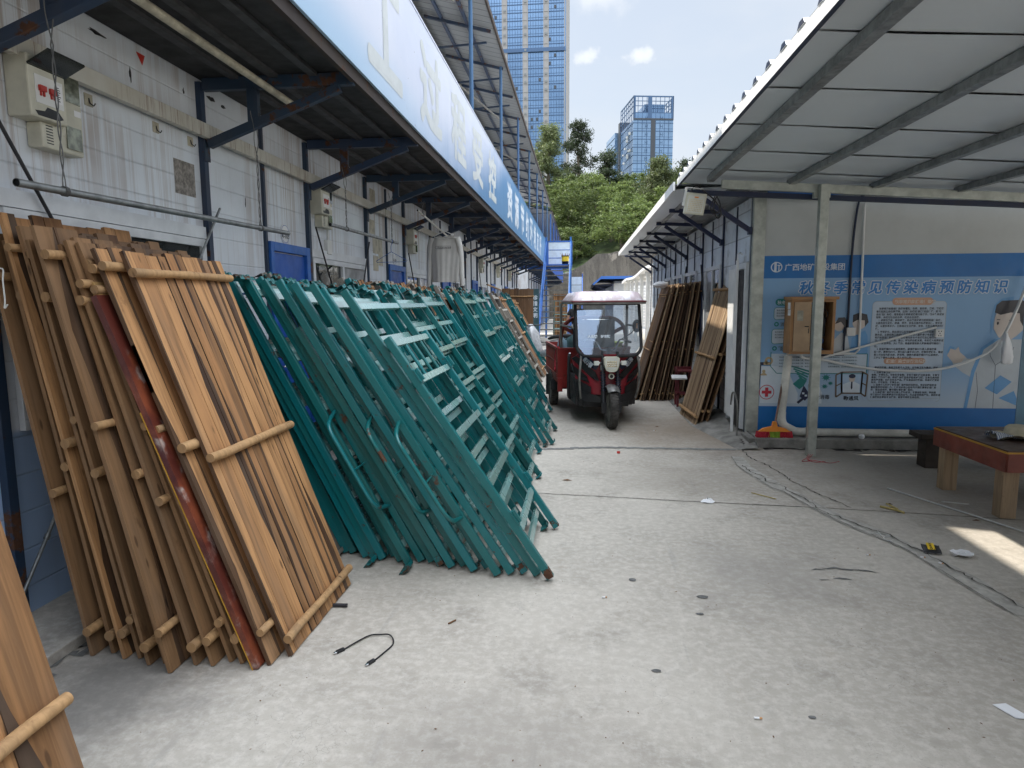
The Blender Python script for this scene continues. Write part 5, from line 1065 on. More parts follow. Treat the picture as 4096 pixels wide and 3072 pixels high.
m = MB(); vs = []; nr = 40; prof = [(0,.105),(.035,.104),(.065,.098),(.083,.08),(.088,.05),(.09,.022),(.105,.012),(.13,.012),(.155,.014),(.178,.016)]
for j, (r_, h) in enumerate(prof):
    for k in range(nr):
        a = k/nr*2*math.pi; wv = (max(0, r_-.09)/.09)**1.2; vs.append((3.40+r_*math.cos(a)*1.05, 5.40+r_*math.sin(a), .520+h+wv*(.022*math.sin(a*3+1)+.014*math.sin(a*5))))
m.add(vs, [(j*nr+k, j*nr+(k+1)%nr, (j+1)*nr+(k+1)%nr, (j+1)*nr+k) for j in range(len(prof)-1) for k in range(nr)], 0, True); W(m, 'hat_body', plain('cream_straw_cloth', (.50,.45,.33,1), .9, 0, .1, 30, bump=.3), ht)
t = NT('striped_scarf'); v = t.coord('Object'); wv = t.new('ShaderNodeTexWave'); wv.inputs['Scale'].default_value = 22; wv.inputs['Distortion'].default_value = 4; t.l.new(v, wv.inputs['Vector']); t.base(t.mix(t.ramp(wv.outputs['Fac'],.55,.7), (.62,.63,.62,1), (.08,.13,.26,1))); t.rough(.9); M['scarf'] = t.m
m = MB(); vs = []
for j in range(9):
    for k in range(12):
        u, v_ = j/8, k/11; vs.append((3.19+.18*u, 5.29+.17*v_, .522+.032*abs(math.sin(v_*9+u*3))*(1-.3*u)+.03*(1-u)*math.sin(v_*3.1)))
m.add(vs, [(j*12+k, j*12+k+1, (j+1)*12+k+1, (j+1)*12+k) for j in range(8) for k in range(11)], 0, True); W(m, 'scarf', 'scarf', ht)
bh = thing('bench', 'low dark wooden bench behind the red-brown table', 'bench', (3.8, 6.6, 0))
m = MB(); m.box((3.20,6.42,.285),(4.6,6.66,.335)); W(m, 'seat', 'bench', bh, bevel=.006)
for x in (3.27,4.35):
    m = MB(); m.box((x,6.46,0),(x+.14,6.62,.2845)); W(m, 'leg', 'bench', bh, bevel=.005)
m = MB(); m.box((3.41,6.50,.20),(4.35,6.58,.26)); W(m, 'rail', 'bench', bh)
m = MB(); m.lathe([(.02,0),(.03,.012),(.032,.03),(.026,.045),(.01,.05),(0,.05)], 12, 0, Matrix.Translation((3.03,7.30,.105))); tag(m.build('paper_ball', 'paper'), 'small white crumpled ball on the plinth below the banner', 'litter')
# ---- red stand with white tray by the right-hand boards
rs = thing('red_stand', 'small dark red metal stand with white tray among the right-hand boards', 'stand', (1.52, 10.05, 0))
m = MB()
for x in (1.46,1.66):
    for y in (9.92,10.15): m.box((x-.015,y-.015,0),(x+.015,y+.015,.54))
m.box((1.445,9.905,.20),(1.675,10.165,.22)); W(m, 'legs', M.setdefault('maroon', plain('maroon_paint', (.12,.015,.02,1), .5, 0, .3)), rs)
m = MB(); m.box((1.43,9.89,.54),(1.69,10.18,.56)); m.box((1.43,9.89,.561),(1.445,10.18,.60)); m.box((1.43,10.165,.561),(1.69,10.18,.60)); W(m, 'top_frame', 'maroon', rs)
m = MB(); tm = Matrix.Translation((1.44,9.84,.47)) @ Matrix.Rotation(R(28),4,'X'); m.box((-.09,-.06,0),(.13,.05,.010),0,tm); m.box((-.09,-.06,.0105),(.13,-.05,.025),0,tm); W(m, 'tray', 'white', rs)
# white plastic bag on the right-hand boards
m = MB(); vs = []; rr_ = random.Random(12)
for j in range(7):
    for k in range(14):
        a = k/14*2*math.pi; r_ = .10*math.sin((j+.5)/7*math.pi)**.6; vs.append((1.30+r_*1.3*math.cos(a)*(1+rr_.uniform(-.2,.2)), 10.95+r_*math.sin(a)*(1+rr_.uniform(-.2,.2)), 1.80+.10*(j/6)+rr_.uniform(-.012,.012)))
m.add(vs, [(j*14+k, j*14+(k+1)%14, (j+1)*14+(k+1)%14, (j+1)*14+k) for j in range(6) for k in range(14)]+[tuple(range(84,98))], 0, True); tag(m.build('plastic_bag', 'paper'), 'crumpled white plastic bag lying on top of the right-hand boards', 'plastic bag')

# ================================================================ cargo tricycle
M['trike_red'] = painted('tricycle_red_paint', (.24,.012,.018,1), .45, .32, .02, rscale=14.)
M['trike_dull'] = painted('tricycle_dull_red_paint', (.21,.024,.020,1), .9, .5, .02, rscale=12.)
t = NT('maroon_white_roof'); v = t.coord('Object'); x, y, z = t.sep(v)  # maroon, broken by white patches on the upper side
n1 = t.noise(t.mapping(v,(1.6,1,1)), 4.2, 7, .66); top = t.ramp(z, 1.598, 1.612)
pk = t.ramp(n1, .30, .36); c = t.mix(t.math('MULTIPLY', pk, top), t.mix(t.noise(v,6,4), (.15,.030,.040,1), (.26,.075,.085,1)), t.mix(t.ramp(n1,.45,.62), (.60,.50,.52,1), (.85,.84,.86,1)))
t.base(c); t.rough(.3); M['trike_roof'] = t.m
tk = thing('cargo_tricycle', 'dusty red cargo tricycle with white-patched canopy roof parked facing the camera', 'tricycle', (.396, 8.24, 0), R(9))
def T(mb, name, mats, parent=None, bevel=0.): return mb.build(name, mats, parent or tk, bevel=bevel)
RX90 = Matrix.Rotation(R(90),4,'Y')
def wheel(x, y, rad, wd, nm='wheel'):
    mt = Matrix.Translation((x,y,rad)) @ RX90; h = wd/2; m = MB()
    m.lathe([(rad*.66,-h*.7),(rad*.80,-h),(rad*.93,-h*.92),(rad*.985,-h*.55),(rad,0),(rad*.985,h*.55),(rad*.93,h*.92),(rad*.80,h),(rad*.66,h*.7)], 40, 0, mt)
    for k in range(40):
        a = 2*math.pi*k/40
        for s_ in (-1,1):
            p = mt @ Matrix.Rotation(a + (.08 if s_>0 else 0),4,'Z'); m.box((rad*.965,s_*h*.55-.012,0),(rad*1.008,s_*h*.55+.012,.0),0,p) if False else m.box((rad*.955,-.010,s_*h*.5-h*.32),(rad*1.008,.010,s_*h*.5+h*.30),0,p)
    w = T(m, nm, 'tyre')
    m = MB(); m.lathe([(rad*.66,-h*.66),(rad*.62,-h*.3),(rad*.2,-h*.2),(rad*.14,-h*.7),(0,-h*.7)], 24, 0, mt); m.lathe([(rad*.66,h*.66),(rad*.62,h*.3),(rad*.2,h*.2),(rad*.14,h*.7),(0,h*.7)], 24, 0, mt); T(m, 'rim', 'pipe_grey', w); return w
wheel(0,0,.262,.105); wheel(-.50,2.0,.275,.115); wheel(.50,2.0,.275,.115)
m = MB(); vs = []
for j in range(9):
    a = R(52+76*j/8)
    for k in range(7): u = (k/6-.5)*2; rr = .30-.028*u*u; vs.append((.075*u, -math.cos(a)*rr, .262+math.sin(a)*rr))
m.add(vs, [(j*7+k, j*7+k+1, (j+1)*7+k+1, (j+1)*7+k) for j in range(8) for k in range(6)], 0, True); T(m, 'front_mudguard', plain('dull_silver_guard',(.20,.195,.185,1),.35,.4,.3,14))
for s_ in (-1,1):
    m = MB(); m.tube([(s_*.095,0,.262),(s_*.095,.03,.40),(s_*.095,.10,.72)], [.030,.033,.022], 12); m.tube([(s_*.095,0,.262),(s_*.072,0,.262)], .022, 10); m.box((s_*.095-.028,-.035,.20),(s_*.095+.028,.03,.33)); m.tube([(s_*.095,.085,.70),(s_*.095,.15,.96)], .019, 10)
    fk = T(m, 'fork_leg', 'black')
    m = MB(); pts = []
    for k in range(97): a = k/12*2*math.pi; u = k/96; pts.append((s_*.095+.034*math.cos(a), .038+.075*u+.034*math.sin(a)*.9, .46+.25*u))
    m.tube(pts, .0075, 5); T(m, 'spring', plain('blue_black_spring',(.015,.02,.04,1),.25,.5,.2), fk)
    m = MB(); m.tube([(s_*.095,.113,.725),(s_*.095,.128,.785)], .030, 12); T(m, 'spring_cap', 'chrome', fk)
m = MB(); m.box((-.13,.08,.80),(.13,.14,.83)); m.tube([(0,.14,.75),(0,.20,1.0)], .025, 8); T(m, 'steering_head', 'black')
# headlight
hl = [(-.075,.905),(.075,.905),(.098,.885),(.092,.80),(.068,.735),(.03,.715),(-.03,.715),(-.068,.735),(-.092,.80),(-.098,.885)]
m = MB(); m.prism(hl, .0, .075, 0, Matrix(((1,0,0,0),(0,0,-1,.07),(0,1,0,0),(0,0,0,1)))); h_ = T(m, 'headlight', 'cream', bevel=.012)
m = MB(); m.prism([(x*.82, .815+(z-.815)*.74) for x, z in hl], 0, .006, 0, Matrix(((1,0,0,0),(0,0,-1,-.0045),(0,1,0,.006),(0,0,0,1)))); T(m, 'lens', 'lens', h_)
m = MB()
for a in range(5):
    for b in range(3): m.lathe([(0,.004),(.010,.003),(.012,0)], 10, 0, Matrix.Translation((-.052+a*.026,-.0108,.788+b*.027)) @ Matrix.Rotation(R(90),4,'X'))
T(m, 'led', 'led', h_)
m = MB(); mt = Matrix.Translation((.005,.055,.655)) @ Matrix.Rotation(R(90),4,'X'); m.lathe([(.022,.02),(.030,.03),(.036,.02),(.036,-.02)], 20, 0, mt); T(m, 'horn', 'cream')
m = MB(); m.lathe([(0,.021),(.021,.021)], 20, 0, mt); T(m, 'horn_mesh', 'black')
for s_ in (-1,1):
    m = MB(); m.box((s_*.175-.032,.09,.79),(s_*.175+.032,.14,.845)); m.tube([(s_*.10,.12,.82),(s_*.15,.12,.82)], .012, 8); T(m, 'indicator', 'lens', bevel=.012)
# cowl: a bowed front apron with black shields
cy = lambda x, z: .13 + 1.15*x*x + .20*(.95-z)*(1 if z > .6 else .55) - (.03 if abs(x) < .08 else 0)
def patch(mb, outline, lift, mi=0, n=7):
    """polygon draped on the cowl, fanned through a fine grid so that it follows the bow"""
    xs = [p[0] for p in outline]; lo, hi = min(xs), max(xs); cols = []
    for k in range(n+1):
        x = lo+(hi-lo)*k/n; x = min(max(x, lo+1e-4), hi-1e-4); zs = []
        for (x0,z0),(x1,z1) in zip(outline, outline[1:]+outline[:1]):
            if (x0-x)*(x1-x) <= 0 and abs(x1-x0) > 1e-9: zs.append(z0+(z1-z0)*(x-x0)/(x1-x0))
        cols.append((x, min(zs), max(zs)))
    vs = []; nz2 = 4
    for x, a, b in cols:
        for j in range(nz2+1): z = a+(b-a)*j/nz2; vs.append((x, cy(x,z)-lift, z))
    o = len(vs); vs2 = vs + [(x, y_+lift+.02, z) for x, y_, z in vs]
    fs = [(k*(nz2+1)+j, k*(nz2+1)+j+1, (k+1)*(nz2+1)+j+1, (k+1)*(nz2+1)+j) for k in range(n) for j in range(nz2)]
    rim = [(k*(nz2+1)+nz2, k*(nz2+1)+nz2+o, (k+1)*(nz2+1)+nz2+o, (k+1)*(nz2+1)+nz2) for k in range(n)] + [((k+1)*(nz2+1), (k+1)*(nz2+1)+o, k*(nz2+1)+o, k*(nz2+1)) for k in range(n)]
    rim += [(j+1, j, j+o, j+1+o) for j in range(nz2)] + [(n*(nz2+1)+j, n*(nz2+1)+j+1, n*(nz2+1)+j+1+o, n*(nz2+1)+j+o) for j in range(nz2)]
    mb.add(vs2, fs+rim, mi)
m = MB(); patch(m, [(-.42,.93),(.42,.93),(.44,.84),(.40,.45),(.20,.40),(-.20,.40),(-.40,.45),(-.44,.84)], 0, 0, 14); T(m, 'front_cowl', 'trike_red')
for s_ in (-1,1):
    f = lambda pts: [(s_*x, z) for x, z in pts]
    m = MB(); patch(m, f([(.455,.86),(.40,.90),(.13,.66),(.12,.58),(.20,.60)]), .018); patch(m, f([(.455,.80),(.42,.76),(.26,.63),(.24,.55),(.36,.60),(.45,.70)]), .03); patch(m, f([(.43,.62),(.22,.50),(.22,.33),(.40,.36)]), .02); patch(m, f([(.40,.46),(.10,.38),(.10,.30),(.38,.31)]), .028); T(m, 'shield', 'black', bevel=.006)
    m = MB(); patch(m, f([(.385,.905),(.29,.91),(.13,.775),(.155,.715),(.20,.735)]), .0075); sk = T(m, 'decal', plain('navy_decal',(.015,.02,.05,1),.3,0,.1))
    m = MB(); dx = -.34 if s_ < 0 else .165
    base_ = Matrix.Translation((s_*.265, cy(.265,.82)-.014, .82)) @ Matrix.Rotation(-s_*R(0)+math.atan2(2.3*.265*s_,1)*1.0,4,'Z')
    for k, ch in enumerate('彭源' if s_ < 0 else '彭源'):
        text_into(m, ch, base_ @ Matrix.Rotation(s_*R(40),4,'Y').inverted() @ Matrix(((1,0,0,(-.075+.075*k)),(0,0,-1,-.004),(0,1,0,-.03),(0,0,0,1))), .078, .002)
    T(m, 'decal_lettering', 'letter_white', sk)
# windscreen with rubber frame, raked back
ws = lambda x, z: (x, .13+.20*(z-.90)/.65 + .10*x*x, z)
def ws_outline(dx, n=6):
    r_ = .13-dx*.5; x1, z0, z1 = .415-dx, .905+dx, 1.565-dx; out = [(-x1,z1-.02),(-x1+.02,z1),(x1-.02,z1),(x1,z1-.02)]
    out += [(x1-r_+r_*math.cos(-R(90)*k/n), z0+r_+r_*math.sin(-R(90)*k/n)) for k in range(n+1)]
    out += [(-x1+r_-r_*math.sin(R(90)*k/n), z0+r_-r_*math.cos(R(90)*k/n)) for k in range(n+1)]; return out
o1 = [ws(*p) for p in ws_outline(0)]; m = MB(); m.tube(o1+[o1[0],o1[1]], .021, 8); T(m, 'windscreen_frame', 'black_rubber')
inn = ws_outline(.012); xs = sorted(set([round(-.402+.0804*k,4) for k in range(11)])); m = MB(); vs = []
for x in xs:
    zs = []
    for (x0,z0),(x1,z1) in zip(inn, inn[1:]+inn[:1]):
        if (x0-x)*(x1-x) <= 0 and abs(x1-x0) > 1e-9: zs.append(z0+(z1-z0)*(x-x0)/(x1-x0))
    a, b = min(zs), max(zs)
    for j in range(7): vs.append(ws(x, a+(b-a)*j/6))
m.add(vs, [(k*7+j, (k+1)*7+j, (k+1)*7+j+1, k*7+j+1) for k in range(len(xs)-1) for j in range(6)], 0, True); sc_ = T(m, 'windscreen', 'windscreen')
m = MB(); q = Matrix(((1,0,0,0),(0,0,-1,0),(0,1,0,0),(0,0,0,1)))
for k, ch in enumerate('大品牌 好车辆'):
    p = ws(-.275+.042*k, 1.135); text_into(m, ch, Matrix.Translation((p[0], p[1]-.006, p[2])) @ Matrix.Rotation(R(-17),4,'X') @ q, .043, .0012)
T(m, 'lettering', 'print_white', sc_)
# canopy roof, rounded edges
m = MB(); vs = []; nx, ny = 12, 9
for j in range(ny+1):
    for i in range(nx+1):
        u, v_ = i/nx*2-1, j/ny; fx = (1-abs(u)**9)*(1-abs(v_*2-1)**9); vs.append((.475*u, .20+1.12*v_, 1.60+.125*fx**.55 + (.004*math.sin(u*9+v_*7))))
n_ = len(vs); vs += [(x, y_, 1.583) for x, y_, z in vs]
fs = [(j*(nx+1)+i, j*(nx+1)+i+1, (j+1)*(nx+1)+i+1, (j+1)*(nx+1)+i) for j in range(ny) for i in range(nx)]; fs += [tuple(n_+a for a in f[::-1]) for f in fs]
edge_ = [i for i in range(nx+1)] + [(j+1)*(nx+1)+nx for j in range(ny)] + [ny*(nx+1)+nx-1-i for i in range(nx)] + [(ny-1-j)*(nx+1) for j in range(ny-1)]
fs += [(b, a, a+n_, b+n_) for a, b in zip(edge_, edge_[1:]+edge_[:1])]; m.add(vs, fs, 0, True); T(m, 'canopy_roof', 'trike_roof')
m = MB(); 
for (a, b) in (((-.46,.22,1.572),(.46,.22,1.572)),((-.46,1.29,1.572),(.46,1.29,1.572)),((-.46,.22,1.572),(-.46,1.29,1.572)),((.46,.22,1.572),(.46,1.29,1.572))): m.bar(a,b,.03,.028)
for s_ in (-1,1):
    m.tube([(s_*.475,1.29,1.57),(s_*.475,1.29,.80)], .018, 8); m.tube([(s_*.475,1.29,1.26),(s_*.44,.30,1.26)], .014, 8)
    m.tube(smooth_path([(s_*.36,.165,.92),(s_*.375,.13,.80),(s_*.385,.14,.62),(s_*.375,.16,.48),(s_*.355,.20,.36)],5), .0155, 8)
T(m, 'roof_frame', 'pipe_grey')
# cab
m = MB(); m.box((-.36,.38,.235),(.36,1.22,.33)); m.box((-.40,.40,.24),(-.34,1.2,.62)); m.box((.34,.40,.24),(.40,1.2,.62)); m.box((-.30,.34,.22),(.30,.40,.60)); T(m, 'floor_pan', 'black', bevel=.01)
m = MB(); m.box((-.38,.86,.45),(.38,1.22,.62)); T(m, 'seat_base', 'trike_dull'); m = MB(); m.box((-.37,.84,.622),(.37,1.2,.71)); T(m, 'seat', 'black_rubber', bevel=.025)
hb = MB()
for s_ in (-1,1): hb.tube(smooth_path([(0,.22,.97),(s_*.09,.25,.98),(s_*.14,.30,1.07),(s_*.20,.40,1.10),(s_*.34,.52,1.06)],5), .011, 8)
b_ = T(hb, 'handlebar', 'chrome')
for s_ in (-1,1):
    m = MB(); m.tube([(s_*.27,.465,1.075),(s_*.36,.54,1.055)], .017, 8); T(m, 'grip', 'black_rubber', b_)
    m = MB(); m.tube([(s_*.20,.40,1.10),(s_*.32,.36,1.18),(s_*.37,.34,1.24)], .007, 6); mt = Matrix.Translation((s_*.385,.33,1.275)); m.prism([(.055*math.cos(a/14*2*math.pi), .085*math.sin(a/14*2*math.pi)) for a in range(14)], -.015, .015, 0, mt @ Matrix.Rotation(R(90),4,'X')); mr = T(m, 'mirror', 'black', bevel=.005)
    m = MB(); m.box((s_*.385-.013,.3135,1.245),(s_*.385+.013,.3148,1.31)); T(m, 'reflector', 'orange', mr)
m = MB(); m.tube(smooth_path([(-.43,.72,.88),(-.445,.66,.86),(-.45,.65,.70),(-.45,.66,.45),(-.43,.75,.30),(-.38,.9,.27)],5), .022, 10); g_ = T(m, 'leg_guard', 'black')
m = MB(); m.tube([(-.428,.725,.885),(-.437,.69,.872)], .024, 10); T(m, 'guard_tip', 'chrome', g_)
# cargo bed
BY0, BY1, BX = 1.30, 2.78, .525
m = MB(); m.box((-BX,BY0,.46),(BX,BY1,.50)); m.box((-.30,1.0,.36),(-.24,BY1,.455)); m.box((.24,1.0,.36),(.30,BY1,.455)); m.tube([(-.5,2.0,.275),(.5,2.0,.275)], .035, 10); T(m, 'bed_floor', 'trike_dull')
m = MB(); m.box((-BX,BY0-.03,.36),(BX,BY0,.90)); m.box((-BX,BY0-.04,.895),(BX,BY0+.01,.935)); m.box((-.36,BY0-.037,.44),(-.18,BY0-.031,.84)); m.box((.18,BY0-.037,.44),(.36,BY0-.031,.84)); m.box((-BX,BY0-.045,.30),(-BX+.07,BY0+.02,.50)); m.box((BX-.07,BY0-.045,.30),(BX,BY0+.02,.50)); T(m, 'bed_front', 'trike_red', bevel=.005)
for s_ in (-1,1):
    m = MB(); x = s_*BX; m.bar((x,BY0,.925),(x,BY1,.925),.03,.035); m.bar((x,BY0,.53),(x,BY1,.53),.03,.05); m.bar((x,BY0,.72),(x,BY1,.72),.012,.02)
    for k in range(15): y_ = BY0+.03+k*.1025; m.box((x-.008,y_-.016,.54),(x+.008,y_+.016,.915))
    m.bar((x,BY0,.47),(x,BY1,.47),.02,.06); T(m, 'bed_side', 'trike_dull')
    m = MB(); m.box((x-.02,1.78,.36),(x+.03,2.3,.44)) ; m.box((x-.06,2.30,.12),(x+.06,2.31,.45)); m.box((x-.06,1.64,.28),(x+.06,1.65,.45)); T(m, 'mudflap', 'black_rubber')
m = MB(); m.box((-BX,BY1,.46),(BX,BY1+.03,.93)); T(m, 'tailgate', 'trike_dull')
hoop = smooth_path([(-.475,BY0+.02,.93),(-.475,BY0+.02,1.06),(-.43,BY0+.02,1.24),(-.30,BY0+.02,1.345),(-.1,BY0+.02,1.365),(.1,BY0+.02,1.365),(.30,BY0+.02,1.345),(.43,BY0+.02,1.24),(.475,BY0+.02,1.06),(.475,BY0+.02,.93)],5)
m = MB(); m.tube(hoop, .027, 10); m.bar((-.43,BY0+.02,1.22),(-.05,BY0+.02,1.02),.03,.05); m.bar((.43,BY0+.02,1.22),(.05,BY0+.02,1.02),.03,.05)
T(m, 'hoop', 'trike_dull')
m = MB(); m.box((-.30,BY0-.02,.935),(.30,BY0+.005,1.33)) ; T(m, 'back_board', plain('dark_backrest', (.03,.035,.05,1), .5, 0, .3))
m = MB(); m.tube([(-.5,1.33,.96),(-.46,1.31,.92),(-.50,1.26,.93),(-.52,1.30,.95)], .008, 6); m.tube(smooth_path([(-.53,1.4,.95),(-.535,1.5,.75),(-.54,1.42,.6),(-.535,1.55,.62)],4), .010, 6); T(m, 'tied_cloth', 'red_cloth')
def sack(name, label, x, y, z, rx, ry, rz, mat, seed):
    r_ = random.Random(seed); m = MB(); vs = []; n, k_ = 9, 18
    for j in range(n+1):
        v_ = j/n; rr = math.sin(min(1,(v_*.93+.07))*math.pi)**.55
        for k in range(k_): a = k/k_*2*math.pi; q = rr*(1+.10*math.sin(a*4+j)+r_.uniform(-.06,.06)); vs.append((rx*q*math.cos(a), ry*q*math.sin(a), rz*(v_)+r_.uniform(-.01,.01)))
    m.add(vs, [(j*k_+k, j*k_+(k+1)%k_, (j+1)*k_+(k+1)%k_, (j+1)*k_+k) for j in range(n) for k in range(k_)] + [tuple(reversed(range(k_))), tuple(range(n*k_,n*k_+k_))], 0, True)
    o = m.build(name, mat, None, (x,y,z)); return tag(o, label, 'sack')
RT = Matrix.Translation((.396,8.24,0)) @ Matrix.Rotation(R(9),4,'Z')
p = RT @ Vector((-.22,1.62,.505)); sack('sack', 'dark green bulging sack in the tricycle bed', p.x, p.y, p.z, .24, .2, .62, 'bag_teal', 3)
p = RT @ Vector((-.42,1.55,.505)); sack('sack', 'pale blue crumpled sack at the left side of the tricycle bed', p.x, p.y, p.z, .10, .14, .58, 'glove', 5)
p = RT @ Vector((.33,1.6,.505)); m = MB(); m.lathe([(.12,0),(.15,.46),(.165,.47),(.165,.49),(.15,.49),(.13,.40),(0,.40)], 20, 0); o = m.build('tub', plain('lime_yellow_tub',(.42,.50,.03,1),.5,0,.15), None, p); tag(o, 'lime yellow tub standing in the tricycle bed', 'tub')

# ================================================================ people, scooter
def skin_obj(name, verts, edges, radii, mat, parent, root=0, sub_=2):
    me = bpy.data.meshes.new(name); me.from_pydata([tuple(v) for v in verts], edges, []); me.materials.append(M[mat])
    o = link(name, me, parent); md = o.modifiers.new('skin', 'SKIN'); md.use_smooth_shade = True
    if not me.skin_vertices: 
        b = bmesh.new(); b.from_mesh(me); b.verts.layers.skin.verify(); b.to_mesh(me); b.free()
    for i, r_ in enumerate(radii):
        sv = me.skin_vertices[0].data[i]; sv.radius = r_ if isinstance(r_, tuple) else (r_, r_); sv.use_root = (i == root)
    s = o.modifiers.new('sub', 'SUBSURF'); s.levels = s.render_levels = sub_; return o
def person(label, loc, rotz, bend, top, bottom, arm_l, arm_r, head_dz=0., shorts=False):
    """standing figure; local x right, y forward, z up"""
    t = thing('person', label, 'person', loc, rotz)
    B = lambda z: Vector((0, bend*max(0, z-.92), 0))       # leans forward above the hips
    P = []; E_ = []; Rr = []
    def v(p, r_): P.append(Vector(p)); Rr.append(r_); return len(P)-1
    pel = v((0,0,.95), (.155,.115)); wa = v(Vector((0,.0,1.10))+B(1.10), (.14,.105)); ch = v(Vector((0,0,1.30))+B(1.30), (.165,.12)); nk = v(Vector((0,.0,1.43))+B(1.43), (.07,.065)); n2 = v(Vector((0,.012,1.49))+B(1.47), .052)
    hd = v(Vector((0,.025,1.57))+B(1.5), (.078,.092)); ht_ = v(Vector((0,.02,1.645+head_dz))+B(1.5), (.066,.078))
    E_ += [(pel,wa),(wa,ch),(ch,nk),(nk,n2),(n2,hd),(hd,ht_)]; hands = []
    for s_, pts in ((-1,arm_l),(1,arm_r)):
        sh_ = v(Vector((s_*.175,0,1.38))+B(1.38), .055); e = v(Vector(pts[0])+B(1.1)*.8, .042); w = v(Vector(pts[1])+B(1.0)*.6, .027); h = v(Vector(pts[2])+B(1.0)*.6, (.020,.036)); E_ += [(ch,sh_),(sh_,e),(e,w),(w,h)]; hands.append((s_, P[w].copy(), P[h].copy()))
    for s_ in (-1,1):
        hp = v((s_*.09,0,.88), .088); kn = v((s_*.10,.02,.48), .055); an = v((s_*.105,-.01,.09), .036); to = v((s_*.12,.13,.035), (.042,.03)); E_ += [(pel,hp),(hp,kn),(kn,an),(an,to)]
    skin_obj('body', P, E_, Rr, 'skin', t, pel)
    for s_, w, h in hands:       # fingers
        d = (h-w).normalized(); fv = []; fe = []; fr = []
        for k in range(4):
            o_ = h + Vector((0,(-.026+.0175*k),0)); L_ = (.052,.062,.058,.045)[k]; a = len(fv); fv += [o_-d*.012, o_+d*L_*.5, o_+d*L_*.8+Vector((-s_*.016,0,0))]; fr += [.0095,.0085,.007]; fe += [(a,a+1),(a+1,a+2)]
        a = len(fv); fv += [h-d*.03+Vector((0,.022,0)), h+Vector((-s_*.012,.045,-.005)), h+d*.022+Vector((-s_*.016,.05,0))]; fr += [.011,.009,.0075]; fe += [(a,a+1),(a+1,a+2)]
        for q in range(0, len(fv), 3): skin_obj('finger' if q < 12 else 'thumb', fv[q:q+3], [(0,1),(1,2)], fr[q:q+3], 'skin', t, 0, 1)
    # head details
    hc = P[hd]; fm = MB()
    fm.tube([hc+Vector((0,.085,.03)), hc+Vector((0,.108,-.005)), hc+Vector((0,.088,-.018))], [.008,.014,.009], 8); fm.build('nose', 'skin', t)
    for s_ in (-1,1):
        em = MB(); em.lathe([(0,.012),(.022,.006),(.03,0),(.02,-.006)], 10, 0, Matrix.Translation(hc+Vector((s_*.078,.005,.005))) @ Matrix.Rotation(s_*R(90),4,'Y')); em.build('ear', 'skin', t)
        em = MB(); em.lathe([(0,.008),(.008,.005),(.010,0)], 10, 0, Matrix.Translation(hc+Vector((s_*.032,.078,.03))) @ Matrix.Rotation(R(-90),4,'X')); em.build('eye', 'ink', t)
    em = MB(); em.box((hc.x-.025,hc.y+.080,hc.z-.05),(hc.x+.025,hc.y+.089,hc.z-.042)); em.build('mouth', 'red', t)
    hv = [hc+Vector((0,-.035,-.01)), hc+Vector((0,-.03,.06)), hc+Vector((0,.008,.105+head_dz)), hc+Vector((0,.055,.085))]
    skin_obj('hair', hv, [(0,1),(1,2),(2,3)], [(.072,.05),(.082,.068),(.078,.062),(.055,.03)], 'hair', t, 0)
    if top:
        tv = [Vector((0,0,.90)), Vector((0,.0,1.10))+B(1.10), Vector((0,0,1.30))+B(1.30), Vector((0,0,1.415))+B(1.41)]; te = [(0,1),(1,2),(2,3)]; tr_ = [(.172,.135),(.160,.125),(.180,.137),(.095,.082)]
        for s_, pts in ((-1,arm_l),(1,arm_r)):
            sh_ = Vector((s_*.18,0,1.385))+B(1.38); e = Vector(pts[0])+B(1.1)*.8; a = len(tv); tv += [sh_, sh_.lerp(e,.55)]; tr_ += [.070,.068]; te += [(2,a),(a,a+1)]
        skin_obj('tshirt', tv, te, tr_, top, t, 1)
    lv = [Vector((0,0,.99)), Vector((0,0,.92))]; le = [(0,1)]; lr_ = [(.160,.122),(.168,.128)]
    for s_ in (-1,1):
        a = len(lv); lv += [Vector((s_*.09,0,.84)), Vector((s_*.10,.02,.50))] + ([] if shorts else [Vector((s_*.105,-.005,.13))]); lr_ += [.102,.078] + ([] if shorts else [.062]); le += [(1,a),(a,a+1)] + ([] if shorts else [(a+1,a+2)])
    skin_obj('trousers' if not shorts else 'shorts', lv, le, lr_, bottom, t, 1)
    for s_ in (-1,1):
        m = MB(); m.prism([(s_*.115-.045,-.08),(s_*.115+.045,-.08),(s_*.125+.05,.08),(s_*.125+.02,.17),(s_*.115-.03,.165),(s_*.115-.048,.08)], 0, .03); m.build('shoe', 'black_rubber', t, bevel=.008)
    return t
person('man in black T-shirt and dark trousers seen from behind beyond the tricycle', (-.10,18.6,-.06), R(4), .06, 'tshirt_black', 'trousers', [(-.27,-.02,1.12),(-.28,.10,.90),(-.275,.14,.82)], [(.26,.03,1.13),(.20,.18,1.0),(.15,.24,.98)])
person('shirtless man bending over beside the upright boards on the left', (-1.78,25.6,0), R(70), .34, None, 'trousers', [(-.25,.12,1.12),(-.22,.28,.98),(-.21,.34,.94)], [(.25,.12,1.12),(.22,.28,.98),(.21,.34,.94)], shorts=True)
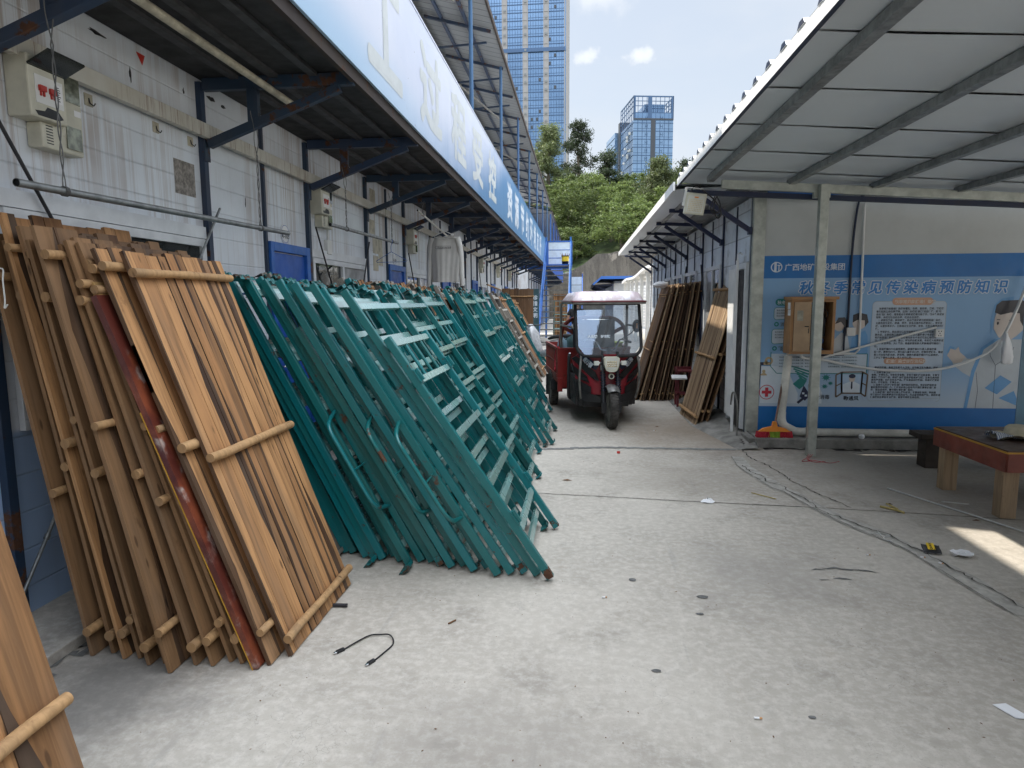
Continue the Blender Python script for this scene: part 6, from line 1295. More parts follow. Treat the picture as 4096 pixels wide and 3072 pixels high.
# scooter with top box
sc_t = thing('motor_scooter', 'grey motor scooter with silver-lidded black top box behind the tricycle', 'scooter', (-.72,15.6,0), R(62))
def S(mb, name, mat, bevel=0.): return mb.build(name, mat, sc_t, bevel=bevel)
M['scooter_grey'] = plain('scooter_grey_paint', (.40,.40,.41,1), .3, .1, .12)
for y in (-.62,.62):
    m = MB(); m.lathe([(.13,-.045),(.19,-.055),(.225,-.03),(.23,0),(.225,.03),(.19,.055),(.13,.045)], 28, 0, Matrix.Translation((0,y,.23)) @ RX90); w = S(m, 'wheel', 'tyre'); m = MB(); m.lathe([(.13,-.03),(.04,-.04),(0,-.04)], 20, 0, Matrix.Translation((0,y,.23)) @ RX90); m.lathe([(.13,.03),(.04,.04),(0,.04)], 20, 0, Matrix.Translation((0,y,.23)) @ RX90); m.build('rim', 'pipe_grey', w)
def loft(mb, secs, n=14):
    vs = []
    for (y, z, rx, rz) in secs: vs += [(rx*math.copysign(abs(math.cos(a))**.7, math.cos(a)), y, z+rz*math.copysign(abs(math.sin(a))**.7, math.sin(a))) for a in (k/n*2*math.pi for k in range(n))]
    mb.add(vs, [(j*n+k, j*n+(k+1)%n, (j+1)*n+(k+1)%n, (j+1)*n+k) for j in range(len(secs)-1) for k in range(n)] + [tuple(reversed(range(n))), tuple(range((len(secs)-1)*n, len(secs)*n))], 0, True)
m = MB(); loft(m, [(-.85,.72,.06,.05),(-.65,.62,.14,.15),(-.35,.55,.17,.20),(-.05,.48,.16,.2),(.05,.38,.14,.10),(.30,.34,.13,.06)]); S(m, 'rear_body', 'scooter_grey')
m = MB(); loft(m, [(.28,.40,.15,.1),(.40,.62,.20,.28),(.52,.82,.16,.24),(.60,.92,.10,.12)]); S(m, 'front_shield', 'scooter_grey')
m = MB(); loft(m, [(-.75,.79,.10,.03),(-.5,.80,.13,.045),(-.15,.76,.12,.045),(.0,.72,.09,.03)]); S(m, 'seat', 'black_rubber')
m = MB(); m.box((-.19,-1.02,.84),(.19,-.66,.985)); bx_ = S(m, 'top_box', 'black', bevel=.03)
m = MB(); loft(m, [(-1.03,1.03,.16,.03),(-.98,1.055,.19,.055),(-.84,1.065,.20,.065),(-.70,1.05,.19,.055),(-.65,1.03,.16,.03)]); m.build('lid', 'chrome', bx_)
m = MB(); m.tube([(-.33,.42,1.03),(-.1,.50,1.02),(.1,.50,1.02),(.33,.42,1.03)], .014, 8); m.tube([(0,.50,1.0),(0,.60,.45),(0,.62,.23)], .025, 8); S(m, 'handlebar', 'black')
m = MB(); m.lathe([(0,.003),(.05,.003),(.055,0)], 20, 0, Matrix.Translation((-.178,-.36,.56)) @ Matrix.Rotation(R(-90),4,'Y')); S(m, 'round_badge', 'red')
m = MB(); m.box((-.08,-.90,.66),(.08,-.87,.74)); S(m, 'tail_lamp', 'red', bevel=.01)
m = MB(); m.bar((.0,-.1,.30),(.12,-.1,.02),.02,.02); S(m, 'side_stand', 'black')

# ================================================================ staircase, far buildings, retaining wall
sx = thing('staircase', 'steel staircase with blue posts and white panelled landing at the end of the walkway', 'staircase', (-1.0, 26.5, 0))
Y0, Y1, Z1 = 23.6, 29.0, 3.2; n = 15
for x in (-1.52,-.48):
    m = MB(); m.bar((x,Y0,.08),(x,Y1,Z1),.05,.22); W(m, 'stringer', 'pipe_grey' if x > -1 else 'blue_far', sx)
m = MB()
for k in range(n):
    u = (k+.6)/n; m.box((-1.49,Y0+(Y1-Y0)*u-.14,Z1*u-.025),(-.51,Y0+(Y1-Y0)*u+.12,Z1*u+.012))
W(m, 'treads', 'pipe_grey', sx)
m = MB(); m.box((-1.55,29.0,3.08),(-.40,30.6,3.2)); m.box((-2.7,28.95,3.0),(-.40,29.05,3.19)); W(m, 'landing', 'blue_far', sx)
for x in (-1.5,-.44):
    m = MB(); m.box((x-.04,29.0,0),(x+.04,29.08,4.36)); m.bar((x,23.7,.95),(x,29.0,4.15),.05,.06); m.bar((x,23.7,.0),(x,23.7,.95),.05,.05,(0,1,0)); m.bar((x,26.3,1.6),(x,26.3,2.5),.04,.04,(0,1,0)); W(m, 'handrail', 'blue_far', sx)
m = MB()
for k in range(3): m.box((-1.5,30.52,3.2+.36*k),(-.42,30.56,3.54+.36*k))
W(m, 'landing_panel', M.setdefault('pale_panel', plain('pale_blue_panel',(.58,.66,.72,1),.4,0,.08)), sx)
m = MB(); m.box((-1.52,30.50,4.27),(-.40,30.58,4.33)); 
for k in range(4): m.box((-1.5,30.51,3.19+.36*k),(-.42,30.519,3.215+.36*k))
for x in (-1.5,-.42): m.box((x-.03,30.50,3.2),(x+.03,30.58,4.3))
W(m, 'landing_frame', 'blue_far', sx)
bk = thing('bucket', 'black bucket with yellow label full of sticks on the stair landing', 'bucket', (-.68,29.3,3.2))
m = MB(); m.lathe([(0,0),(.14,0),(.17,.36),(.18,.36),(.175,.38),(.155,.37),(.13,.05)], 18, 0, Matrix.Translation((-.68,29.3,3.2))); W(m, 'pail', 'black', bk)
m = MB(); vs = [(-.68+.166*math.cos(R(200+i*14)), 29.3+.166*math.sin(R(200+i*14))*1.02, z) for i in range(11) for z in (3.33,3.53)]; m.add(vs, [(2*i,2*i+2,2*i+3,2*i+1) for i in range(10)]); W(m, 'label', 'yellow', bk)
m = MB(); r_ = random.Random(3)
for k in range(14): a = r_.uniform(0,6.28); m.tube([(-.68+.1*math.cos(a),29.3+.1*math.sin(a),3.4),(-.68+.2*math.cos(a),29.3+.2*math.sin(a),3.4+r_.uniform(.2,.32))], .008, 5)
W(m, 'sticks', 'dowel', bk)
# second building in line
b2 = thing('prefab_building', 'second white prefab building in line beyond the staircase', 'building', (WX,44,0))
m = MB(); m.box((-8.9,34.5,0),(WX,58,6.3)); W(m, 'wall', 'clad_left', b2)
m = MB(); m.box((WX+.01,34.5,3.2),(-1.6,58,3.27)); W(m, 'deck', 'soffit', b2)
m = MB(); m.box((-1.55,34.6,3.2),(-1.52,58,4.2)); W(m, 'balustrade', 'blue_far', b2)
m = MB(); m.add([(-1.5,34.5,6.15),(-1.5,58,6.15),(-5.7,58,7.2),(-5.7,34.5,7.2)], [(3,2,1,0)]); m.add([(-1.5,34.5,6.2),(-1.5,58,6.2),(-5.7,58,7.26),(-5.7,34.5,7.26)], [(0,1,2,3)],1); m.box((-1.5,34.5,6.13),(-1.47,58,6.22),2); W(m, 'roof', ['roof_under','blue_far','rusty'], b2)
for k in range(12):
    y = 35+1.95*k; m = MB(); m.bar((WX+.02,y,3.15),(-1.58,y,3.15),.05,.08); m.bar((WX+.03,y,2.74),(-1.69,y,3.1),.05,.06); m.box((WX,y-.04,0),(WX+.04,y+.04,3.15)); W(m, 'bracket', 'blue_steel', b2)
    if k % 2 == 0: m = MB(); m.tube([(-1.58,y,3.27),(-1.58,y,6.1)], .03, 8); W(m, 'roof_post', 'blue_far', b2)
for k in range(4):
    y = 35.3+3.9*k; m = MB(); m.box((WX,y,0),(WX+.03,y+.85,2.1)); W(m, 'door', 'blue_door', b2)
# second stair going up to it
s2 = thing('staircase', 'far second staircase with white panelled landing behind the first', 'staircase', (-.2,42,0))
m = MB(); m.bar((-.55,38.5,.1),(-.55,42,2.1),.06,.2); m.bar((.08,38.5,.1),(.08,42,2.1),.06,.2); W(m, 'stringer', 'blue_far', s2)
m = MB()
for k in range(10): u = (k+.5)/10; m.box((-.52,38.5+3.5*u-.12,2.1*u-.02),(.05,38.5+3.5*u+.12,2.1*u+.015))
W(m, 'treads', 'pipe_grey', s2)
m = MB(); m.box((-.6,42,2.0),(.1,43.3,2.1)); W(m, 'landing', 'pipe_grey', s2)
m = MB(); m.box((-.58,43.25,2.1),(.07,43.3,2.62)); m.box((-.58,43.25,2.65),(.07,43.3,3.15)); W(m, 'landing_panel', 'pale_panel', s2)
m = MB(); m.box((.08,42,0),(.14,42.07,3.3)); m.bar((.11,38.5,1.0),(.11,42,3.1),.05,.06); W(m, 'handrail', 'blue_far', s2)
# notice board, frames and boards under the stairs
nbd = thing('notice_board', 'dark green standing board with white Chinese characters left of the staircase', 'notice board', (-1.72,22.4,0))
m = MB(); m.box((-2.05,22.4,.35),(-1.40,22.44,2.02)); W(m, 'board', plain('dark_green_board',(.035,.085,.10,1),.5,0,.15), nbd)
m = MB()
for x in (-2.02,-1.44): m.box((x-.02,22.44,0),(x+.02,22.48,2.0))
W(m, 'legs', 'pipe_grey', nbd)
m = MB()
for k, c in enumerate('珍惜文明'): text_into(m, c, frame_xz(-1.62,22.397,1.66-.20*k), .17, .004)
W(m, 'lettering', 'print_white', nbd)
for i in range(3): place('e' if i else 'a', BOARDS['e' if i else 'a'], -1.30+.01*i, 31.6-.15*i, R(-8), R(-90), '%s of the boards leaning behind the staircase' % ['rear one','middle one','front one'][i], 'boards behind the staircase', z=.006)
place('te', decks['te'], -1.25, 30.9, R(-10), R(-90), 'teal bed end standing behind the staircase', None, z=.01)
# blue shed and white open shelter, right of the yard
bs = thing('blue_shed', 'white shed with bright blue roof edge and dark bracketed eave at the far end', 'shed', (3.5,44,0))
m = MB(); m.box((1.9,38.5,0),(7,52,2.72)); W(m, 'wall', 'clad_far', bs)
m = MB(); m.add([(.7,38,2.5),(7.2,38,3.0),(7.2,52,3.0),(.7,52,2.5)], [(3,2,1,0)]); m.add([(.7,38,2.6),(1.2,38,2.98),(7.2,38,2.86),(7.2,52,2.86),(1.2,52,2.98),(.7,52,2.6)], [(0,1,4,5),(1,2,3,4)],1); m.box((1.15,37.96,2.83),(7.2,38.0,2.99),1); m.bar((.7,37.98,2.52),(1.2,37.98,2.94),.05,.1,mi=1); W(m, 'roof', ['soffit','blue_far'], bs)
for k in range(8): y = 38.3+1.8*k; m = MB(); m.bar((1.88,y,2.5),(.8,y,2.5),.05,.05); m.bar((1.88,y,2.0),(.85,y,2.47),.05,.05); W(m, 'bracket', 'dark_blue', bs)
wp = thing('shelter', 'white open-sided shelter with curved roof and slatted screen past the right-hand building', 'shelter', (3.4,26,0))
m = MB(); vs = []; 
for j in range(13):
    y = 19.2+j*1.15; z = 2.55 + .05*math.sin(j*.8) - .010*j
    vs += [(2.02,y,z),(5.6,y,z+.35),(2.02,y,z+.09),(5.6,y,z+.44)]
fs = []
for j in range(12): a = 4*j; fs += [(a,a+4,a+5,a+1),(a+2,a+3,a+7,a+6),(a,a+2,a+6,a+4),(a+1,a+5,a+7,a+3)]
fs += [(0,1,3,2),(48,50,51,49)]; m.add(vs, fs); W(m, 'roof', 'white', wp)
for k in range(7):
    y = 19.5+2.2*k; m = MB(); m.box((2.1,y-.06,0),(2.22,y+.06,2.52)); W(m, 'post', 'white_plastic', wp)
    m = MB(); m.bar((2.05,y,2.48),(5.5,y,2.80),.06,.08); W(m, 'rafter', 'white_plastic', wp)
m = MB()
for k in range(14): m.box((2.5,33.9,.3+k*.15),(5.5,33.94,.40+k*.15))
W(m, 'slat_screen', 'white', wp)
m = MB(); m.box((2.4,20.2,.9),(3.1,20.25,2.2)); W(m, 'dark_cloth', 'black', wp)
rw = thing('retaining_wall', 'tall stained concrete retaining wall across the end of the yard', 'wall', (5,60.3,0))
t = NT('stained_retaining_concrete'); v = t.coord('Object'); n1 = t.noise(t.mapping(v,(1,1,.30)), .9, 7, .7); n2 = t.noise(v, .55, 5, .65); n3 = t.noise(t.mapping(v,(4,4,.5)), 1.2, 5, .7)
c = t.mix(t.ramp(n1,.35,.68), (.155,.14,.118,1), (.075,.068,.058,1)); c = t.mix(t.ramp(n3,.5,.7,0,.6), c, (.045,.041,.036,1)); c = t.mix(t.ramp(n2,.60,.66), c, (.27,.24,.20,1)); t.base(c); t.rough(.9); t.bump(t.noise(v,2.5,7,.7), .6, .15); M['retain'] = t.m
prof = [(-16,3.4),(-9,3.5),(-4,3.7),(-1.2,4.15),(.2,4.9),(1.4,5.7),(3.2,5.95),(6,5.85),(9,5.3),(13,5.0),(22,4.8),(40,4.6)]
m = MB(); pts = []
r_ = random.Random(2)
for (x0,z0),(x1,z1) in zip(prof, prof[1:]):
    q = max(2, int((x1-x0)/.5))
    for k in range(q): pts.append((x0+(x1-x0)*k/q, z0+(z1-z0)*k/q + r_.uniform(-.07,.07)))
pts.append(prof[-1]); vs = []
for x, z in pts: vs += [(x,60,-.5),(x,60.0+.03*z,z),(x,60.7,z+.02),(x,60.7,-.5)]
m.add(vs, [(4*i+a, 4*i+4+a, 4*i+4+(a+1)%4, 4*i+(a+1)%4) for i in range(len(pts)-1) for a in range(3)]); W(m, 'wall_face', 'retain', rw)
# hill behind
def hill_z(x, y):
    base_ = 4.0 + 1.3*math.exp(-((x-3.5)/4.5)**2)
    return base_ + max(0,(y-61))*.36 - max(0,(y-84))*.20 + .5*math.sin(x*.31+y*.2) - max(0, y-110)*.10
m = MB(); vs = []; xs_ = [-60+4*i for i in range(36)]; ys_ = [60.6+3*i for i in range(34)]
for y in ys_: vs += [(x, y, hill_z(x,y)) for x in xs_]
m.add(vs, [(j*36+i, j*36+i+1, (j+1)*36+i+1, (j+1)*36+i) for j in range(33) for i in range(35)], 0, True)
struct(m.build('hill', plain('hill_undergrowth', (.035,.055,.018,1), .95, 0, .5, 1.2)))
far = MB(); far.sheet([(-900,150,-1.5),(1200,150,-1.5),(1200,2400,-1.5),(-900,2400,-1.5)]); struct(far.build('far_ground', plain('far_ground_green', (.06,.08,.035,1), .95, 0, .3, .02)))

# ================================================================ vegetation
def leafmat(name, a, b):
    t = NT(name); g = t.new('ShaderNodeNewGeometry'); ri = g.outputs['Random Per Island']; oi = t.new('ShaderNodeObjectInfo')
    c = t.mix(ri, a, b); hv = t.new('ShaderNodeHueSaturation'); t.l.new(c, hv.inputs['Color']); t.put(hv.inputs['Value'], t.ramp(oi.outputs['Random'],0,1,.8,1.2))
    t.base(hv.outputs[0]); t.rough(.5); tr = t.new('ShaderNodeBsdfTranslucent'); t.l.new(hv.outputs[0], tr.inputs[0]); mx = t.new('ShaderNodeMixShader'); mx.inputs[0].default_value = .45
    t.l.new(t.p.outputs[0], mx.inputs[1]); t.l.new(tr.outputs[0], mx.inputs[2]); t.l.new(mx.outputs[0], t.n['Material Output'].inputs[0]); return t.m
M['leaf_bush'] = leafmat('acacia_leaf', (.080,.125,.034,1), (.165,.205,.060,1)); M['leaf_euc'] = leafmat('eucalyptus_leaf', (.085,.115,.050,1), (.155,.18,.07,1)); M['leaf_dark'] = leafmat('dark_eucalyptus_leaf', (.030,.045,.022,1), (.06,.085,.038,1))
M['trunk'] = plain('grey_trunk', (.16,.13,.10,1), .9, 0, .3, 3)
def leaves(mb, clusters, per, sz, r_, droop=.3, asp=2.4):
    vs = []; fs = []
    for (cx, cy_, cz_, cr_) in clusters:
        for _ in range(per):
            d = Vector((r_.gauss(0,1), r_.gauss(0,1), r_.gauss(0,.7))) * cr_*.55; p = Vector((cx,cy_,cz_))+d
            a = Vector((r_.uniform(-1,1), r_.uniform(-1,1), r_.uniform(-.6,.35)-droop)).normalized(); b = a.cross(Vector((r_.uniform(-1,1),r_.uniform(-1,1),r_.uniform(-1,1)))).normalized()
            s_ = sz*r_.uniform(.6,1.3); o = len(vs); vs += [p-a*s_*.5, p+b*s_/asp*.5, p+a*s_*.5, p-b*s_/asp*.5]; fs.append((o,o+1,o+2,o+3))
    mb.add(vs, fs)
def bush(seed, w, h):
    r_ = random.Random(seed); t = thing('bush', 'x', 'bush'); cl = []
    for _ in range(85):
        a = r_.uniform(0,6.28); e = r_.uniform(-.15,1.0)**1; rr = r_.uniform(.55,1)
        cl.append((w*rr*math.cos(a)*math.sqrt(max(.05,1-e*e*.8)), w*rr*math.sin(a)*math.sqrt(max(.05,1-e*e*.8)), h*.42+h*.55*e*rr, r_.uniform(.35,.7)))
    for _ in range(22): a = r_.uniform(0,6.28); q = r_.uniform(0,.7); cl.append((w*q*math.cos(a), w*q*math.sin(a), h*r_.uniform(.9,1.06), r_.uniform(.18,.35)))
    m = MB(); leaves(m, cl, 110, .21, r_, .05, 2.8); m.build('crown', 'leaf_bush', t)
    m = MB()
    for k in range(6): a = r_.uniform(0,6.28); m.tube([(0,0,-.6),(.3*w*math.cos(a),.3*w*math.sin(a),h*.35),(.6*w*math.cos(a),.6*w*math.sin(a),h*.7)], [.09,.06,.02], 6)
    m.build('trunk', 'trunk', t); return t
bt = [bush(s_, 2.5, 5.2) for s_ in (31,32,33)]; btree = [tree_of(b) for b in bt]; used = [False]*3
br_ = random.Random(77); nb = 0
side_words = ['far left','left','centre left','centre','centre right','right','far right']
for rw_i, (y, xs2, lab) in enumerate(((62.6,[-5.5,-3.0,-.9,3.4,6.0,8.4,10.8],'front row above the retaining wall'),(66.5,[-6.5,-4.1,-1.6,.8,3.1,5.5,7.9,10.6],'second row up the slope'),(71.5,[-5.6,-3.2,-.6,1.8,4.3,6.7,9.4,12.2],'third row up the slope'),(77.5,[-7.0,-4.2,-1.4,1.4,4.2,7.0,9.9,13.0],'top row below the tall trees'))):
    for i, x in enumerate(xs2):
        k = br_.randrange(3); xx = x+br_.uniform(-.5,.5); yy = y+br_.uniform(-.8,.8); s_ = br_.uniform(.85,1.15); zz = hill_z(xx,yy)-.5
        nm = 'feathery green bush, %s from the left in the %s' % ((['first']+ORD[1:])[i], lab)
        if not used[k]: used[k] = True; o = bt[k]; o.location = (xx,yy,zz); o.rotation_euler = (0,0,br_.uniform(0,6)); tag(o, nm, 'bush', 'bushes on the slope')
        else: o = dup(bt[k], (xx,yy,zz), (0,0,br_.uniform(0,6)), nm, 'bushes on the slope', btree[k])
        o.scale = (s_, s_, s_*(1.0 if rw_i else .78))
def tall_tree(x, y, top, w, dense, mat, seed, label, zlo=.22):
    z0 = hill_z(x,y)-.4; h = top-z0; r_ = random.Random(seed); t = thing('eucalyptus_tree', label, 'tree', (x,y,z0), 0, 'tall trees on the slope'); cl = []
    m = MB(); m.tube([(0,0,0),(.1,0,h*.4),(-.1,.1,h*.75),(0,0,h*.97)], [.28,.2,.1,.02], 8)
    nbr = int(26*dense)+14
    for k in range(nbr):
        u = zlo+(1-zlo)*(k+r_.uniform(0,1))/nbr; a = r_.uniform(0,6.28); q_ = (1-u)/(1-zlo); pr_ = min(1, q_**.62*1.12)*(1-.45*max(0,q_-.7)/.3)
        L_ = w*max(.12,pr_)*r_.uniform(.55,1.08); e = Vector((L_*math.cos(a), L_*math.sin(a), h*u+L_*.35)); m.tube([(0,0,h*u-.2), e*.5+Vector((0,0,h*u*.5)), e], [.06,.04,.012], 5)
        for q in range(3): f_ = r_.uniform(.45,1.05); cl.append((e.x*f_+r_.uniform(-.4,.4), e.y*f_+r_.uniform(-.4,.4), h*u+(e.z-h*u)*f_+r_.uniform(-.3,.3), r_.uniform(.35,.72)))
    m.build('trunk', 'trunk', t); c = MB(); leaves(c, cl, int(80*dense)+36, .25, r_, .45, 2.4); c.build('crown', mat, t); return t
tall_tree(-3.7, 76, 20.6, 2.7, 1.25, 'leaf_euc', 1, 'dense olive-green eucalyptus in front of the tall tower')
tall_tree(-.35, 79, 22.0, 2.6, .75, 'leaf_dark', 2, 'tallest airy dark eucalyptus right of the tall tower', .30)
tall_tree(2.95, 77, 18.1, 1.9, .62, 'leaf_dark', 3, 'thin dark eucalyptus just left of the short tower', .25)
tall_tree(8.4, 74, 16.4, 2.9, 1.3, 'leaf_euc', 4, 'broad green eucalyptus in front of the short tower')
tall_tree(12.2, 80, 17.2, 2.3, .9, 'leaf_dark', 5, 'dark tree half hidden by the right-hand roof corner')
tall_tree(5.6, 80, 15.0, 2.0, 1.0, 'leaf_dark', 6, 'low dark tree at the foot of the short tower')
tall_tree(1.2, 72.5, 14.6, 2.2, 1.1, 'leaf_bush', 8, 'bright green tree below the airy eucalyptus')

# ================================================================ towers
M['tower_glass'] = plain('blue_curtain_glass', (.24,.38,.58,1), .08, .75, .10, .05)
M['tower_glass2'] = plain('pale_blue_curtain_glass', (.30,.44,.62,1), .06, .75, .12, .08)
M['tower_line'] = plain('blue_grey_mullion', (.07,.13,.24,1), .4, .2, .1)
M['tower_conc'] = plain('grey_tower_spandrel', (.36,.34,.33,1), .7, 0, .1)
M['tower_dark'] = plain('dark_tower_strip', (.06,.065,.075,1), .5, 0, .1)
t1 = thing('tall_tower', 'very tall blue glass tower with grey service strips rising out of view', 'tower', (-30,300,0))
X1 = -7.0; bay, strip_, fl_ = 7.0, 2.0, 3.3; top = 175
m = MB(); m.box((X1-74,300,0),(X1,318,top)); W(m, 'curtain_glass', 'tower_glass', t1)
m = MB(); m.box((X1+.001,299.6,0),(X1+1.2,318,top)); W(m, 'corner_fin', 'tower_conc', t1)
mm = MB(); mc = MB(); ma = MB(); mo = MB(); r_ = random.Random(10)
for b in range(8):
    xr = X1-.6-b*(bay+strip_); xl = xr-bay
    mc.box((xl-strip_+.2,299.45,0),(xl-.2,300-.001,top))
    for xv in (xl,xr): mc.box((xv-.18,299.4,0),(xv+.18,299.449,top))
    for k in range(1,6): x = xl+bay*k/6; mm.box((x-.07,299.85,0),(x+.07,299.999,top))
    f = 0
    while f*fl_ < top:
        z = f*fl_; mm.box((xl+.18,299.8,z-.16),(xr-.18,299.849,z+.16)); mm.box((xl+.18,299.82,z+1.0),(xr-.18,299.849,z+1.10))
        for k in (1,3):
            if (k+b) % 2 or True: mm.box((xl+bay*(k+.05)/6*1.0,299.78,z+1.12),(xl+bay*(k+.05)/6+.07,299.80,z+2.2)); 
        if r_.random() < .7: ma.box((xl-strip_*.5-.45,299.1,z+.5),(xl-strip_*.5+.45,299.449,z+1.3))
        mc.box((xl-strip_+.2,299.3,z-.12),(xl-.2,299.449,z+.12))
        for k in range(6):
            if r_.random() < .05: mo.box((xl+bay*k/6+.15,299.76,z+1.2),(xl+bay*(k+1)/6-.15,299.79,z+2.5))
        f += 1
zb = 109.0; mm.box((X1-74,299.25,zb),(X1-.2,299.40,zb+1.6)); 
W(mm, 'mullions', 'tower_line', t1); W(mc, 'service_strips', 'tower_conc', t1); a_ = W(ma, 'air_conditioners', 'galv_dull', t1); a_['kind'] = 'stuff'; o_ = W(mo, 'open_windows', 'tower_dark', t1); o_['kind'] = 'stuff'
t2 = thing('short_tower', 'shorter blue glass tower block with dark centre strip and open-framed crown', 'tower', (22.3,300,0), R(9.9))
def U(mb, name, mat): return mb.build(name, mat, t2)
W2, D2, H2 = 17.6, 24.0, 89.5
m = MB(); m.box((0,0,0),(W2,D2,H2-10)); U(m, 'curtain_glass', 'tower_glass2')
m = MB(); m.box((-2.0,D2+3,0),(W2*.7,D2+22,H2-9)); U(m, 'rear_block', 'tower_glass2')
m = MB(); m.box((W2*.44,-.25,0),(W2*.55,-.001,H2-10)); m.box((-.4,D2,0),(W2*.6,D2+3,H2-5)); m.box((0,-.3,H2-10),(W2,-.01,H2-9.4)); U(m, 'dark_strips', 'tower_dark')
m = MB()
for f in range(24):
    z = f*3.4; 
    if z > H2-11: break
    m.box((0,-.16,z-.14),(W2,-.002,z+.14)); m.box((0,-.12,z+1.0),(W2,-.002,z+1.1)); m.box((-.16,0,z-.14),(-.002,D2,z+.14)); m.box((-2.16,D2+3,z-.14),(-2.002,D2+22,z+.14))
    for x in (5.2,11.9): m.box((x,-.2,z+1.2),(x+.1,-.161,z+2.8)); m.box((x+.9,-.2,z+1.2),(x+1.0,-.161,z+2.8)); m.box((x,-.2,z+2.0),(x+1,-.161,z+2.1))
for k in range(1,9): x = W2*k/9; m.box((x-.07,-.22,0),(x+.07,-.161,H2-10))
for k in range(1,10): y = D2*k/10; m.box((-.3,y-.12,0),(-.161,y+.12,H2-10))
U(m, 'mullions', 'tower_line')
m = MB()        # open crown
for k in range(10): x = W2*k/9; m.box((x-.1,-.05,H2-10),(x+.1,.25,H2))
for k in range(8): y = D2*k/7; m.box((-.05,y-.1,H2-10),(.25,y+.1,H2)); m.box((W2-.25,y-.1,H2-10),(W2+.05,y+.1,H2))
for z in (H2-7,H2-4.2,H2-2.2,H2-.4): m.box((0,-.04,z-.12),(W2,.24,z+.12)); m.box((-.04,0,z-.12),(.24,D2,z+.12)); m.box((W2-.24,0,z-.12),(W2+.04,D2,z+.12))
m.box((0,-.06,H2-.5),(W2,.3,H2)); m.box((-.06,0,H2-.5),(.3,D2,H2)); m.box((0,-.1,H2-10),(.9,.3,H2)); m.box((W2-.9,-.1,H2-10),(W2,.3,H2)); m.box((W2*.36,-.1,H2-10),(W2*.46,.3,H2)); U(m, 'crown_frame', 'tower_line')
m = MB(); m.box((0,-.02,H2-9.4),(W2,.1,H2-7.2)); m.box((W2*.3,2,H2-9.9),(W2*.8,D2*.6,H2-3)); U(m, 'plant_room', 'tower_glass')
m = MB()
for k in range(60): z = r_.uniform(4,H2-14); y = r_.uniform(1,D2-1); q = r_.uniform(.5,1.0); m.box((-.9,y,z),(-.17,y+q,z+q*1.2))
o_ = U(m, 'air_conditioners', 'white'); o_['kind'] = 'stuff'

# ================================================================ small things on the ground
cb = thing('usb_cable', 'black charging cable lying curled on the concrete', 'cable', (-.95,2.8,.005))
pts = smooth_path([(-1.075,2.765,.006),(-1.05,2.81,.008),(-1.0,2.89,.008),(-.95,2.905,.008),(-.905,2.90,.012),(-.875,2.865,.008),(-.865,2.815,.008),(-.885,2.75,.006),(-.905,2.69,.006)],6)
m = MB(); m.tube(pts, .0035, 6); W(m, 'cord', 'black_rubber', cb)
for (x,y,a) in ((-1.09,2.745,52),(-.918,2.665,62)):
    m = MB(); mt = Matrix.Translation((x,y,.008)) @ Matrix.Rotation(R(a),4,'Z'); m.box((-.02,-.008,-.006),(.02,.008,.006),0,mt); m.box((-.034,-.006,-.003),(-.0205,.006,.003),1,mt); W(m, 'plug', ['black','chrome'], cb, bevel=.001)
pk = thing('snack_packet', 'small black packet with yellow QUICK label on the cracked concrete', 'packet', (2.222,4.24,.01), R(-10)); pk.scale = (.84,.84,.84)
m = MB(); vs = []
for j in range(7):
    for i in range(9): u, v_ = i/8*2-1, j/6*2-1; vs.append((u*.062, v_*.045*(1+.04*math.sin(u*5)), .004+.022*(1-u*u)**.6*(1-v_*v_)**.6+.003*math.sin(u*9+v_*4)))
tilt = Matrix.Rotation(R(24),4,'X'); m.add([tilt @ Vector(p)+Vector((0,0,.018)) for p in vs], [(j*9+i, j*9+i+1, (j+1)*9+i+1, (j+1)*9+i) for j in range(6) for i in range(8)], 0, True); m.build('wrapper', 'black', pk)
m = MB(); m.add([tilt @ Vector((x,y,.030))+Vector((0,0,.018)) for x, y in ((-.034,-.034),(.016,-.034),(.016,.036),(-.034,.036))], [(0,1,2,3)]); lb_ = m.build('label', 'yellow', pk)
m = MB(); text_into(m, 'QUICK', tilt @ Matrix.Translation((-.004,-.030,.0315)) @ Matrix.Translation((0,0,.02)) @ Matrix.Rotation(R(90),4,'Z'), .022, .0008); text_into(m, 'is...', tilt @ Matrix.Translation((.012,-.030,.0515)) @ Matrix.Rotation(R(90),4,'Z'), .014, .0004); m.build('lettering', 'ink', lb_)
m = MB(); vs = []; r_ = random.Random(19)
for j in range(6):
    for k in range(20): a = k/20*2*math.pi; rr = .064*j/5; vs.append((2.385+rr*math.cos(a)*1.05, 4.205+rr*math.sin(a)*.85, .006+(.018 if j==5 else .012)+.022*math.sin(a*3+j*1.7)*math.sin(j*1.9)*.8+ r_.uniform(-.005,.005)))
vs = [(x,y,max(z,.004)) for x,y,z in vs]; m.add(vs, [(j*20+k, j*20+(k+1)%20, (j+1)*20+(k+1)%20, (j+1)*20+k) for j in range(5) for k in range(20)], 0, True); tag(m.build('paper_dish', 'paper'), 'crumpled white paper dish beside the black packet', 'litter')
m = MB(); m.add([(1.635,2.60,.004),(1.67,2.515,.005),(1.735,2.515,.004),(1.69,2.61,.006)], [(0,1,2,3)]); m.add([(1.635,2.60,.0025),(1.67,2.515,.0025),(1.735,2.515,.0025),(1.69,2.61,.0025)], [(3,2,1,0)]); tag(m.build('paper_slip', 'paper'), 'small white paper slip on the concrete at the lower right', 'paper')
m = MB(); m.lathe([(.0,.022),(.016,.022),(.018,.018),(.018,0)], 16, 0, Matrix.Translation((.41,6.85,.003))); tag(m.build('bottle_cap', 'red'), 'red bottle cap on the concrete before the tricycle', 'bottle cap')
m = MB(); vs = []
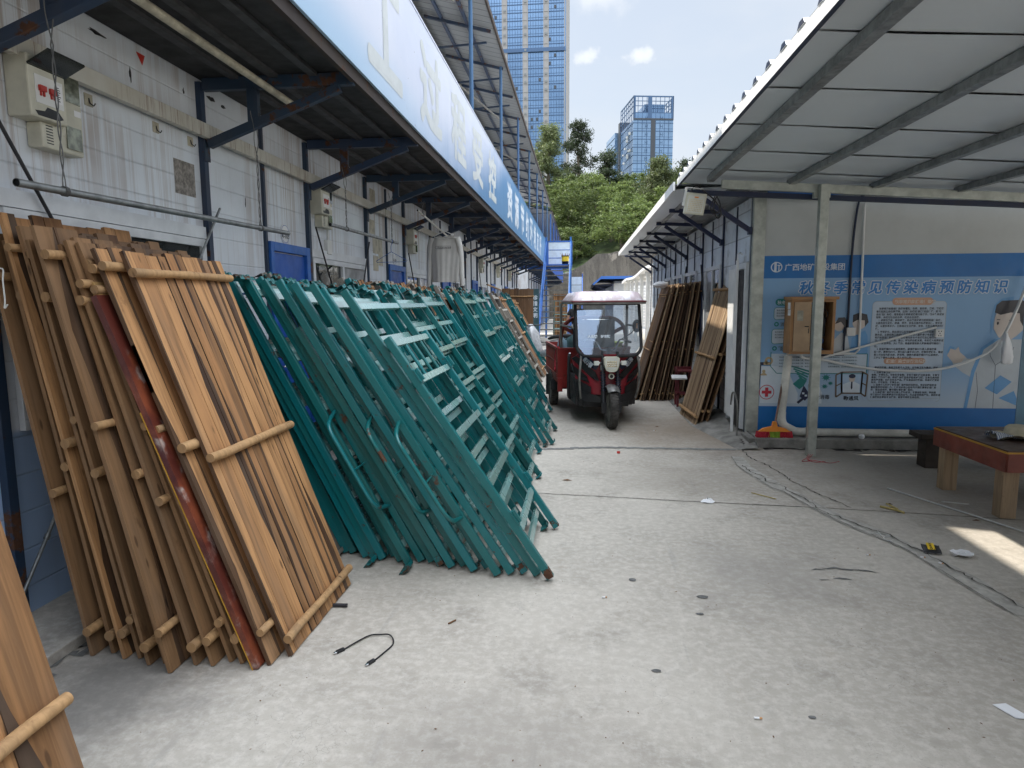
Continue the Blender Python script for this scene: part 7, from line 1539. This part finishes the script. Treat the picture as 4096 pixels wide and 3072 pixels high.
for j in range(4):
    for k in range(12): a = k/12*2*math.pi; rr = .055*(j+.3)/3.3; vs.append((1.02+rr*math.cos(a), 5.2+rr*.7*math.sin(a), .004+max(0,.03*(1-j/3.5)+r_.uniform(-.012,.012))))
m.add(vs, [(j*12+k, j*12+(k+1)%12, (j+1)*12+(k+1)%12, (j+1)*12+k) for j in range(3) for k in range(12)], 0, True); tag(m.build('tissue', 'paper'), 'crumpled tissue on the joint line of the concrete', 'tissue')
for (x,y,a,L_,lab) in ((.14,3.41,15,.028,'cigarette butt nearest the front bed frames'),(.69,2.42,0,.03,'tan cigarette butt at the bottom right of the yard'),(1.81,4.16,5,.026,'cigarette butt left of the black packet'),(2.13,4.15,-25,.028,'cigarette butt touching the black packet'),(2.19,4.06,-40,.026,'cigarette butt in the crack below the black packet'),(.92,8.1,10,.03,'cigarette butt right of the tricycle front wheel')):
    m = MB(); d = Vector((math.cos(R(a)), math.sin(R(a)), 0))*L_/2; c = Vector((x,y,.0065)); m.tube([c-d, c+d*.3], .004, 8, 0); m.tube([c+d*.3, c+d], .0042, 8, 1); tag(m.build('cigarette_butt', ['paper','butt']), lab, 'cigarette butt', 'cigarette butts on the concrete')
m = MB(); m.tube([(-1.29,3.175,.012),(-1.215,3.18,.012)], .010, 8); tag(m.build('black_stub', 'rod'), 'short black stub beside the foremost bed board', 'litter')
m = MB(); m.tube([(-.645,3.045,.006),(-.615,3.085,.006)], .004, 6); tag(m.build('twig', 'leaf_dry'), 'dark twig on the concrete before the teal frames', 'twig')
m = MB(); m.tube([(1.43,5.48,.006),(1.58,5.32,.006)], .004, 6); tag(m.build('straw_stick', 'straw'), 'straw-coloured stick left of the long crack', 'stick')
m = MB(); m.tube(smooth_path([(2.32,5.18,.008),(2.38,5.11,.012),(2.43,5.04,.007)],4), .009, 6); m.tube([(2.40,5.26,.008),(2.42,5.12,.01)], .006, 6); tag(m.build('straw_sheaf', 'straw'), 'yellow straw scraps at the edge of the canopy shade', 'straw')
m = MB(); m.tube([(2.60,5.70,.010),(2.91,4.99,.010),(3.06,4.62,.010)], .006, 6); tag(m.build('pale_rod', 'white_wire'), 'long thin pale rod on the concrete before the low table', 'rod')
m = MB(); m.tube([(2.86,5.36,.006),(3.03,5.30,.006)], .005, 6); tag(m.build('straw_stick', 'white_wire'), 'pale stick between the legs of the low table', 'stick')
m = MB(); m.tube(smooth_path([(1.98,4.56,.006),(2.04,4.55,.012),(2.10,4.52,.008),(2.05,4.49,.01),(2.03,4.44,.01),(2.07,4.42,.006)],5), .0028, 5); m.tube([(2.06,4.62,.006),(2.035,4.5,.012)], .0028, 5); tag(m.build('wire_scrap', 'white_wire'), 'scrap of white wire on the broken crack edge', 'wire')
for (x,y,s_,lab) in ((-.11,5.74,.05,'curled brown leaf beside the teal frame feet'),(2.42,5.25,.025,'dark leaf scrap in the canopy shade'),(.98,8.35,.03,'brown scrap near the right-hand boards'),(2.86,4.9,.03,'dark scrap on the sunlit strip')):
    m = MB(); m.add([(x-s_,y,.006),(x-.2*s_,y-.3*s_,.012),(x+s_,y-.15*s_,.005),(x+.1*s_,y+.3*s_,.014)], [(0,1,2),(0,2,3)]); tag(m.build('dry_leaf', 'leaf_dry'), lab, 'leaf')
# grit scattered over the yard: nobody could count it
gr = random.Random(44); m = MB()
for _ in range(300):
    y = 1.9+9*gr.random()**1.5; x = gr.uniform(-1.3,2.4) if gr.random() < .75 else gr.uniform(-2.2,4.2); s_ = gr.uniform(.001,.0034); a = gr.uniform(0,3.1); c, d = math.cos(a), math.sin(a); l_ = s_*gr.uniform(1,2.6)
    m.add([(x+l_*c,y+l_*d,.0035),(x-s_*d,y+s_*c,.0035),(x-l_*c,y-l_*d,.0035),(x+s_*d,y-s_*c,.0035),(x,y,.0035+s_*.8)], [(0,1,4),(1,2,4),(2,3,4),(3,0,4)])
o = m.build('grit', 'leaf_dry'); o['kind'] = 'stuff'; tag(o, 'tiny dark grit scattered over the concrete yard', 'grit')
